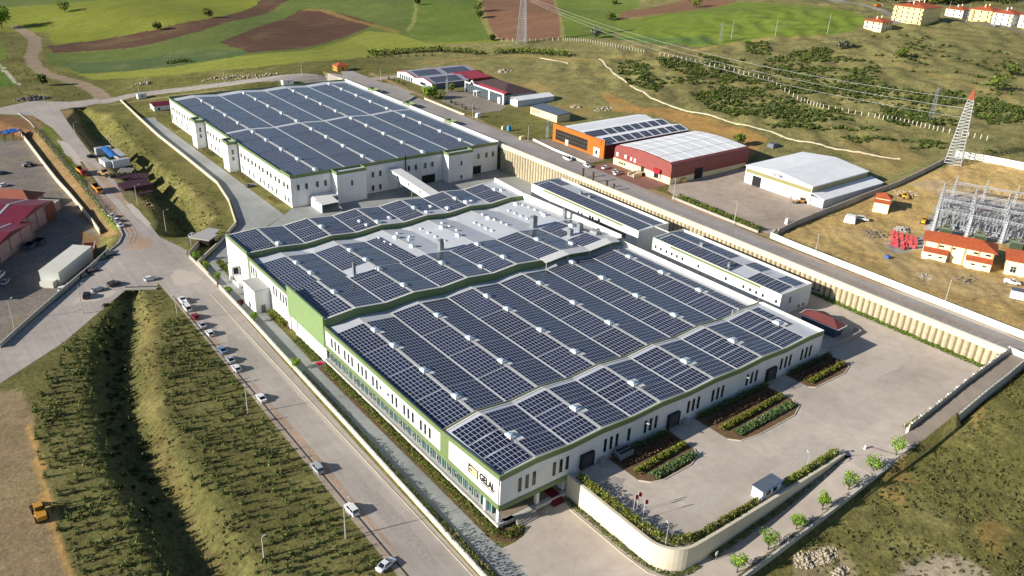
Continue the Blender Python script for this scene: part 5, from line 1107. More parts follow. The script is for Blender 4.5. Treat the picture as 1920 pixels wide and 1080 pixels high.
def pedestal(u, v, kind):
    nm, cat = {'breaker': ('circuit_breaker', 'breaker'), 'switch': ('disconnector', 'disconnector'), 'ct': ('current_transformer', 'instrument transformer')}[kind]
    root = thing(nm, '', cat, up_(u, v, -.1), UA)
    g = G()
    if kind == 'switch':
        for a in (-.9, .9): g.box(a-.12, a+.12, -.12, .12, -.6, 2.6, 0)
        g.box(-1.3, 1.3, -.15, .15, 2.6, 2.8, 0); g.build('frame', M_LAT, root, local=True)
        for a in (-1.1, 0, 1.1):
            g = G()
            for j in range(6): g.tube((a,0,2.8+j*.25), (a,0,2.95+j*.25), .17, .12, n=7)
            g.build('insulator', M_INS if v % 2 < 1 else mat('grey_porcelain', '8b8f95', rough=.3), root, local=True)
        g = G(); g.tube((-1.1,0,4.35), (1.1,0,4.35), .06, n=5); g.build('blade', M_LAT, root, local=True)
    elif kind == 'breaker':
        g.box(-.9, .9, -.4, .4, -.6, 1.2, 0); g.box(-1.4, 1.4, -.2, .2, 1.5, 1.9, 0); g.build('frame', M_LAT, root, local=True)
        for a in (-1.2, 0, 1.2):
            g = G(); g.tube((a,0,1.9), (a,0,3.3), .2, .16, n=8); g.tube((a,0,3.5), (a,0,4.9), .2, .16, n=8); g.tube((a,0,3.3), (a,0,3.5), .24, n=8); g.build('pole_unit', MATS.get('grey_porcelain') or mat('grey_porcelain', '8b8f95', rough=.3), root, local=True)
    else:
        g.box(-.25, .25, -.25, .25, -.6, 2.2, 0); g.build('frame', M_LAT, root, local=True); g = G(); g.tube((0,0,2.2), (0,0,3.8), .24, .18, n=8); g.tube((0,0,3.8), (0,0,4.4), .34, .34, n=8); g.build('head', mat('grey_porcelain', '8b8f95', rough=.3), root, local=True)
    return root
LBL = {'switch': 'three-pole disconnector on a steel frame within the substation yard', 'breaker': 'three-pole grey circuit breaker within the substation yard', 'ct': 'single-post instrument transformer within the substation yard'}
protos = {}
for vi, (v, kd) in enumerate(((3.2,'ct'),(6,'breaker'),(8.4,'switch'),(14,'ct'),(17,'breaker'),(20,'switch'),(27,'switch'),(30.5,'breaker'),(34,'switch'))):
    for k in range(9):
        if kd != 'ct' and k % 3 == 2 and vi > 5: continue
        u = 2.3+k*3.6+(0 if kd == 'ct' else .2)
        if kd not in protos: protos[kd] = pedestal(u, v, kd); o = protos[kd]
        else: o = dup(protos[kd], up_(u, v, -.1), UA)
        o['label'] = LBL[kd]; o['group'] = {'switch': 'disconnectors of the substation', 'breaker': 'circuit breakers of the substation', 'ct': 'instrument transformers of the substation'}[kd]
GRN2 = mat('transformer_green', '6c7a62', rough=.5, n=.08)
for k, (u, lab) in enumerate(((4.2, 'left'), (15.5, 'middle'), (27, 'right'))):
    o = thing('power_transformer', 'green ribbed power transformer, the %s one of the row behind control buildings' % lab, 'transformer', up_(u, -3.4), UA)
    g = G(); g.box(-1.9, 1.9, -1.1, 1.1, -.4, 2.9, 0); g.box(-1.5, 1.5, -.5, .5, 2.9, 3.2, 0); g.build('tank', GRN2, o, local=True)
    for s_2 in (-1, 1):
        g = G()
        for j in range(9): g.box(-2.0+j*.48, -1.85+j*.48, min(s_2*1.15, s_2*1.75), max(s_2*1.15, s_2*1.75), .3, 2.7, 0)
        g.build('radiator', GRN2, o, local=True)
    g = G(); g.tube((-1.6,.8,3.7), (1.6,.8,3.7), .35, n=8); g.build('conservator', GRN2, o, local=True)
    for a in (-1, 0, 1): g = G(); g.tube((a,-.2,3.2), (a,-.2,4.5), .14, .08, n=6); g.build('bushing', M_INS, o, local=True)
o = thing('container', 'white steel site cabin by the substation wall, right photo edge', 'cabin', (gp(1893,558)[0], gp(1893,558)[1], 12), UA)
g = G(); g.box(0, 8, 0, 2.6, 0, 2.6, 0); g.build('body', M_VENT, o, local=True); g = G(); g.box(-.1, 8.1, -.1, 2.7, 2.6, 2.75, 0); g.build('roof', SLT, o, local=True)
# ================================================================== LEFT SIDE: WORKS YARD, STORE PLOT, GUARD POST
PNK = mat('pink_render', 'a8877f', rough=.9, n=.12, ns=.5, n2=.1); RRF = ribbed('dark_red_roof', '6e2232', .6, 'XY', .06, rough=.45, n=.1, ns=.25); PLM = mat('plum_steel', '4a2733', rough=.6, n=.15, ns=1.2)
def frame_thing(name, label, cat, p, q, z):
    "thing whose local x runs from p to q"
    return thing(name, label, cat, (p[0], p[1], z), math.atan2(q[1]-p[1], q[0]-p[0])), math.hypot(q[0]-p[0], q[1]-p[1])
def works_hall(label, p, q, depth, h, rise, skyl, cols=True):
    o, L_ = frame_thing('works_hall', label, 'works hall', p, q, -2.5)
    g = G(); g.box(0, L_, 0, depth, -.5, h, 0)
    g.add([(0,0,h),(L_,0,h),(L_/2,0,h+rise),(0,.3,h),(L_,.3,h),(L_/2,.3,h+rise)], [(0,1,2),(5,4,3),(0,3,4,1),(1,4,5,2),(2,5,3,0)], 1); g.build('wall', [PNK, RRF], o, local=True)
    g = G(); gable(g, 0, L_, -.3, depth, h+.1, h+rise+.1, .2, over=.5, axis='y'); g.build('roof', RRF, o, local=True)
    for a in skyl:
        g = G(); g.slab([(-.4,a,h+.2),(L_/2,a,h+rise+.25),(L_/2,a+1.0,h+rise+.25),(-.4,a+1.0,h+.2)], .06); g.slab([(L_/2,a,h+rise+.25),(L_+.4,a,h+.2),(L_+.4,a+1.0,h+.2),(L_/2,a+1.0,h+rise+.25)], .06); g.build('skylight_strip', mat('milky_sheet', '9aa0a8', rough=.4), o, local=True)
    for k in range(5): g = G(); x = .3+k*(L_-.6)/4; g.box(x-.25, x+.25, -.3, 0, -.5, h, 0); g.build('pier', PNK, o, local=True)
    return o, L_
o, L_ = works_hall('big plum-roofed works hall with brick end wall and skylight strips, left edge', (30.4, 330.4), (45.1, 349.6), 46, 6.6, 2.4, (9, 24))
g = G(); g.box(L_-6, L_+.3, -.6, -.31, -.4, 6.2, 0); g.build('brick_panel', mat('brick_red', '7c4530', rough=.95, n=.15, ns=2), o, local=True)
o, L_ = works_hall('lower dark-red works hall with pink walls at the left edge of photo', (16.5, 305.5), (34.4, 330.6), 40, 6.0, 2.3, (5,))
g = G(); g.box(5.0, 6.4, -.34, -.31, -.3, 2.6, 0); g.build('door', M_DARK, o, local=True)
works_hall('unseen tall dark-red works hall added past the left edge to shade the yard', (1.0, 284.0), (16.2, 305.1), 40, 8.2, 2.2, ())  # out-of-view hall, added so its shadow covers the works yard
o, L_ = frame_thing('works_office', 'brown tiled office behind the plum-roofed works hall', 'office', (38.7, 362.0), (45.2, 369.5), -2.5)
g = G(); g.box(0, L_, 0, 22, -.5, 4.0, 0); g.build('wall', PNK, o, local=True); g = G(); hip(g, 0, L_, 0, 22, 4.0, 6.6, .7, 0); g.build('roof', mat('brown_tiles', '8a4f3a', rough=.85, n=.15, ns=1.2), o, local=True)
g = G(); g.box(L_*.4, L_*.4+.9, -.05, 0, 1.4, 2.5, 0); g.build('window', M_GLASS, o, local=True)
o, L_ = frame_thing('store_block', 'small flat-roofed grey block beside the works hall gable', 'store', (45.6, 353.5), (49.0, 358.2), -2.5)
g = G(); g.box(0, L_, 0, 8, -.5, 3.6, 0); g.box(-.1, L_+.1, -.1, 8.1, 3.6, 3.8, 1); g.build('wall', [PNK, M_CONC], o, local=True); g = G(); g.box(1, 2, -.05, 0, -.3, 1.9, 0); g.build('door', M_FRM, o, local=True)
o, L_ = frame_thing('portable_building', 'long cream box building with blind walls beside the parked cars', 'storage building', (34.0, 282.6), (47.9, 299.9), -2.5)
g = G(); g.box(0, L_, 0, 6.4, -.6, 4.6, 0); g.build('body', ribbed('light_grey_box', 'c0c4bf', 1.2, 'XY', .03, rough=.6, n=.05, ns=.3), o, local=True); g = G(); g.slab([(-.15,-.15,4.66),(L_+.15,-.15,4.66),(L_+.15,6.55,4.86),(-.15,6.55,4.86)], .15); g.build('roof', mat('cream_roof', 'd5d2c4', rough=.55, n=.04, ns=.4), o, local=True)
g = G(); g.box(-2.6, -.02, 1.0, 5.4, -.5, 2.0, 0); g.build('side_canopy', mat('cream_roof', 'd5d2c4'), o, local=True)
o, L_ = frame_thing('brick_wall', 'short broken brick enclosure behind the cream box building', 'wall', (48.4, 300.2), (51.0, 308.5), -2.5)
g = G(); g.box(0, L_, 0, .4, -.4, 2.6, 0); g.box(L_-.4, L_, .4, 4, -.4, 2.6, 0); g.build('brick', MATS['brick_red'], o, local=True); g = G(); g.box(-.05, L_+.05, -.05, .45, 2.6, 2.75, 0); g.build('coping', M_CONC, o, local=True)
for i, (px, py, lab) in enumerate(((56, 460, 'grey-blue steel skip nearest the lower works hall wall'), (74, 452, 'grey-blue steel skip, the right one beside works hall'))):
    x, y, z = gp(px, py+6); o = thing('waste_skip', lab, 'skip', (x, y, z), R(52)); g = G()
    g.add([(-1.6,-1.3,0),(1.6,-1.3,0),(1.6,1.3,0),(-1.6,1.3,0),(-2,-1.6,1.9),(2,-1.6,1.9),(2,1.6,1.9),(-2,1.6,1.9)], [(0,3,2,1),(0,1,5,4),(1,2,6,5),(2,3,7,6),(3,0,4,7)], 0)
    g.add([(-1.6,-1.3,.1),(1.6,-1.3,.1),(1.6,1.3,.1),(-1.6,1.3,.1),(-1.9,-1.5,1.88),(1.9,-1.5,1.88),(1.9,1.5,1.88),(-1.9,1.5,1.88)], [(0,1,2,3),(4,5,1,0),(5,6,2,1),(6,7,3,2),(7,4,0,3)], 1)
    g.build('bin', [mat('skip_blue', '4c5a66', rough=.6, n=.15, ns=2), M_DARK], o, local=True)
    g = G()
    for k in (-1.2, 0, 1.2): g.box(k-.06, k+.06, -1.68, -1.5, .2, 1.85, 0)
    g.build('rib', MATS['skip_blue'], o, local=True)
cwl = [(54.6,486),(54.6,457),(54.4,420),(54.4,394),(55.0,373),(55.3,353),(55.5,335),(55.2,321.5)]
g = G(); g.wall(cwl, -3.0, -.4, .4); tag(g.build('boundary_wall', M_BEAM), 'cream block wall at the foot of the earth bank by the works yard', 'wall')
yw_ = [(11.2,242.5),(21.6,256.6),(35.2,274.2),(45.6,287.2),(52.8,297.2)]
g = G(); g.wall(yw_, -2.8, 1.35, .35); tag(g.build('boundary_wall', M_CONC), 'grey concrete wall between the lower fork street and the works yard', 'wall')
fl = [(59.8,519),(61.6,497),(61.6,462),(61.3,430),(60.9,402),(61.6,383),(61.2,366),(61.0,348),(61.3,329),(61.4,318),(60.6,310),(57.6,303),(53.0,297.5)]
o = thing('mesh_fence', 'weedy wire-mesh fence on a low grey kerb along the curving left road', 'fence', (61, 400, 0)); g = G(); g.wall(fl, -.4, .45, .3); g.build('kerb_wall', M_CONC, o)
g = G()
for (a, b_) in zip(fl[:-1], fl[1:]):
    n = max(1, int(math.hypot(b_[0]-a[0], b_[1]-a[1])/3))
    for k in range(n): x, y = a[0]+(b_[0]-a[0])*k/n, a[1]+(b_[1]-a[1])*k/n; g.tube((x,y,.4), (x,y,2.1), .06, n=4)
    for zz in (.9, 1.5, 2.05): g.tube((a[0],a[1],zz), (b_[0],b_[1],zz), .03, n=3)
g.build('fence_posts', M_STEEL, o)
# guard post and entrance wall at the bend
o = thing('guard_post', 'grey guard post with overhanging flat roof at the factory lane gate', 'guard post', (83, 286, 0), R(-52))
g = G(); g.box(-2.2, 2.6, -1.8, 2.0, 0, 2.9, 0); g.build('walls', DKG, o, local=True); g = G(); g.box(-4.4, 3.6, -2.9, 2.9, 2.95, 3.35, 0); g.build('roof', mat('grey_roof_deck', 'b4b5b4'), o, local=True)
for xx, yy in ((-4.1,-2.6),(-4.1,2.6)): g = G(); g.box(xx-.15, xx+.15, yy-.15, yy+.15, 0, 2.95, 0); g.build('column', M_STEEL, o, local=True)
g = G(); g.slab([(86.4,286.5,2.9),(90.2,290.5,2.9),(87.2,294.4,2.9),(82.6,291.5,2.9)], .25); g.box(86.2, 86.4, 289.6, 289.8, 0, 2.8); g.box(88.6, 88.8, 289.6, 289.8, 0, 2.8); tag(g.build('parking_canopy', mat('grey_roof_deck', 'b4b5b4')), 'flat grey parking canopy just behind the guard post roof', 'canopy')
gw = [(74.5,248),(74.3,276.5),(74.6,279),(78,283),(80.6,286)]
g = G(); g.wall([(74.6,250),(74.5,268),(74.4,277)], -.2, 1.2, .34); g.wall([(74.5,277.6),(78,282.5),(80.8,286)], 0, 2.1, .3); tag(g.build('entrance_wall', M_CONC), 'grey entrance wall turning in from the street to the guard post', 'wall')
# culverts
for nm, (a, b_), zt_, lab in (('culvert', ((48.5,262.6),(57.5,257.6)), .6, 'pale concrete culvert mouth where the plantation ditch meets the street'), ('culvert', ((85,519.6),(95.5,518.4)), .2, 'grey concrete culvert under the far road junction, top left')):
    o, L_ = frame_thing(nm, lab, 'culvert', a, b_, 0); g = G(); g.box(0, L_, -.3, .6, zt_-.5, zt_, 0)
    for k in range(3): x = k*(L_-.5)/2; g.box(x, x+.5, -.28, 2.5, -2.6, zt_-.5, 0)
    g.build('headwall', M_CONC, o, local=True); g = G(); g.box(.2, L_-.2, 1.8, 2.4, -2.8, zt_-.5, 0); g.build('dark_mouth', M_DARK, o, local=True)
# street furniture strips
g = G(); g.box(60.25, 60.6, 60, 250, .034, .05, 0); g.build('drain_channel', mat('drain_dark', '3b3834', rough=.9), kind='structure')
sheet('footway', [(58.7,60),(58.9,109),(59.2,178),(59.6,245),(60.2,245),(60.2,60)], .055, mat('dusty_footway', 'a0907f', n=.15, ns=.8, n2=.15, world=True))
g = G(); g.box(70.6, 70.75, 60, 245, .034, .12, 0); g.build('kerb', M_BEAM, kind='structure')
# containers with the blue tarpaulin
def cabin(label, cx, cy, L_, D_, h, ang, body='c8ccd0', name='site_cabin'):
    z = H(cx, cy)-.05; o = thing(name, label, 'cabin', (cx, cy, max(z, 0)), ang); g = G(); g.box(-L_/2, L_/2, -D_/2, D_/2, -.6, h, 0); g.build('body', ribbed('cabin_'+body, body, .4, 'XY', .07, rough=.6, n=.08), o, local=True)
    g = G(); g.box(-L_/2-.06, L_/2+.06, -D_/2-.06, D_/2+.06, h+.002, h+.12, 0); g.build('roof', mat('cabin_roof', 'a5a8aa', rough=.6, n=.1), o, local=True)
    g = G(); g.box(-L_/2-.04, -L_/2, -.5, .5, 0, 2, 0); g.build('door', M_FRM, o, local=True); return o
cabin('white site cabin, farthest of the cluster under the blue tarpaulin', 80.4, 421.6, 7.2, 2.5, 2.6, R(4))
cabin('grey site cabin lying lengthwise on the ditch side of the blue tarpaulin', 84.6, 409.5, 2.6, 13, 2.6, R(3), 'a9a8a4')
cabin('low white site cabin nearest the road in the tarpaulin cluster', 76.5, 401.4, 2.8, 8.4, 2.4, R(5), 'b9bec4')
cabin('white site cabin closest to the steel stacks below the blue tarpaulin', 82.2, 397.9, 7.8, 2.5, 2.6, R(10))
g = G(); rs2 = random.Random(3); T_ = [(79.0+i*1.15, 402.5+j*2.6-i*.1, 2.75+.25*rs2.random()+(.3 if i in (1,2) else 0)) for j in range(8) for i in range(4)]
fs = [(j*4+i, j*4+i+1, j*4+i+5, j*4+i+4) for j in range(7) for i in range(3)]; g.add(T_+[(x,y,z-.05) for x,y,z in T_], fs+[tuple(reversed([k+32 for k in f])) for f in fs]); tag(g.build('tarpaulin', mat('blue_tarp', '2f6fb8', rough=.45, n=.12, ns=.6)), 'crumpled bright blue tarpaulin spread over the white site cabins', 'tarpaulin')
def stack(label, cx, cy, L_, W_, n, h, ang, m, layers=1, name='steel_stack', cat='steel stack'):
    z = max(H(cx, cy), -.8); o = thing(name, label, cat, (cx, cy, z), ang)
    for k in range(n):
        for l in range(layers):
            g = G(); y = -W_/2+(k+.5)*W_/n; dx = rs.uniform(-.3, .3); g.box(-L_/2+dx, L_/2+dx, y-W_/n*.36, y+W_/n*.36, .15+l*h, .15+l*h+h*.85, 0); g.build('beam', m, o, local=True)
    g = G(); 
    for s_2 in (-1, 1): g.box(s_2*L_*.3-.15, s_2*L_*.3+.15, -W_/2, W_/2, -.5, .14, 0)
    g.build('bearer', M_CONC, o, local=True); return o
stack('stack of grey precast beams nearest the white cabins', 82.2, 389.5, 6.4, 6.2, 6, .7, R(62), mat('old_concrete', '8b867c', n=.15, ns=1))
stack('two short plum steel girders beside the ribbed bundle', 78.8, 379.6, 7, 4.4, 3, .8, R(8), PLM)
stack('row of slim plum steel bars laid crosswise beyond the grey beams', 85.3, 378.6, 7.4, 7.2, 7, .6, R(70), PLM)
stack('widest stack of long plum steel girders by the left road', 79.6, 364.4, 12, 9, 7, 1.0, R(3), PLM, 2)
stack('low frame of plum steel girders beside the concrete lamp post', 79.2, 354.3, 9.5, 2.4, 2, .7, R(8), PLM)
# rubble
def rubble(name, label, cx, cy, rx, ry, n, s, m, seed=1, hmul=1.0):
    rr_ = random.Random(seed); g = G()
    for i in range(n):
        a, q = rr_.uniform(0, 6.28), rr_.random()**.6; x, y = cx+math.cos(a)*q*rx, cy+math.sin(a)*q*ry; z = H(x, y)+(1-q)*s*2.2*hmul*rr_.random(); k = s*rr_.uniform(.3, 1)
        v = [(x+dx*k*rr_.uniform(.6,1), y+dy*k*rr_.uniform(.6,1), z-.1+dz*k*rr_.uniform(.5,1)) for dx, dy, dz in ((-1,-1,-.6),(1,-1,-.6),(1,1,-.6),(-1,1,-.6),(-.7,-.8,.8),(.8,-.6,.7),(.6,.8,.8),(-.8,.7,.6))]
        g.add(v, [(0,3,2,1),(4,5,6,7),(0,1,5,4),(1,2,6,5),(2,3,7,6),(3,0,4,7)])
    o = g.build(name, m, kind='stuff'); tag(o, label, 'rubble'); return o
M_RUB = mat('rubble_stone', 'a89c88', rough=.95, n=.2, ns=1.5, world=True)
for k, (px, py, rx, ry, n, s) in enumerate(((1510,1050,3.0,2.2,140,.42),(1548,1042,3.4,1.8,140,.4),(1575,1072,2.4,1.6,90,.36),(1700,862,2.4,1.2,70,.3))):
    x, y, z = gp(px, py); rubble('rubble_heap', ('pale stone heap nearest the outer wall, bottom right', 'long pale stone heap in the middle of the bottom right group', 'small pale stone heap at the bottom edge of photo', 'thin scatter of pale stones under the outer fence')[k], x, y, rx, ry, n, s, M_RUB, k+3)
x, y, z = gp(285, 398); rubble('rubble_heap', 'tan rocks strewn between the two concrete posts on the left bank', 79.5, 339, 4, 7, 130, .5, mat('tan_rock', '9c8560', rough=.95, n=.2, ns=1, world=True), 9)
x, y, z = gp(60, 186); rubble('rubble_heap', 'dark rock pile beside the lane junction at top left', x, y, 9, 5, 90, 1.3, mat('dark_rock', '7b7268', n=.2, world=True), 10)
x, y, z = gp(944, 134); rubble('rubble_heap', 'pile of broken blocks on the slope behind the brown-roofed showroom', x, y, 6, 4, 60, .8, M_RUB, 11)
x, y, z = gp(1133, 205); rubble('rubble_heap', 'scattered white debris in grass behind the orange showroom', x, y, 6, 4, 50, .7, M_RUB, 12)
x, y, z = gp(1690, 432); rubble('gravel_heap', 'pale grey gravel heap left of the red drums', x, y, 4.5, 2.6, 160, .5, mat('grey_gravel', 'aaa59c', n=.1, world=True), 13, 1.3)
x, y, z = gp(1735, 520); rubble('gravel_heap', 'thin streak of grey gravel on the sand near white wall', x, y, 3.0, 3.0, 70, .3, MATS['grey_gravel'], 14)
x, y, z = gp(1640, 440); rubble('scrap_pile', 'mixed scrap with pipes and orange parts on the sandy plot', x, y, 6, 5, 70, .5, mat('scrap', '6f6a60', n=.4, ns=.6, world=True), 15)
x, y, z = gp(1700, 365); rubble('scrap_pile', 'white and dark debris beside the two-tier hut', x, y, 6, 5, 60, .5, M_RUB, 16)
x, y, z = gp(1810, 525); rubble('scrap_pile', 'heap of dark twisted cable offcuts in front of the control buildings', x, y, 5, 3, 60, .4, mat('scrap', '6f6a60'), 17)
# red drums, tarps, small things on the substation plot
M_DRUM = mat('red_drum', 'b0464a', rough=.6, n=.15, ns=2); dr = None
bx_, by_, bz_ = gp(1688, 455)
for i in range(22):
    x, y, _ = gp(1673+(i % 6)*8.5+rs.uniform(-2,2), 440+(i//6)*7+(i % 6)*2.2+rs.uniform(-1.5,1.5))
    if dr is None:
        dr = thing('cable_drum', 'red cable drum standing in the block left of the lean-to control building', 'cable drum', (x, y, H(x, y)), .3, 'red cable drums on the sandy plot')
        g = G(); g.tube((-.55,0,.75), (-.42,0,.75), .75, n=12); g.tube((.42,0,.75), (.55,0,.75), .75, n=12); g.build('flange', M_DRUM, dr, local=True); g = G(); g.tube((-.42,0,.75), (.42,0,.75), .45, n=10); g.build('cable', mat('brown_cable', '6b4a44', n=.2), dr, local=True)
    else: dup(dr, (x, y, H(x, y)), .3+rs.uniform(-.4, .4))
def smallbox(name, label, cat, px, py, sx, sy, sz, colr, ang=0, zz=None):
    x, y, z = gp(px, py); o = thing(name, label, cat, (x, y, z if zz is None else zz), ang); g = G(); g.add([(-sx/2,-sy/2,0),(sx/2,-sy/2,0),(sx/2,sy/2,0),(-sx/2,sy/2,0),(-sx*.42,-sy*.42,sz),(sx*.42,-sy*.42,sz),(sx*.42,sy*.42,sz*.9),(-sx*.42,sy*.42,sz*.9)], [(0,3,2,1),(4,5,6,7),(0,1,5,4),(1,2,6,5),(2,3,7,6),(3,0,4,7)]); g.build('body', mat('c_'+colr, colr, rough=.5, n=.06), o, local=True); g = G(); g.box(-sx*.4, sx*.4, -sy*.4, sy*.4, sz+.01, sz+.07, 0); g.build('top', mat('c2_'+colr, colr, rough=.7, n=.2, ns=3), o, local=True); return o
smallbox('water_tank', 'small bright blue water tank on the sand by the white wall', 'tank', 1664, 484, 1.5, 1.3, 1.0, '2458b8')
smallbox('utility_box', 'white transformer kiosk by the far showroom drive', 'utility box', 896, 220, 2.4, 2.2, 2.2, 'dcdfe2')
smallbox('utility_box', 'white electrical cabinet at the foot of the reddish mast', 'utility box', 1475, 420, 1.4, 1.2, 2.2, 'd8d8d4')
smallbox('covered_pallet', 'blue-wrapped pallet in the grass below the cream shed', 'pallet', 954, 245, 1.6, 1.6, 2.6, '3f8fc0')
smallbox('covered_pallet', 'cream bundle left of the blue-wrapped pallet in the grass', 'pallet', 943, 243, 1.4, 1.2, 1.8, 'cfc29a')
smallbox('brick_pallet', 'pale yellow block pallets by the orange showroom pole', 'pallet', 979, 261, 3.0, 1.6, 1.5, 'd9c68f')
smallbox('store_tent', 'white tent-like store cabin left of the parked white vehicle', 'tent', 1593, 416, 4.2, 3.6, 2.6, 'e4e4e2', UA)
smallbox('brick_pallet', 'yellow block pallet at the red warehouse corner', 'pallet', 1281, 342, 2.8, 1.6, 1.9, 'c9a86a')
smallbox('hill_shed', 'tiny dark-roofed shelter on the slope behind the white warehouse', 'shed', 1449, 276, 4.5, 3.5, 2.0, '5d6470')
# yard hut, kiosk, air-conditioning unit
o = thing('security_hut', 'white hut with grey flat roof and blue edge on the ramp wall', 'hut', (133.2, 77.0, 5.3)); g = G(); g.box(-3.2, 3.2, -1.35, 1.35, 0, 2.6, 0); g.build('walls', M_VENT, o, local=True); g = G(); g.box(-3.4, 3.4, -1.55, 1.55, 2.605, 2.8, 0); g.build('roof', SLT, o, local=True)
g = G(); g.box(-3.45, 3.45, -1.6, -1.55, 2.5, 2.82, 0); g.box(3.4, 3.45, -1.55, 1.55, 2.5, 2.82, 0); g.build('blue_edge', mat('blue_edge', '2d6ea8', rough=.5), o, local=True)
for k in (-1.8, .4): g = G(); g.box(k, k+1.4, -1.4, -1.35, 1.0, 2.0, 0); g.build('window', M_GLASS, o, local=True)
o = thing('kiosk', 'canteen kiosk with red hipped roof and blue-grey glazing behind the yard', 'kiosk', (212, 115, 5.3)); kp = [(207.6,121.8),(212.0,122.4),(216.0,118.6),(213.2,109.0),(208.2,108.8)]
g = G(); cx, cy = 211.4, 116; ip = [(cx+(x-cx)*.82, cy+(y-cy)*.86) for x, y in kp]; g.prism(ip, 5.3, 8.4, 0); g.build('walls', mat('blue_grey_glass', '3a4d59', rough=.3, n=.2, ns=.5), o)
g = G(); n = 5; rg_ = [(210.8,118.5,10.0),(211.2,112.5,10.0)]; P5 = [(x,y,8.5) for x, y in kp]; 
P5o = P5; vs = P5+rg_+[(x,y,8.3) for x,y,_ in P5]; g.add(vs, [(0,5,1),(1,5,2),(2,5,6),(3,2,6),(4,3,6),(0,4,6,5),(0,7,11,4),(4,11,10,3),(3,10,9,2),(2,9,8,1),(1,8,7,0),(7,8,9,10,11)]); g.build('roof', mat('kiosk_red', '6a3634', rough=.7, n=.1, ns=1), o)
g = G()
for a, b_ in zip(kp, kp[1:]+kp[:1]): g.tube((a[0],a[1],8.45), (b_[0],b_[1],8.45), .14, n=4)
g.build('white_verge', M_VENT, o)
g = G(); g.wall([(202,106.6),(212,106.6),(218.3,107.0),(218.4,109.4)], 5.3, 6.4, .3); tag(g.build('terrace_wall', M_CONC), 'low grey terrace wall in front of the red-roofed kiosk', 'wall')
o = thing('cooling_unit', 'grey eight-fan cooling unit on legs beside the dock stairs', 'cooling unit', (116, 103.3, 5.3)); g = G(); g.box(-1.9, 1.9, -1.2, 1.2, .9, 2.3, 0)
for a in (-1.7, 1.7):
    for b_ in (-1, 1): g.tube((a,b_,0), (a,b_,.9), .07, n=5)
g.build('casing', M_STEEL, o, local=True)
for i in range(4):
    for j in range(2): g = G(); g.tube((-1.4+i*.93,-.55+j*1.1,2.3), (-1.4+i*.93,-.55+j*1.1,2.42), .42, n=12); g.build('fan', M_DARK, o, local=True)
# planting bed kerbs
BEDS = {'a': [(113.0,104.9),(113.2,95.6),(115,93.6),(118,92.6),(127,92.8),(131,94.2),(132.3,96.5),(132.5,104.9)], 'b': [(141.8,104.9),(141.9,94.5),(144,92.3),(150,91.4),(164,91.6),(168.6,93.4),(169.6,96.2),(169.4,104.9)], 'c': [(178.6,104.9),(178.6,97.6),(180,96.4),(193,96.2),(197.5,97.6),(198.6,100.2),(198.2,104.9)]}
M_SOIL = mat('bed_soil', '6b5238', rough=.98, n=.25, ns=1.2, world=True)
for k, P in BEDS.items():
    sheet('planting_bed', P, 5.42, M_SOIL); g = G(); g.wall(P[1:-1], 5.2, 5.48, .22); g.build('bed_kerb', M_BEAM, kind='structure')
sheet('planting_bed', [(79.6,107),(79.5,186),(82.3,186),(82.3,105),(87.2,104.9),(87.4,102.9),(85.6,101.0),(83,100.6),(81,101.6),(79.9,103.6)], .1, M_SOIL)
sheet('planting_bed', [(81.6,210.4),(81.6,222.8),(82.4,222.8),(82.4,210.4)], .1, M_SOIL); sheet('planting_bed', [(80.2,252.8),(80.6,266),(82.4,268),(82.4,252.8)], .1, M_SOIL)
sheet('planting_strip', [(98.4,105.2),(98.9,98),(99.0,82),(99.4,77.2),(101.6,74.2),(105.4,72.6),(112,72.2),(131,72.2),(146,72.4),(147,74.1),(114,74.1),(106,74.2),(101.9,77.5),(100.9,82),(100.9,105.2)], .0, M_SOIL) if False else None
g = G(); kl = [(98.9,105.0),(98.9,98),(99.0,84),(99.5,78.4),(101.4,75.0),(105.0,73.0),(112,72.5)]; g.wall(kl, -.1, .16, .18); g.build('kerb', M_BEAM, kind='structure')

o = thing('door_mat', 'small bright red entrance mat beneath the green panel glazing', 'mat', (81.0, 186.6, .15)); g = G(); g.box(-1.6, 1.0, -1.7, 1.7, -.1, .03); g.build('paved_step', M_CONC, o, local=True); g = G(); g.box(-1.1, .7, -1.1, 1.1, .032, .06); g.build('red_mat', mat('mat_red', 'b3263a', rough=.9, n=.1), o, local=True)
x, y, z = gp(18, 262); o = thing('workshop_shelter', 'open steel shelter with bright blue tarpaulin and orange bundle, left edge', 'shelter', (x, y, z), R(35)); g = G()
for a in (-5, 0, 5):
    for b_ in (-2.4, 2.4): g.box(a-.12, a+.12, b_-.12, b_+.12, -.3, 3.6)
for b_ in (-2.4, 2.4): g.box(-5.1, 5.1, b_-.1, b_+.1, 3.6, 3.8)
g.build('frame', M_DARK, o, local=True); g = G(); rr_ = random.Random(4); T_ = [(-3+i*1.5, -2.7+j*1.1, 3.9+rr_.uniform(0,.5)) for j in range(6) for i in range(7)]; g.add(T_, [(j*7+i, j*7+i+1, j*7+i+8, j*7+i+7) for j in range(5) for i in range(6)]); g.build('blue_sheet', mat('blue_tarp2', '2a62b4', rough=.5, n=.15, ns=.8), o, local=True)
g = G(); g.add([(5.2,-1,3.0),(7.4,-1.2,3.0),(7.4,1.0,3.0),(5.2,1,3.0),(5.6,-.5,4.2),(6.9,-.5,4.3),(6.9,.6,4.1),(5.6,.5,4.2)], [(0,3,2,1),(4,5,6,7),(0,1,5,4),(1,2,6,5),(2,3,7,6),(3,0,4,7)]); g.build('orange_bundle', mat('orange_bundle', 'd9893f', n=.15), o, local=True)
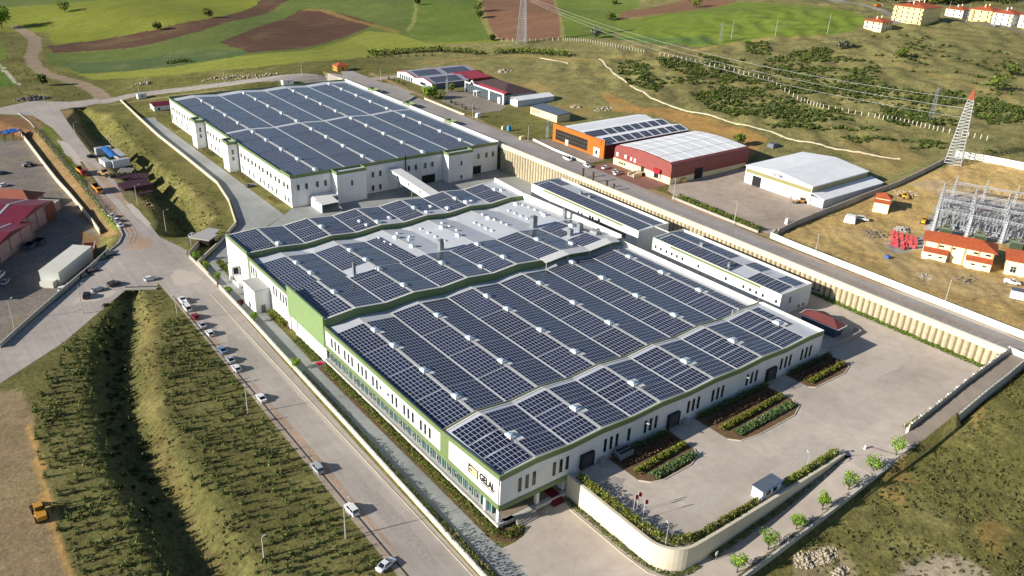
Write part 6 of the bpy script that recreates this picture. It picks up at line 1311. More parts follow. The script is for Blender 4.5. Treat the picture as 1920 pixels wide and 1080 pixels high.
x, y, z = gp(352, 182); o = thing('gate_lodge', 'low lodge with dark red roof behind the far left corner of rear factory', 'lodge', (131, 492, 0), R(0)); g = G(); g.box(-8, 8, -4, 4, 0, 3.6); g.build('wall', M_WALL, o, local=True); g = G(); gable(g, -8, 8, -4, 4, 3.7, 5.0, .2, over=.5); g.build('roof', RRF, o, local=True); g = G(); g.box(-6, -4.8, -4.05, -4, 1, 2.4); g.build('window', M_GLASS, o, local=True)
for (px, py, sx, lab) in ((266, 184, 5.0, 'small white cabin at the far end of the winding cream wall'), (539, 158, 7.0, 'white cabin between the rear factory roof and the far road')):
    x, y, z = gp(px, py); o = thing('site_cabin', lab, 'cabin', (x, y, z), R(3)); g = G(); g.box(-sx/2, sx/2, -1.5, 1.5, -.5, 2.7); g.build('body', M_VENT, o, local=True); g = G(); g.box(-sx/2-.1, sx/2+.1, -1.6, 1.6, 2.71, 2.85); g.build('roof', MATS['cabin_roof'], o, local=True); g = G(); g.box(-.5, .4, -1.54, -1.5, 1.0, 2.0); g.build('window', M_GLASS, o, local=True)
for k, (px, py) in enumerate(((400,152),(430,150),(465,148),(500,146),(1080,205))):
    x, y, z = gp(px, py-4); rubble('rubble_heap', ('far roadside stones, leftmost of the four heaps behind rear factory', 'far roadside stones, second heap behind rear factory', 'far roadside stones, third heap behind rear factory', 'far roadside stones, right heap behind rear factory', 'white blocks in the grass behind cream shed')[k], x, y, 9 if k < 4 else 3, 3, 34, .8, M_RUB, 60+k)
x, y, z = gp(268, 158); rubble('rubble_heap', 'white and red debris beside the far left road pole', x, y, 7, 4, 24, 1.2, M_RUB, 70)
# ================================================================== PLANTS
def leafmat(name, c, rnd=.18):
    mt = mat(name, c, rough=.75, n=.28, ns=1.1, rnd=rnd, spec=.25, world=False); return mt
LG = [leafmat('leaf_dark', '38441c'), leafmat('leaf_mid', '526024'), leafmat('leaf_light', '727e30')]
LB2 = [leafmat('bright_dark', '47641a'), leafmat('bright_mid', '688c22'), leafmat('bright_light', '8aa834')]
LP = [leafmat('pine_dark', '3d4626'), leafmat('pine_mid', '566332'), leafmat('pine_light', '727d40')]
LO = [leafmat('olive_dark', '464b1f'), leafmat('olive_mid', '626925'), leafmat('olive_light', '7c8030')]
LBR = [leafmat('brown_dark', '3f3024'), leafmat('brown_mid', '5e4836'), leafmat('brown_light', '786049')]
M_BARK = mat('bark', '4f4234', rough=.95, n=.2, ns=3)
def leaves(g, c, r, n, s, rr_, shell=.35, flat=1.0, up_=0.0):
    "n small leaf clumps spread through an ellipsoid (denser near the skin)"
    for i in range(n):
        while True:
            d = Vector((rr_.gauss(0,1), rr_.gauss(0,1), rr_.gauss(0,1)))
            if d.length > .1: break
        d.normalize(); q = shell+(1-shell)*rr_.random()**.5
        p = Vector((c[0]+d.x*r[0]*q, c[1]+d.y*r[1]*q, c[2]+d.z*r[2]*q)); k = s*rr_.uniform(.55, 1.25)
        a = Vector((rr_.gauss(0,1), rr_.gauss(0,1), rr_.gauss(0,.6)*flat+up_)).normalized(); b_ = a.cross(d+Vector((rr_.gauss(0,.5), rr_.gauss(0,.5), rr_.gauss(0,.5))))
        if b_.length < .05: b_ = a.orthogonal()
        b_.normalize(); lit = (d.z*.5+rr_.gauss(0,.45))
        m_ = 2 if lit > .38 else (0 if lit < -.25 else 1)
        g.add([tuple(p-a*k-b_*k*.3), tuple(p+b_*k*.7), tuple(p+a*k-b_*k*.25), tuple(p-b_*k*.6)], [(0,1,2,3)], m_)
def tree(name, label, cat, loc, h, r, n, s, mats, seed, trunk=.35, lobes=5, group=None, rz=0, conif=False):
    rr_ = random.Random(seed); o = thing(name, label, cat, loc, rz, group); g = G()
    g.tube((0,0,-.3), (0,0,h*trunk), .05*h*.6, .035*h*.6, n=6)
    for k in range(4):
        a = rr_.uniform(0, 6.28); g.tube((0,0,h*trunk*.8), (math.cos(a)*r*.5, math.sin(a)*r*.5, h*(trunk+.25)), .02*h, .008*h, n=4)
    g.tube((0,0,h*trunk*.9), (0,0,h*.85), .025*h, .006*h, n=4); g.build('trunk', M_BARK, o, local=True); g = G()
    if conif:
        for k in range(6):
            t_ = k/5; leaves(g, (rr_.uniform(-.05,.05)*h, rr_.uniform(-.05,.05)*h, h*(.14+.76*t_)), (r*(1-t_*.85), r*(1-t_*.85), h*.12), max(3, int(n*(1-t_*.75)/4)), s*(1-t_*.35), rr_, .3)
    else:
        leaves(g, (0, 0, h*(trunk+(1-trunk)*.5)), (r*.8, r*.8, h*(1-trunk)*.45), n//3, s, rr_)
        for k in range(lobes):
            a = 6.28*k/lobes+rr_.uniform(-.4, .4); q = rr_.uniform(.35, .6); z = h*(trunk+(1-trunk)*rr_.uniform(.25, .8)); rl = r*rr_.uniform(.4, .6)
            leaves(g, (math.cos(a)*r*q, math.sin(a)*r*q, z), (rl, rl, rl*1.1), int(n*.66/lobes), s, rr_, .2)
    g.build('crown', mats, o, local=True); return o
# seven bright young trees beside the ramp
tp = [(113.4,67.9,1),(123.1,67.9,1.5),(132.2,67.8,2.1),(141.2,67.8,2.9),(150.8,67.8,3.6),(160.5,67.9,4.35),(170.2,68,5.2)]
TL = ['bright young tree at the very bottom of the ramp, cut by photo edge', 'bright young tree, second up the ramp from the bottom edge', 'bright young tree, third up the ramp, rounded crown', 'bright young tree, fourth up the ramp opposite the white hut', 'bright sparse young tree with upright shoots, fifth up the ramp', 'tallest bright young tree on the ramp, just below the last one', 'bright young tree at the top end of the ramp row']
for k, (x, y, z) in enumerate(tp): tree('young_tree', TL[k], 'tree', (x, y, z), 5.0+.6*math.sin(k*2.1), 2.05+.3*math.sin(k*1.7), 620, .2, LB2, 40+k, .3, 6, 'bright young trees along the ramp')
TL = ['young lane tree nearest the guard post', 'young lane tree, second from the guard post', 'young lane tree, third from the guard post', 'young lane tree, fourth from the guard post', 'small dark-red leaved tree in the factory lane', 'thin young lane tree opposite the green end panel']
for k, (x, y) in enumerate(((75.7,273.2),(75.5,262.4),(75.4,251.6),(75.2,240.8),(75.1,230.1),(75.2,219.6))): tree('young_tree', TL[k], 'tree', (x, y, 0), 4.2-(k > 2)*.8, 1.5-(k > 2)*.35, 300, .24, LB2 if k != 4 else [leafmat('red_dark','3a1a20'), leafmat('red_mid','552830'), leafmat('red_light','6e3a3c')], 60+k, .3, 5)
tree('young_tree', 'single round bright tree at the street wall opposite the red mat', 'tree', (74.3, 187.4, 0), 3.6, 1.5, 380, .22, LB2, 77, .3, 6)
tree('willow_tree', 'broad bright green willow beside the twin-gabled factory', 'tree', gp(806, 185), 8, 5.2, 700, .6, [leafmat('willow_d','475f14'), leafmat('willow_m','61801c'), leafmat('willow_l','7f9c2c')], 81, .15, 8)
tree('tree', 'small light green tree behind the willow near the pylon post', 'tree', gp(846, 173), 5.5, 2.4, 260, .5, LG, 82, .2, 5)
x, y, z = gp(14, 52); tree('tree', 'large bright green tree at the left edge beside the dirt track', 'tree', (x-4, y, z), 17, 9, 900, 1.0, LB2, 83, .2, 8)
FT = [((122,22),9,6.5,'round dark tree alone in the upper left crop field'), ((296,57),7,4.2,'small bare-legged tree on edge of the brown field strip'), ((391,32),7,4.5,'dark bushy tree at the far edge of brown strip'), ((783,9),7,3,'tree at the top edge on the field boundary path'), ((897,22),10,5,'upper tree of two beside the ploughed brown field'), ((899,34),8,4,'lower tree of two beside the ploughed brown field'), ((922,76),4,3.5,'shrubby tree at the corner below the ploughed field'), ((1145,38),6,6,'wide dark tree between two green fields'), ((1117,72),8,5,'grey leafless-looking round tree on the bright field edge'), ((1306,14),8,7,'dark green trees on the brown field border near top'), ((1690,108),6,5,'dark round bush alone on the right hillside'), ((1896,142),7,5.5,'dark round bush high on the right hillside'), ((1580,92),6,5,'grey-green bush pair near the cream house'), ((1868,170),8,6,'yellow-green tree beside the lattice mast top'), ((1385,275),7,3.5,'small tree behind the red warehouse corner'), ((81,160),7,3,'thin roadside tree near top left junction'), ((1152,8),4,3,'small bush near the top edge, middle right')]
for k, (p, h, r, lab) in enumerate(FT):
    x, y, z = gp(*p); tree('tree', lab, 'tree', (x, y, z), h, r, 300, .75, LG if k not in (8, 12) else [leafmat('grey_d','4c5046'), leafmat('grey_m','63675a'), leafmat('grey_l','7a7d6c')], 100+k, .12, 6)
# hedges and beds
def hedge(label, line, wd, h, dens, s, mats, z=None, seed=5, name='hedge', jag=.35, group=None):
    rr_ = random.Random(seed); g = G(); L_ = 0
    for (a, b_) in zip(line[:-1], line[1:]):
        l = math.hypot(b_[0]-a[0], b_[1]-a[1]); n = int(l*dens); za = a[2] if len(a) > 2 else z; zb = b_[2] if len(b_) > 2 else z
        ph = [rr_.uniform(.6, 1.15) for _ in range(int(l)+3)]
        for i in range(n):
            t_ = rr_.random(); cx = a[0]+(b_[0]-a[0])*t_; cy = a[1]+(b_[1]-a[1])*t_; nx, ny = -(b_[1]-a[1])/l, (b_[0]-a[0])/l
            o_ = rr_.uniform(-1, 1); hh = h*(ph[int(t_*l)]*(1-jag)+jag*rr_.uniform(.6, 1.2))*(1-.45*o_*o_); q = rr_.random()**.5
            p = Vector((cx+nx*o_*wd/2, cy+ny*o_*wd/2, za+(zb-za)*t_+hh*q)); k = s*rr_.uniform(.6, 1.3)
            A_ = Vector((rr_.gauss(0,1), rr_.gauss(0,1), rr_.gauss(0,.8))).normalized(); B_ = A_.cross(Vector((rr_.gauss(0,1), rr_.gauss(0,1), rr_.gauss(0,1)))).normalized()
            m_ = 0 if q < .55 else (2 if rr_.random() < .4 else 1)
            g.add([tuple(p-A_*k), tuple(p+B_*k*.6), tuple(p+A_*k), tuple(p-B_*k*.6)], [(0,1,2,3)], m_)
    o = g.build(name, mats); tag(o, label, 'hedge', group); return o
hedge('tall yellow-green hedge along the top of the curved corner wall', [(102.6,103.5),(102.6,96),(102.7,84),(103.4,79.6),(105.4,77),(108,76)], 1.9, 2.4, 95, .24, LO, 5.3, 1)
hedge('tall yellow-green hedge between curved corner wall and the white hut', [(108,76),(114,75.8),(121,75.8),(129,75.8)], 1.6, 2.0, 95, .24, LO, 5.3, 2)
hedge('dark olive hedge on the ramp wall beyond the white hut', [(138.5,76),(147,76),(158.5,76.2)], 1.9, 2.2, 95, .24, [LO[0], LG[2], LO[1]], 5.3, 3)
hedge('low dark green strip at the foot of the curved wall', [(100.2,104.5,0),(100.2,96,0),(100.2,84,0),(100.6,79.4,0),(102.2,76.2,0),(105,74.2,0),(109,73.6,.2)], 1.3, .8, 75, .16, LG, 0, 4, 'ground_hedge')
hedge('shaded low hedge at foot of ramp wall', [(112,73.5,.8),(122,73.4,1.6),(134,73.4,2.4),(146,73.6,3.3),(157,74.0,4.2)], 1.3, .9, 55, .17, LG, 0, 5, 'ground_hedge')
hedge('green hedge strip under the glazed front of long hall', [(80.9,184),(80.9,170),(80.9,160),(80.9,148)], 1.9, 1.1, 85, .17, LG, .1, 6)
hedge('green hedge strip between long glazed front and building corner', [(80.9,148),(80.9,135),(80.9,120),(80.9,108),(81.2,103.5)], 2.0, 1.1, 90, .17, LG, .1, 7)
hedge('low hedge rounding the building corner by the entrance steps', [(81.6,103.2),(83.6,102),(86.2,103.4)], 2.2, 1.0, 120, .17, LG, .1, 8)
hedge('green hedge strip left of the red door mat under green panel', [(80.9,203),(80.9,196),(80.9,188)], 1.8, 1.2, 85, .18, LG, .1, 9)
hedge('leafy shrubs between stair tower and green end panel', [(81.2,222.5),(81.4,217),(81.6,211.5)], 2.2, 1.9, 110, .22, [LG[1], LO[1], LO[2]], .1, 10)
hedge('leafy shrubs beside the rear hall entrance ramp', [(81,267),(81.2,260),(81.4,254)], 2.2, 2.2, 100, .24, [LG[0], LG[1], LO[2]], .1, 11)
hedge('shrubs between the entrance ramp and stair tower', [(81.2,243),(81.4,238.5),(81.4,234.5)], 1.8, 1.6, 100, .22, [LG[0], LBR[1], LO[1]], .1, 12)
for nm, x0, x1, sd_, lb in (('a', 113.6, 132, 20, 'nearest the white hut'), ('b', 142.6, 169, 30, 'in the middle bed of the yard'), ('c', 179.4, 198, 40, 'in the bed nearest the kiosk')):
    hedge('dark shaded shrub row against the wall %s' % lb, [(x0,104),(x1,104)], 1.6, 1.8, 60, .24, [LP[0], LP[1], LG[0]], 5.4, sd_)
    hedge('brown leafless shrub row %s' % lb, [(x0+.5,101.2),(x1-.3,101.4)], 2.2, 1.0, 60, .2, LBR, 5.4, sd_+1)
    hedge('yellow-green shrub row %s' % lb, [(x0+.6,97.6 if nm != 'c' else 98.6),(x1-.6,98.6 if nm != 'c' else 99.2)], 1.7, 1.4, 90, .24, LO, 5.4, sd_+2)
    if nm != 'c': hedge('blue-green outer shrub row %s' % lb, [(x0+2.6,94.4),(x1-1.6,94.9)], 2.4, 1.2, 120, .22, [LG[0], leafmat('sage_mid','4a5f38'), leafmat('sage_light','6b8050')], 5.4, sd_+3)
hedge('bright weeds growing along the foot of the pile wall', [(229.6,74,5.2),(229.6,90,5.2),(229.6,106,5.2),(229.9,122,5.2),(230,132,5.2)], 1.6, 1.1, 70, .22, [LG[0], LG[1], LB2[1]], 5.3, 50)
hedge('thin shrubs on the yard side of stepped dark wall', [(182,72.4,5.3),(192,72.4,5.3),(204,72.4,5.3)], 1.6, 1.3, 60, .22, LO, 5.3, 51)
hedge('tall green hedge beside the upper road in front of warehouse yard', [(247.2,207.5,12),(246.6,195,12),(246.2,180,12),(245.8,166.5,12)], 2.6, 2.2, 90, .3, LG, 12, 52)
g = G(); g.wall([(245.1,209),(244.6,190),(244.2,166)], 11.7, 12.9, .3); tag(g.build('boundary_wall', M_CONC), 'low grey wall below the tall hedge by the upper road', 'wall')
g = G(); g.wall([(249.2,304),(247.0,285),(246.0,262)], 11.7, 13.0, .3); tag(g.build('boundary_wall', M_COP), 'low cream wall in front of the orange showroom forecourt', 'wall')
hedge('weeds lining the inside of the long street wall', [(75.1,185),(75.0,160),(74.2,140),(73.8,120),(73.4,97)], .9, .8, 40, .17, LG, 0, 53, 'weed_strip')
hedge('weeds lining the outer ramp wall', [(112,66.9,.9),(129,66.9,2),(142,66.9,3),(159,66.9,4.3),(176,66.9,5.4)], .8, .5, 45, .14, [LG[0], LG[1], LBR[2]], 0, 54, 'weed_strip')
hedge('dark bush line standing alone in the bright lower crop', [gp(*p) for p in [(312,120),(335,117),(358,116)]], 4, 2.5, 16, .6, LG, 0, 59, 'bush_belt')
hedge('bushy belt above the long white building rows and grass track', [gp(*p) for p in [(925,101),(960,99),(1010,101),(1070,106)]], 7, 4.0, 14, .8, LG, 0, 55, 'bush_belt')
hedge('bush belt at lower edge of the bright field', [gp(*p) for p in [(690,104),(760,99),(820,96),(905,102)]], 7, 4.0, 14, .8, LG, 0, 56, 'bush_belt')
hedge('dark bush belt behind the hilltop houses', [gp(*p) for p in [(1640,2),(1720,6),(1790,2),(1850,0),(1900,6)]], 26, 9, 14, 1.6, LG, 0, 57, 'bush_belt')
hedge('ochre weeds and soil edge near the rear factory corner', [(101,291),(106,286),(116,283.5),(128,283),(150,288)], 2.2, 1.0, 26, .25, [LO[0], LO[1], leafmat('ochre','b0872c')], 0, 58, 'weed_strip')
for k, (yy, l) in enumerate(((452,12),(398,14),(352,16),(318,10))):
    hedge('brown shrub bed by the rear factory side wall, number %s from the far corner' % ('one','two','three','four')[k], [(122.5,yy+l/2,.0),(122.3,yy-l/2,.0)], 2.6, 1.0, 22, .26, [LO[0], LBR[2], LG[1]], 0, 70+k)
# weedy tufts along the fence by the left road
hedge('green weeds growing through the mesh fence of left road', [(61.2,480,.2),(61.2,430,.2),(60.9,400,.2),(61.0,350,.2),(61.3,320,.2)], 1.4, 1.3, 14, .3, LG, 0, 80, 'weed_strip')
# ------------------------------------------------------------------ young pines
def inpoly(px): return [gp(*p)[:2] for p in px]
PL = [inpoly(q) for q in ([(120,655),(212,575),(206,640),(178,700),(190,800),(225,900),(290,1000),(345,1100),(145,1100),(95,950),(70,850),(60,765)], [(302,604),(345,600),(400,665),(480,765),(560,865),(640,965),(720,1075),(500,1100),(450,1090),(392,960),(330,850),(302,740)])]
spots = []
rp_ = random.Random(21)
for q in PL:
    xs = [p[0] for p in q]; ys = [p[1] for p in q]; x = min(xs)
    while x < max(xs):
        y = min(ys)
        while y < max(ys):
            jx, jy = x+rp_.uniform(-.9, .9), y+rp_.uniform(-1.0, 1.0)
            if pip([jx], [jy], q)[0] and rp_.random() < .78: spots.append((jx, jy))
            y += 2.9
        x += 2.5
for k in range(34): y = 120+k*3.4; dd = 1; spots.append((float(np.interp(y, [p[1] for p in DITCH1[::-1]], [p[0] for p in DITCH1[::-1]]))-9.5+rp_.uniform(-.8,.8), y))
spots.sort(key=lambda p: math.hypot(*p))
def pine_mesh(seed, n=58, s=.30):
    rr_ = random.Random(seed); g = G(); h = 2.7
    for k in range(6): t_ = k/5; leaves(g, (rr_.uniform(-.08,.08), rr_.uniform(-.08,.08), h*(.12+.78*t_)), (.82*(1-t_*.82), .82*(1-t_*.82), h*.11), max(3, int(n*(1-t_*.75)/3)), s*(1-t_*.4), rr_, .25)
    return g
pm = []
for k in range(4):
    g = pine_mesh(k+1); me = bpy.data.meshes.new('crown'); me.from_pydata(g.v, [], g.f)
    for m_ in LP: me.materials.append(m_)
    me.polygons.foreach_set('material_index', g.m); pm.append((me, g))
g = G(); g.tube((0,0,-.3), (0,0,1.6), .07, .03, n=5); tm_ = bpy.data.meshes.new('trunk'); tm_.from_pydata(g.v, [], g.f); tm_.materials.append(M_BARK)
for i, (x, y) in enumerate(spots[:300]):
    s_ = rp_.uniform(.5, .98); o = thing('pine_sapling', 'small dark pine sapling of the plantation beside the street ditch', 'pine tree', (x, y, H(x, y)), rp_.uniform(0, 6.28), 'pine saplings of the ditch plantation'); o.scale = (s_, s_, s_*rp_.uniform(.85, 1.15))
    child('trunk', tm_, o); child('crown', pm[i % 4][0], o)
def scatter(name, label, cat, pts, mats, smin, smax, seed, protos_):
    rr_ = random.Random(seed); V = []; F_ = []; M_ = []; off = 0
    for x, y in pts:
        a = np.array(protos_[rr_.randrange(len(protos_))].v); gg = protos_[0]
        k = rr_.randrange(len(protos_)); gg = protos_[k]; a = np.array(gg.v); s_ = rr_.uniform(smin, smax); t_ = rr_.uniform(0, 6.28); c_, n_ = math.cos(t_), math.sin(t_)
        b_ = np.stack([x+(a[:,0]*c_-a[:,1]*n_)*s_, y+(a[:,0]*n_+a[:,1]*c_)*s_, H(x, y)+a[:,2]*s_*rr_.uniform(.8,1.1)], 1); V.append(b_); F_ += [tuple(i+off for i in f) for f in gg.f]; M_ += gg.m; off += len(a)
    g = G(); g.v = [tuple(p) for p in np.concatenate(V)]; g.f = F_; g.m = M_; o = g.build(name, mats, kind='stuff'); return tag(o, label, cat)
def bushproto(seed, n=46, s=.62, r=1.7, h=1.5):
    rr_ = random.Random(seed); g = G(); leaves(g, (0,0,h*.55), (r*.8,r*.8,h*.6), n//2, s, rr_, .3); leaves(g, (r*.5,r*.2,h*.5), (r*.5,r*.5,h*.5), n//4, s, rr_, .3); leaves(g, (-r*.4,-r*.4,h*.45), (r*.5,r*.5,h*.4), n//4, s, rr_, .3); return g
HB = [bushproto(k) for k in range(5)]
hp = []
def cloud(px, n, thr=.0, sc_=.05, seed=0):
    P = inpoly(px); xs = [p[0] for p in P]; ys = [p[1] for p in P]; rr_ = random.Random(seed); c_ = 0; t_ = 0
    while c_ < n and t_ < n*30:
        t_ += 1; x = rr_.uniform(min(xs), max(xs)); y = rr_.uniform(min(ys), max(ys))
        if math.sin(x*sc_*1.7+seed)*math.sin(y*sc_*2.3+x*sc_)+.5*math.sin(x*sc_*5+y*sc_*4) < thr: continue
        if pip([x], [y], P)[0]: hp.append((x, y)); c_ += 1
cloud([(1160,115),(1215,110),(1220,140),(1180,160),(1158,140)], 114, -0.65, seed=1); cloud([(1165,135),(1200,128),(1250,160),(1230,175),(1180,155)], 127, -0.55, seed=2)
cloud([(1230,105),(1300,115),(1350,130),(1400,150),(1360,160),(1300,145),(1240,125)], 313, -0.25, seed=3)
cloud([(1310,100),(1370,115),(1365,130),(1320,122)], 85, -0.65, seed=4); cloud([(1395,78),(1440,80),(1445,105),(1400,100)], 114, -0.55, seed=5)
cloud([(1490,88),(1560,92),(1555,108),(1480,105)], 127, -0.55, seed=6); cloud([(1440,108),(1560,105),(1650,118),(1640,165),(1560,160),(1450,140)], 427, -0.30, seed=7)
cloud([(1400,140),(1480,150),(1600,165),(1700,165),(1760,190),(1720,200),(1600,180),(1480,175),(1410,165)], 484, -0.25, seed=8)
cloud([(1290,175),(1400,165),(1480,190),(1560,215),(1640,232),(1560,245),(1470,240),(1400,225),(1330,205)], 741, -0.35, seed=9)
cloud([(1650,200),(1760,205),(1800,235),(1740,245),(1660,228)], 199, -0.15, seed=10); cloud([(1825,185),(1870,185),(1920,205),(1915,230),(1860,235),(1825,220)], 342, -0.75, seed=11)
cloud([(1270,112),(1320,118),(1300,160),(1240,155)], 70, 0.05, seed=12)
cloud([(1440,20),(1600,100),(1900,200),(1900,100),(1700,60),(1560,80)], 171, 0.20, seed=13)
cloud([(1720,180),(1800,170),(1820,190),(1740,205)], 142, -0.35, seed=14)
cloud([(1290,120),(1420,110),(1640,150),(1800,200),(1700,235),(1500,225),(1330,200)], 500, -.05, .09, seed=31)
cloud([(1400,190),(1640,240),(1900,290),(1800,295),(1560,262),(1440,238)], 160, .25, .09, seed=32)
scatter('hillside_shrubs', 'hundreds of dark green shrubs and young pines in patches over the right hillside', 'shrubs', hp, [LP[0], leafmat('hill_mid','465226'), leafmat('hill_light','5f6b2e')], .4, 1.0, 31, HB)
WP_ = []; rr_ = random.Random(12)
SP2 = [bushproto(20+k, 14, .34, .6, .5) for k in range(4)]
def wpts(px, n, seed):
    P = inpoly(px); xs = [p[0] for p in P]; ys = [p[1] for p in P]; rr_ = random.Random(seed); c_ = t_ = 0; out = []
    while c_ < n and t_ < n*30:
        t_ += 1; x = rr_.uniform(min(xs), max(xs)); y = rr_.uniform(min(ys), max(ys))
        if pip([x], [y], P)[0] and math.sin(x*.31)*math.sin(y*.27)+math.sin(x*.11+y*.13)*.6 > rr_.uniform(-1.2, .6): out.append((x, y)); c_ += 1
    return out
w1 = wpts([(120,650),(240,545),(300,545),(400,655),(480,760),(560,860),(660,985),(730,1080),(140,1090),(70,850),(60,760)], 1500, 1)
w2 = wpts([(1450,1060),(1560,990),(1740,860),(1919,700),(2000,1000),(1900,1090),(1650,1090)], 1300, 2)
w3 = wpts([(160,240),(230,225),(330,330),(400,360),(420,440),(340,450),(300,430),(240,330)], 500, 3)
w4 = wpts([(20,60),(60,130),(180,190),(60,190),(0,160)], 160, 4)
M_W = [leafmat('weed_dark','484c28'), leafmat('weed_mid','5e5f32'), leafmat('weed_light','737142')]
scatter('grass_tufts', 'coarse grass tufts over the pine plantation banks', 'grass', w1, M_W, .3, .75, 1, SP2)
scatter('grass_tufts', 'coarse grass tufts over the open field, bottom right', 'grass', w2, M_W, .3, .8, 2, SP2)
scatter('grass_tufts', 'coarse grass tufts over the long ditch banks, upper left', 'grass', w3+w4, M_W, .4, .95, 3, SP2)
hedge('leafless young trees and creepers on the lower street fence', [(73.0,112),(72.9,98),(72.8,84),(72.8,64)], 1.5, 3.0, 26, .26, [LG[0], LG[1], LBR[2]], 0, 90, 'fence_shrubs', .7)
hedge('low creepers along the middle of the street fence', [(74.4,150),(73.9,132),(73.5,114)], .9, 1.5, 34, .2, [LG[0], LG[1], LO[1]], 0, 91, 'fence_shrubs')
rest_ = spots[300:]
if rest_: scatter('pine_sapling', 'farther pine saplings of the plantation toward the culvert', 'pine trees', rest_, LP, .65, 1.15, 5, [g_ for _, g_ in pm])
# bushes in the ditch bottom
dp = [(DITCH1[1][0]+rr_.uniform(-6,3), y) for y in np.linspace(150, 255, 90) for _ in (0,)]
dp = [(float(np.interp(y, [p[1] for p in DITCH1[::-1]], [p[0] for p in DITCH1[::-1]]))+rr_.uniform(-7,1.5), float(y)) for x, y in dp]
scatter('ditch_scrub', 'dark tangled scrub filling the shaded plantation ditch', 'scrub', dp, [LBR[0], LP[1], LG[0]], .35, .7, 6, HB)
# ================================================================== VEHICLES
M_TYRE = mat('tyre', '1c1c1e', rough=.9); M_RIM = mat('rim', '8d9094', rough=.35, metal=.6); M_WIN = mat('car_glass', '14181d', rough=.08, spec=1.0); M_LAMP = mat('lamp_lens', 'd8dadc', rough=.15); M_TAIL = mat('tail_lens', '8e1a1c', rough=.2)
_cp = {}
def loft(g, secs, m=0):
    "secs: (x, [(y, z), ...]) with equal counts"
    n = len(secs[0][1]); o = [(x, y, z) for x, ps in secs for y, z in ps]; fs = [tuple(range(n))[::-1], tuple(range(len(o)-n, len(o)))]
    for i in range(len(secs)-1):
        for k in range(n): a, b_ = i*n+k, i*n+(k+1) % n; fs.append((a, b_, b_+n, a+n))
    g.add(o, fs, m)
def car_proto(kind, paint):
    L_, W_, H_ = {'sedan': (4.5, 1.76, 1.45), 'hatch': (4.1, 1.72, 1.48), 'suv': (4.5, 1.85, 1.72), 'van': (5.0, 1.9, 2.0), 'pickup': (5.0, 1.85, 1.75)}[kind]; w_ = W_/2
    root = thing('parked_car', '', 'car'); M = mat('paint_'+paint, paint, rough=.28, spec=.7); g = G()
    bz = {'sedan': (.62,.86,.93,.92), 'hatch': (.62,.88,.95,.95), 'suv': (.75,1.02,1.1,1.1), 'van': (.8,1.1,1.2,1.25), 'pickup': (.75,1.0,1.1,1.0)}[kind]
    def sec(x, k, zt, zb=.24): return (x, [(-w_*k*.93, zb), (-w_*k, zb+.2), (-w_*k, zt-.14), (-w_*k*.9, zt), (w_*k*.9, zt), (w_*k, zt-.14), (w_*k, zb+.2), (w_*k*.93, zb)])
    h = L_/2
    loft(g, [sec(-h, .84, bz[3]-.2, .34), sec(-h+.16, .96, bz[3], .26), sec(-h+.9, 1, bz[3]+.01), sec(0, 1, bz[2]), sec(h-1.25, 1, bz[1]+.03), sec(h-.35, .95, bz[0]+.1, .26), sec(h, .8, bz[0]-.08, .36)])
    f0, f1, r0, r1 = {'sedan': (h-1.3, h-2.05, -h+1.35, -h+.65), 'hatch': (h-1.15, h-1.85, -h+.5, -h+.14), 'suv': (h-1.2, h-1.85, -h+.4, -h+.12), 'van': (h-.9, h-1.6, -h+.2, -h+.06), 'pickup': (h-1.3, h-1.95, -h+2.1, -h+1.9)}[kind]
    zb = bz[2]-.02; k = .8
    g.slab([(f1-.02,-w_*.74,H_),(f1-.02,w_*.74,H_),(r0+.02,w_*.74,H_),(r0+.02,-w_*.74,H_)][::-1], .05)
    for sy in (-1, 1):
        for x0, x1 in ((f0, f1), (r1, r0)): g.tube((x0,sy*w_*.87,zb), (x1,sy*w_*.72,H_-.03), .055, n=4)
        g.tube(((f1+r0)/2-.1,sy*w_*.9,zb), ((f1+r0)/2-.1,sy*w_*.74,H_-.03), .05, n=4)
        g.box(f0-.25, f0-.08, min(sy*w_*.95, sy*w_*1.12), max(sy*w_*.95, sy*w_*1.12), zb-.02, zb+.12)
    if kind == 'pickup': g.box(-h+.1, -h+1.8, -w_*.8, -w_*.72, 1.0, 1.2); g.box(-h+.1, -h+1.8, w_*.72, w_*.8, 1.0, 1.2)
    g.build('body', M, root, local=True)
    g = G(); g.add([(r1,-w_*.86,zb),(f0,-w_*.86,zb),(f0,w_*.86,zb),(r1,w_*.86,zb),(r0,-w_*.7,H_-.045),(f1,-w_*.7,H_-.045),(f1,w_*.7,H_-.045),(r0,w_*.7,H_-.045)], [(4,5,6,7),(0,1,5,4),(1,2,6,5),(2,3,7,6),(3,0,4,7)]); g.build('windows', M_WIN, root, local=True)
    for x in (h-.85, -h+.82):
        for sy in (-1, 1):
            g = G(); y0, y1 = sy*w_*.8, sy*(w_+.015); g.tube((x,y0,.33), (x,y1,.33), .33, n=12); wl = g.build('wheel', M_TYRE, root, local=True); g = G(); g.tube((x,y1-.0*sy,.33), (x,y1+sy*.02,.33), .19, n=8); g.build('rim', M_RIM, wl, local=True)
    for sy in (-1, 1):
        g = G(); y = sy*w_*.66; g.box(h-.22, h-.02, y-.17, y+.17, bz[0]-.2, bz[0]-.04); g.build('headlight', M_LAMP, root, local=True); g = G(); g.box(-h-.02, -h+.14, y-.15, y+.15, bz[3]-.34, bz[3]-.14); g.build('tail_light', M_TAIL, root, local=True)
    return root
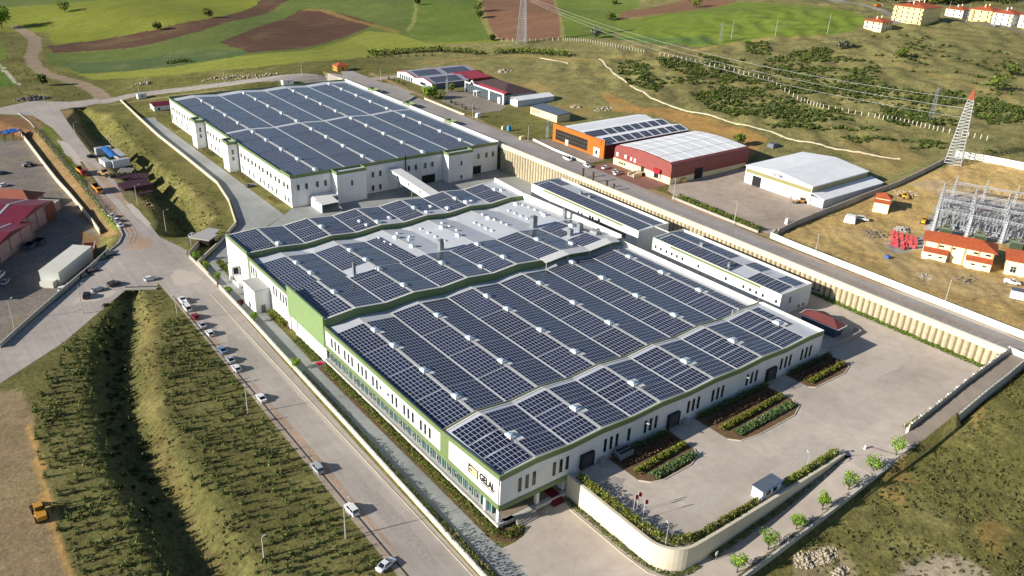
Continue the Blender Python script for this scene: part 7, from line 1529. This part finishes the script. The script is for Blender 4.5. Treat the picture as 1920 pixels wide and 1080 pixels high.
def car(label, px, py, ang, kind, paint, z=None, world=None, group=None, nm=None):
    x, y, zz = world if world else gp(px, py); zz = z if z is not None else zz; key = (kind, paint)
    if world is None and z: x, y, _ = at(px, py, z)
    if key not in _cp: _cp[key] = o = car_proto(kind, paint); o.location = (x, y, zz); o.rotation_euler = (0, 0, R(ang))
    else: o = dup(_cp[key], (x, y, zz), R(ang))
    o['label'] = label
    if 'group' in o: del o['group']
    if group: o['group'] = group
    if nm: o.name = nm
    o['category'] = 'van' if kind == 'van' else 'car'; return o
WT, SV, DG, RD_, BL, BK = 'dfe0e0', 'a4a9ad', '3b3f44', '8c1f2c', '6b87a3', '1c1d22'
GL = 'cars parked along the left street'
for (lab, px, py, a, k, c) in [('white pickup at head of the street row, nearest the culvert', 343, 566, 88, 'pickup', WT), ('second white vehicle of the street row, before the red car', 351, 580, 88, 'van', WT), ('small red car in the street row', 366, 596, 92, 'hatch', RD_), ('silver car just below the red one in the street row', 379, 612, 90, 'sedan', SV), ('pale car parked two below the red one on the street', 393, 627, 90, 'hatch', WT), ('light blue car in the street row', 417, 659, 91, 'sedan', BL), ('silver-grey car directly below the light blue one', 432, 677, 90, 'sedan', SV), ('white car at the lower end of the tight street row', 443, 693, 90, 'hatch', WT), ('lone white car by the lower plantation edge, mid street', 490, 749, 88, 'sedan', WT), ('silver sport utility car beside the drain, lower street', 595, 881, 90, 'suv', SV), ('white estate car parked beside the lamp post, lower street', 659, 959, 92, 'suv', WT), ('white saloon turned across the kerb at the bottom of street', 724, 1062, 18, 'sedan', WT)]: car(lab, px, py, a, k, c, group=GL)
for (lab, px, py, a, k, c) in [('white car, farthest of three by the mesh fence', 209, 407, 100, 'sedan', WT), ('white car, middle of three by the mesh fence', 218, 415, 100, 'hatch', WT), ('white car, nearest of three by the mesh fence', 225, 424, 100, 'sedan', WT), ('white hatchback pointing at the culvert top', 283, 525, 8, 'hatch', WT), ('dark silver car parked above plantation tip', 215, 535, 20, 'suv', DG), ('silver car beside the black off-roader', 184, 545, 15, 'hatch', SV), ('black boxy off-roader at the plantation corner', 163, 557, 70, 'suv', BK), ('white van in the row facing the fork street', 126, 546, 4, 'van', WT), ('silver car between the white van and grey saloon', 119, 554, 4, 'sedan', SV), ('grey saloon at the near end of fork street cars', 106, 564, 2, 'sedan', SV), ('white car, upper one beside the cream box building', 149, 528, 6, 'sedan', WT), ('white car, lower one beside the cream box building', 140, 534, 6, 'sedan', WT), ('dark grey car beside two white ones by the yard wall', 162, 520, 10, 'hatch', DG), ('dark red car in shade by the yard wall', 174, 510, 12, 'hatch', '401a22'), ('pale blue car in shade by the yard wall', 184, 495, 0, 'sedan', 'a9b8c4'), ('dark car in shade behind the pale blue one', 195, 487, 6, 'hatch', DG), ('dark green car at the far end of shaded row', 205, 480, 10, 'sedan', '2f3f38'), ('silver car at lower left edge of the works yard', 11, 531, 62, 'sedan', SV), ('white van cut by the left photo edge', 1, 519, 62, 'van', WT), ('white car beside the brown tiled office', 9, 349, 20, 'hatch', WT), ('dark blue car in the upper works yard shade', 6, 326, 20, 'sedan', '26304a'), ('small black car beside the road cabins', 172, 295, 15, 'hatch', BK), ('silver car behind the guard post', 362, 443, 40, 'hatch', SV), ('dark blue car in the rear factory lane', 471, 350, 5, 'sedan', '2b3346')]: car(lab, px, py, a, k, c)
for (lab, px, py, a, k, c) in [('white minibus on the upper road by orange showroom', 1064, 300, -92, 'van', WT), ('white car leaving the setts forecourt', 1101, 313, -100, 'sedan', WT), ('white car at the far end of the brick forecourt', 1136, 316, 5, 'sedan', WT), ('silver car, upper of the pair on brick forecourt', 1155, 323, 5, 'hatch', SV), ('white car, lower of the pair on brick forecourt', 1158, 327, 5, 'sedan', WT)]: car(lab, px, py, a, k, c, z=12.06)
car('white people carrier beside the white tent cabin on sand', 1617, 413, -60, 'suv', WT); car('white and orange pickup at the right photo edge', 1897, 532, -60, 'pickup', WT)
car('grey van in shade behind the near end of white annex', 1527, 549, 95, 'van', SV, z=5.33)
car('silver van on the hilltop road between houses', 1798, 32, -10, 'van', SV)
car('pale car parked under the white-blue apartment block', 1868, 50, -20, 'sedan', SV)
def truck(name, label, px, py, ang, cab, bed, mixed=False, z=None, world=None, s=1.0):
    x, y, zz = world if world else gp(px, py); o = thing(name, label, 'truck', (x, y, zz if z is None else z), R(ang)); o.scale = (s,)*3
    g = G(); loft(g, [(2.2,[(-1.2,.6),(-1.2,2.7),(1.2,2.7),(1.2,.6)]),(3.6,[(-1.2,.6),(-1.2,2.6),(1.2,2.6),(1.2,.6)]),(4.0,[(-1.15,.6),(-1.15,1.6),(1.15,1.6),(1.15,.6)])]); g.build('cab', mat('tr_'+cab, cab, rough=.4), o, local=True)
    g = G(); g.add([(3.72,-1.05,2.5),(3.72,1.05,2.5),(4.04,1.05,1.65),(4.04,-1.05,1.65)], [(3,2,1,0)]); g.box(2.7, 3.5, -1.22, 1.22, 1.7, 2.4); g.build('windscreen', M_WIN, o, local=True)
    g = G(); g.box(-4, 3.4, -.5, .5, .6, .9); g.build('chassis', M_DARK, o, local=True)
    g = G(); g.add([(-4,-1.1,1.0),(1.9,-1.1,1.0),(1.9,1.1,1.0),(-4,1.1,1.0),(-4.3,-1.3,2.5),(1.95,-1.3,2.6),(1.95,1.3,2.6),(-4.3,1.3,2.5)], [(0,3,2,1),(0,1,5,4),(1,2,6,5),(2,3,7,6),(3,0,4,7)], 0)
    g.add([(-3.9,-1.0,1.15),(1.8,-1.0,1.15),(1.8,1.0,1.15),(-3.9,1.0,1.15),(-4.2,-1.22,2.48),(1.85,-1.22,2.58),(1.85,1.22,2.58),(-4.2,1.22,2.48)], [(0,1,2,3),(4,5,1,0),(5,6,2,1),(6,7,3,2),(7,4,0,3)], 1); g.build('tipper_body', [mat('tr_'+bed, bed, rough=.5, n=.1), mat('bed_dark', '2d2a28', rough=.9)], o, local=True)
    for xx in (2.9, -1.6, -2.9):
        for sy in (-1, 1): g = G(); g.tube((xx,sy*.85,.5), (xx,sy*1.22,.5), .5, n=12); g.build('wheel', M_TYRE, o, local=True)
    for sy in (-1, 1): g = G(); g.box(3.98, 4.05, sy*.9-.15, sy*.9+.15, .8, 1.05); g.build('headlight', M_LAMP, o, local=True)
    return o
truck('tipper_truck', 'yellow tipper truck with red cab by the mesh fence', 0, 0, -84, 'a3222c', 'd08a2c', world=(64.6,392,.04)); truck('tipper_truck', 'orange-yellow tipper truck on the left road', 0, 0, -88, 'd08a2c', 'd9952b', world=(64.8,364.5,.04)); truck('tipper_truck', 'orange-bodied truck with white cab on the hilltop road', 1648, 14, -22, 'e4e4e4', 'e07f1c')
def loader(label, px, py, ang, s=1.0, z=None, colr='c08a34', bucket=True):
    x, y, zz = gp(px, py); o = thing('wheel_loader', label, 'excavator', (x, y, zz), R(ang)); o.scale = (s,)*3; Y_ = mat('mach_'+colr, colr, rough=.5, n=.1)
    g = G(); loft(g, [(-2.6,[(-.9,.7),(-.9,1.7),(.9,1.7),(.9,.7)]),(-.4,[(-1,.7),(-1,1.95),(1,1.95),(1,.7)]),(.2,[(-.8,.7),(-.8,1.5),(.8,1.5),(.8,.7)]),(2.2,[(-.7,.7),(-.7,1.35),(.7,1.35),(.7,.7)])]); g.build('body', Y_, o, local=True)
    g = G(); g.box(-.6, .7, -.7, .7, 1.9, 2.9); g.build('cab_glass', M_WIN, o, local=True); g = G(); g.box(-.75, .85, -.8, .8, 2.9, 3.05); g.build('cab_roof', Y_, o, local=True)
    g = G(); 
    for sy in (-.5, .5): g.tube((.9,sy,1.6), (2.6,sy,1.9), .12, n=5); g.tube((2.6,sy,1.9), (3.6,sy,.7), .12, n=5)
    g.build('lift_arm', Y_, o, local=True); g = G(); g.add([(3.3,-1.3,.1),(4.5,-1.3,.15),(4.5,1.3,.15),(3.3,1.3,.1),(3.3,-1.3,1.1),(3.3,1.3,1.1)], [(0,3,2,1),(0,4,5,3),(0,1,4),(3,5,2)]); g.build('bucket', mat('bucket_steel', '6a655c', rough=.6), o, local=True)
    for xx in (1.7, -1.7):
        for sy in (-1, 1): g = G(); g.tube((xx,sy*.75,.72), (xx,sy*1.25,.72), .72, n=12); g.build('wheel', M_TYRE, o, local=True)
    return o
loader('yellow wheel loader on the bare dirt, lower left', 76, 968, 92); loader('old tan loader with raised arm beside the grey beam stack', 197, 330, -60, 1.15, colr='a98a5c'); loader('small grey machine standing in the upper works yard', 53, 312, 20, .9, colr='7d8084'); loader('small yellow loader on sand behind the first transformer', 1731, 418, 20, .8, colr='dba52c'); loader('yellow excavator parked near the hut debris', 1695, 372, 60, .8, colr='d8a83a'); loader('faded orange loader beside the white warehouse corner', 1502, 381, 150, .8, colr='b98a4a')
# ================================================================== POSTS, MASTS, WIRES
M_POLE = mat('pole_concrete', 'b3aea5', rough=.85, n=.06); M_LMP = mat('lamp_head', 'c9c9c6', rough=.5)
def lamp(label, x, y, z, h, ang, arm=1.6, r=.11, heads=1, lab_cat='street lamp', name='street_lamp', mp_=None):
    o = thing(name, label, lab_cat, (x, y, z), R(ang)); g = G(); g.tube((0,0,-.4), (0,0,h), r*1.4, r*.7, n=7); g.build('pole', mp_ or M_POLE, o, local=True)
    for k in range(heads):
        s_2 = 1 if k == 0 else -1; g = G(); g.tube((0,0,h-.1), (s_2*arm,0,h+.25), .05, n=5); g.build('arm', M_STEEL, o, local=True); g = G(); g.add([(s_2*arm-.3,-.16,h+.2),(s_2*arm+.45,-.13,h+.24),(s_2*arm+.45,.13,h+.24),(s_2*arm-.3,.16,h+.2),(s_2*arm-.3,-.12,h+.38),(s_2*arm+.4,-.08,h+.34),(s_2*arm+.4,.08,h+.34),(s_2*arm-.3,.12,h+.38)], [(0,3,2,1),(4,5,6,7),(0,1,5,4),(1,2,6,5),(2,3,7,6),(3,0,4,7)]); g.build('lamp_head', M_LMP, o, local=True)
    return o
for (lab, px, py, h, ang) in [('concrete lamp post nearest the white estate car, lower street', 648, 1009, 9.3, 20), ('concrete lamp post in the plantation edge, mid street', 465, 776, 9.2, 10), ('concrete lamp post at the plantation top beside the street cars', 334, 601, 9.2, 10), ('pole beside the black off-roader at the plantation corner', 156, 588, 9.2, 30), ('lamp post at the fork street wall, left edge', 27, 615, 9.0, 45), ('concrete pole standing among the plum steel stacks', 258, 384, 8.2, 0), ('concrete pole with a white box by the rock-strewn bank', 312, 437, 9.0, 0), ('thin pole on the dirt bank at the upper left road', 142, 258, 7.5, 0), ('thin lamp post at the far road junction', 84, 192, 9.5, 0), ('pole behind the far left corner of the rear factory', 261, 178, 8.5, 0), ('pole on the far road behind the rear factory, left one', 421, 155, 8.5, 0), ('pole on the far road behind the rear factory, right one', 566, 143, 8.5, 0), ('pole where the far road bends, near the white drive', 714, 153, 8.5, 0), ('pole by the willow on the cream kerb', 797, 185, 8.5, 0), ('pole at the little showroom drive entrance', 886, 222, 8.0, 0), ('pole at the block pallets before the orange showroom', 990, 264, 7.5, 0), ('concrete lamp post by the low wall and tall hedge, upper one', 1262, 375, 9.2, 200), ('concrete lamp post near the end of the tall hedge', 1376, 421, 9.2, 200), ('lamp post outside the white substation wall, left one', 1527, 482, 8.8, 200), ('lamp post outside the white substation wall, right one', 1770, 573, 8.8, 200)]:
    x, y, z = gp(px, py); lamp(lab, x, y, z, h, ang)
for (lab, px, py, h) in [('short concrete post alone in the lower plantation', 495, 1045, 5.0), ('white pole on the green field edge, right of the faint mast', 1371, 73, 13), ('white pole in the middle of green field edge', 1453, 69, 12), ('white pole on the green field nearest the cream house', 1551, 63, 13), ('pole on the hilltop road in front of apartment blocks', 1812, 40, 12), ('pole beside the yellow apartment block', 1776, 32, 12)]:
    x, y, z = gp(px, py); o = lamp(lab, x, y, z, h, 0, arm=.5, r=.14, lab_cat='pole', name='concrete_pole')
lamp('slim lamp post behind the curved corner hedge', 103.2, 78.2, 5.3, 5.2, 60, arm=.7, r=.06); lamp('slim lamp post in the dark olive hedge past the white hut', 146.5, 76.2, 5.3, 5.0, 60, arm=.7, r=.06)
lamp('slim wall lamp at the first dock of the front wall', 123.0, 104.6, 5.3, 6.0, -60, arm=1.0, r=.05); lamp('slim wall lamp between second and third docks', 159.0, 104.6, 5.3, 6.0, -60, arm=1.0, r=.05); lamp('slim lamp post at the rear factory right corner', 231.0-.9, 303, 0, 7.5, 200, arm=.6, r=.08)
lamp('tiny white floodlight standing on the roof parapet corner', 194.1, 127.6, 13.9, 2.4, 200, arm=.5, r=.05)
for k, (x, y) in enumerate(((231.2,247.5),(231.2,241.2),(231.2,232.8),(231.2,228.6))):
    o = thing('pipe_post', ('tall brown pipe post, farthest of four on the pile wall', 'tall brown pipe post, second of four on the pile wall', 'brown pipe post, third of four, half sunk behind annex', 'brown pipe post, nearest of four on the pile wall')[k], 'post', (x, y, 10.8)); g = G(); g.box(-.28, .28, -.35, .35, 0, 5.2 if k < 2 else 3.8); g.build('shaft', mat('rust_brown', '4c3a30', rough=.8, n=.15), o, local=True); g = G(); g.box(-.4, .4, -.46, .46, 5.2 if k < 2 else 3.8, 5.4 if k < 2 else 4.0); g.build('cap', MATS['rust_brown'], o, local=True)
for k, (px, py) in enumerate(((965,527),(993,512),(1013,572))):
    x, y, _ = at(960+px*.25-240, 810+py*.25, 8.0); 
for k, (x, y) in enumerate(((104.6,88.6),(105.8,88.8),(105.2,86.4))):
    o = thing('flag', ('red flag, left of three above the corner hedge', 'red flag, farthest of three above the corner hedge', 'red flag, nearest of three above the corner hedge')[k], 'flag', (x, y, 5.3)); g = G(); g.tube((0,0,0), (0,0,5.0), .04, n=5); g.build('mast', M_VENT, o, local=True); g = G(); P = [(.05+i*.22, .12*math.sin(i*1.3), 0) for i in range(5)]
    for a, b_ in zip(P[:-1], P[1:]): g.add([(a[0],a[1],4.9-a[0]*.5),(b_[0],b_[1],4.9-b_[0]*.5),(b_[0],b_[1],3.8-b_[0]*.5),(a[0],a[1],3.8-a[0]*.5)], [(0,1,2,3)])
    g.build('cloth', mat('flag_red', 'b5202c', rough=.7), o, local=True)
def mast(name, label, x, y, z, h, w0, w1, nb, r, colr='b6babd', top=0.0, arms=(), cat='pylon', ang=20):
    o = thing(name, label, cat, (x, y, z), R(ang)); g = G(); M = mat('ms_'+colr, colr, rough=.5, metal=.2)
    hb = h*(1-top)
    lattice(g, (0,0,-.5), (0,0,hb), w0, w0+(w1-w0)*(1-top), nb, r); g.build('lattice_tower', M, o, local=True)
    if top: g = G(); lattice(g, (0,0,hb), (0,0,h), (w0+(w1-w0)*(1-top))*1.0, .3, 6, r); g.build('painted_top', mat('aviation_orange', 'b8502c', rough=.5), o, local=True)
    for zz, l in arms:
        g = G(); 
        for s_2 in (-1, 1): lattice(g, (0,0,zz), (s_2*l,0,zz+.3), .9, .15, 4, r*.7)
        g.build('cross_arm', M, o, local=True)
        for s_2 in (-1, 1): g = G(); g.tube((s_2*l,0,zz), (s_2*l,0,zz-1.6), .14, n=6); g.build('insulator', M_INS, o, local=True)
    return o
mx_, my_, mz_ = 379.5, 163.8, 18.0
mast('lattice_mast', 'tall white lattice mast with an orange top behind the substation', mx_, my_, mz_, 33.2, 7.0, 1.7, 21, .15, 'aeb2b5', .13, cat='mast')
px_, py_, pz_ = gp(978, 81)
mast('pylon', 'white lattice pylon at the foot of the ploughed field, cut by photo top', px_, py_, pz_, 46, 6.6, 1.8, 26, .17, 'a6aaad', 0, ((34, 5.5), (39, 4.6), (43.5, 3.6)), ang=-50)
x, y, z = gp(1744, 226); mast('pylon', 'slim dark grey lattice pylon among the hillside shrubs', x, y, z, 16.5, 2.2, .8, 12, .09, '85888a', 0, ((14.5, 1.6),), ang=-50)
x, y, z = gp(1350, 81); mast('pylon', 'faint slim lattice pylon at the green field edge', x, y, z, 14, 2.0, .7, 10, .09, '8f9498', 0, ((12.5, 1.6),), ang=-50)
x, y, z = gp(1474, 417); mast('lattice_mast', 'small reddish lattice mast inside the warehouse yard corner', x, y, z, 10.5, .8, .5, 12, .05, '9c8a88', 0, cat='mast')
x, y, z = gp(1026, 258); mast('lattice_mast', 'grey lattice transformer pole left of the orange showroom', x, y, z, 9.5, 1.1, .7, 9, .07, '9da1a4', 0, ((7.5, 1.0),), cat='mast'); x, y, z = gp(838, 173); mast('lattice_mast', 'grey lattice pole beside the willow tree', x, y, z, 10.5, 1.1, .6, 9, .07, '9da1a4', 0, ((9.5, 1.0),), cat='mast')
for k, (za, zb_, s_2, lb) in enumerate(((36, 29.0, -1, 'upper'), (33, 25, 0, 'middle'), (30, 21.0, 1, 'lower'))):
    g = G(); a = Vector((px_+s_2*3.5, py_-s_2*4, pz_+za)); b_ = Vector((mx_, my_, mz_+zb_)); pr_ = None
    for j in range(25): t_ = j/24; c_ = a.lerp(b_, t_)+Vector((0, 0, -9*4*t_*(1-t_))); g.tube(pr_, c_, .04, n=3) if pr_ is not None else None; pr_ = c_
    tag(g.build('power_line', mat('wire_grey', 'b9bcbe', rough=.5)), '%s long sagging power line from the field pylon to the orange-topped mast' % lb, 'power line')
# white posts of the hillside fences
fp = None; PM = mat('post_white', 'c9c4b4', rough=.85)
rows = [([(940,78),(1055,76),(1100,79),(1150,88),(1207,99)], 44, 'pale concrete fence post of the row along the bright field foot', 'fence posts along the field foot'), ([(1237,104),(1300,117),(1370,133),(1440,152),(1500,190),(1545,204),(1640,221),(1700,232),(1760,246),(1850,263)], 70, 'pale concrete fence post of the row crossing the shrub-covered hillside', 'fence posts across the hillside')]
for pl_, n, lb, grp in rows:
    for i in range(n):
        t_ = i/(n-1)*(len(pl_)-1); k = min(int(t_), len(pl_)-2); f_ = t_-k; q = (pl_[k][0]+(pl_[k+1][0]-pl_[k][0])*f_, pl_[k][1]+(pl_[k+1][1]-pl_[k][1])*f_); x, y, z = gp(*q)
        if fp is None:
            fp = thing('fence_post', lb, 'fence post', (x, y, z), 0, grp); g = G(); g.box(-.16, .16, -.16, .16, -.3, 2.3); g.build('post', PM, fp, local=True)
        else: dup(fp, (x, y, z), 0, lb, group=grp)
# narrow concrete channel down the slope
ch = [gp(*p) for p in [(1124,111),(1145,130),(1160,144),(1200,170),(1240,192),(1290,209),(1380,232),(1440,246),(1500,265),(1600,285),(1688,298)]]
_c = []
for a, b_ in zip(ch[:-1], ch[1:]):
    n = max(1, int(math.hypot(b_[0]-a[0], b_[1]-a[1])/2.5))
    for k in range(n): x, y = a[0]+(b_[0]-a[0])*k/n, a[1]+(b_[1]-a[1])*k/n; _c.append((x, y, H(x, y)))
ch = _c+[ch[-1]]
g = G(); g.wall(ch, lambda i: ch[i][2]-.8, lambda i: ch[i][2]+.35, 1.1); g.build('water_channel', mat('pale_channel', 'c9bda0', rough=.9, n=.08, world=True), kind='structure')
c2_ = [gp(*p) for p in [(1013,109),(1035,113),(1065,119)]]; g = G(); g.wall(c2_, lambda i: c2_[i][2]-.8, lambda i: c2_[i][2]+.4, .9); g.build('water_channel', MATS['pale_channel'], kind='structure')
for nm, pts, lab in (('kerb_wall', [(752,197),(765,190),(778,182)], 'short pale retaining kerb beside the willow'), ('kerb_wall', [(796,186),(830,200),(866,215),(871,216)], 'cream kerb wall under the conifer row by the far road')):
    q = [gp(*p) for p in pts]; g = G(); g.wall(q, lambda i: q[i][2]-.5, lambda i: q[i][2]+.9, .5); tag(g.build(nm, M_BEAM), lab, 'wall')
lb3 = 'small dark conifer of the row in front of the little forecourt'
for k, (px, py) in enumerate(((826,181),(834,187),(846,193),(854,197),(866,202),(873,206),(888,205))):
    x, y, z = gp(px, py); tree('conifer', lb3, 'tree', (x, y, z), 2.6, 1.1, 90, .35, LP, 300+k, .1, 4, 'conifers by the little forecourt', conif=True)
for k, (px, py) in enumerate(((729,149),(739,152),(748,155),(757,158))):
    x, y, z = gp(px, py); tree('conifer', 'small dark conifer of the row below the twin-gabled factory', 'tree', (x, y, z), 2.6, 1.1, 80, .35, LP, 320+k, .1, 4, 'conifers below the twin-gabled factory', conif=True)
for k in range(9): 
    x, y, z = gp(690+k*15, 108-k*.4); tree('conifer', 'tiny dark conifer in the row above the far grass slope', 'tree', (x, y, z), 2.6, 1.1, 60, .4, LP, 340+k, .1, 4, 'conifers above the far grass slope', conif=True)
# sign with a red disc and barrier on the ramp, stop sign at the curve
o = thing('barrier', 'thin striped barrier pole lying open across the ramp', 'barrier', (166.2, 73.6, 5.3), R(-68)); g = G(); g.tube((0,0,.95), (5.0,0,.95), .05, n=5); g.build('boom', mat('dull_red', '7d3b34', rough=.6), o, local=True); g = G(); g.box(-.2, .2, -.2, .2, 0, 1.0); g.build('post', M_VENT, o, local=True)
o = thing('traffic_sign', 'small white figure-like sign at the foot of the curved wall corner', 'sign', (112.6, 72.6, .8)); g = G(); g.tube((0,0,0), (0,0,2.2), .05, n=5); g.build('post', M_STEEL, o, local=True); g = G(); g.box(-.3, .3, -.05, .05, 1.5, 2.3); g.build('plate', M_VENT, o, local=True)
o = thing('traffic_sign', 'round pale sign in the shrubs at the stepped wall end', 'sign', (180.2, 71.9, 5.3)); g = G(); g.tube((0,0,0), (0,0,2.4), .05, n=5); g.build('post', M_STEEL, o, local=True); g = G(); g.tube((0,-.06,2.4), (0,.0,2.4), .38, n=12); g.build('disc', M_VENT, o, local=True)
print('objects', len(bpy.data.objects))
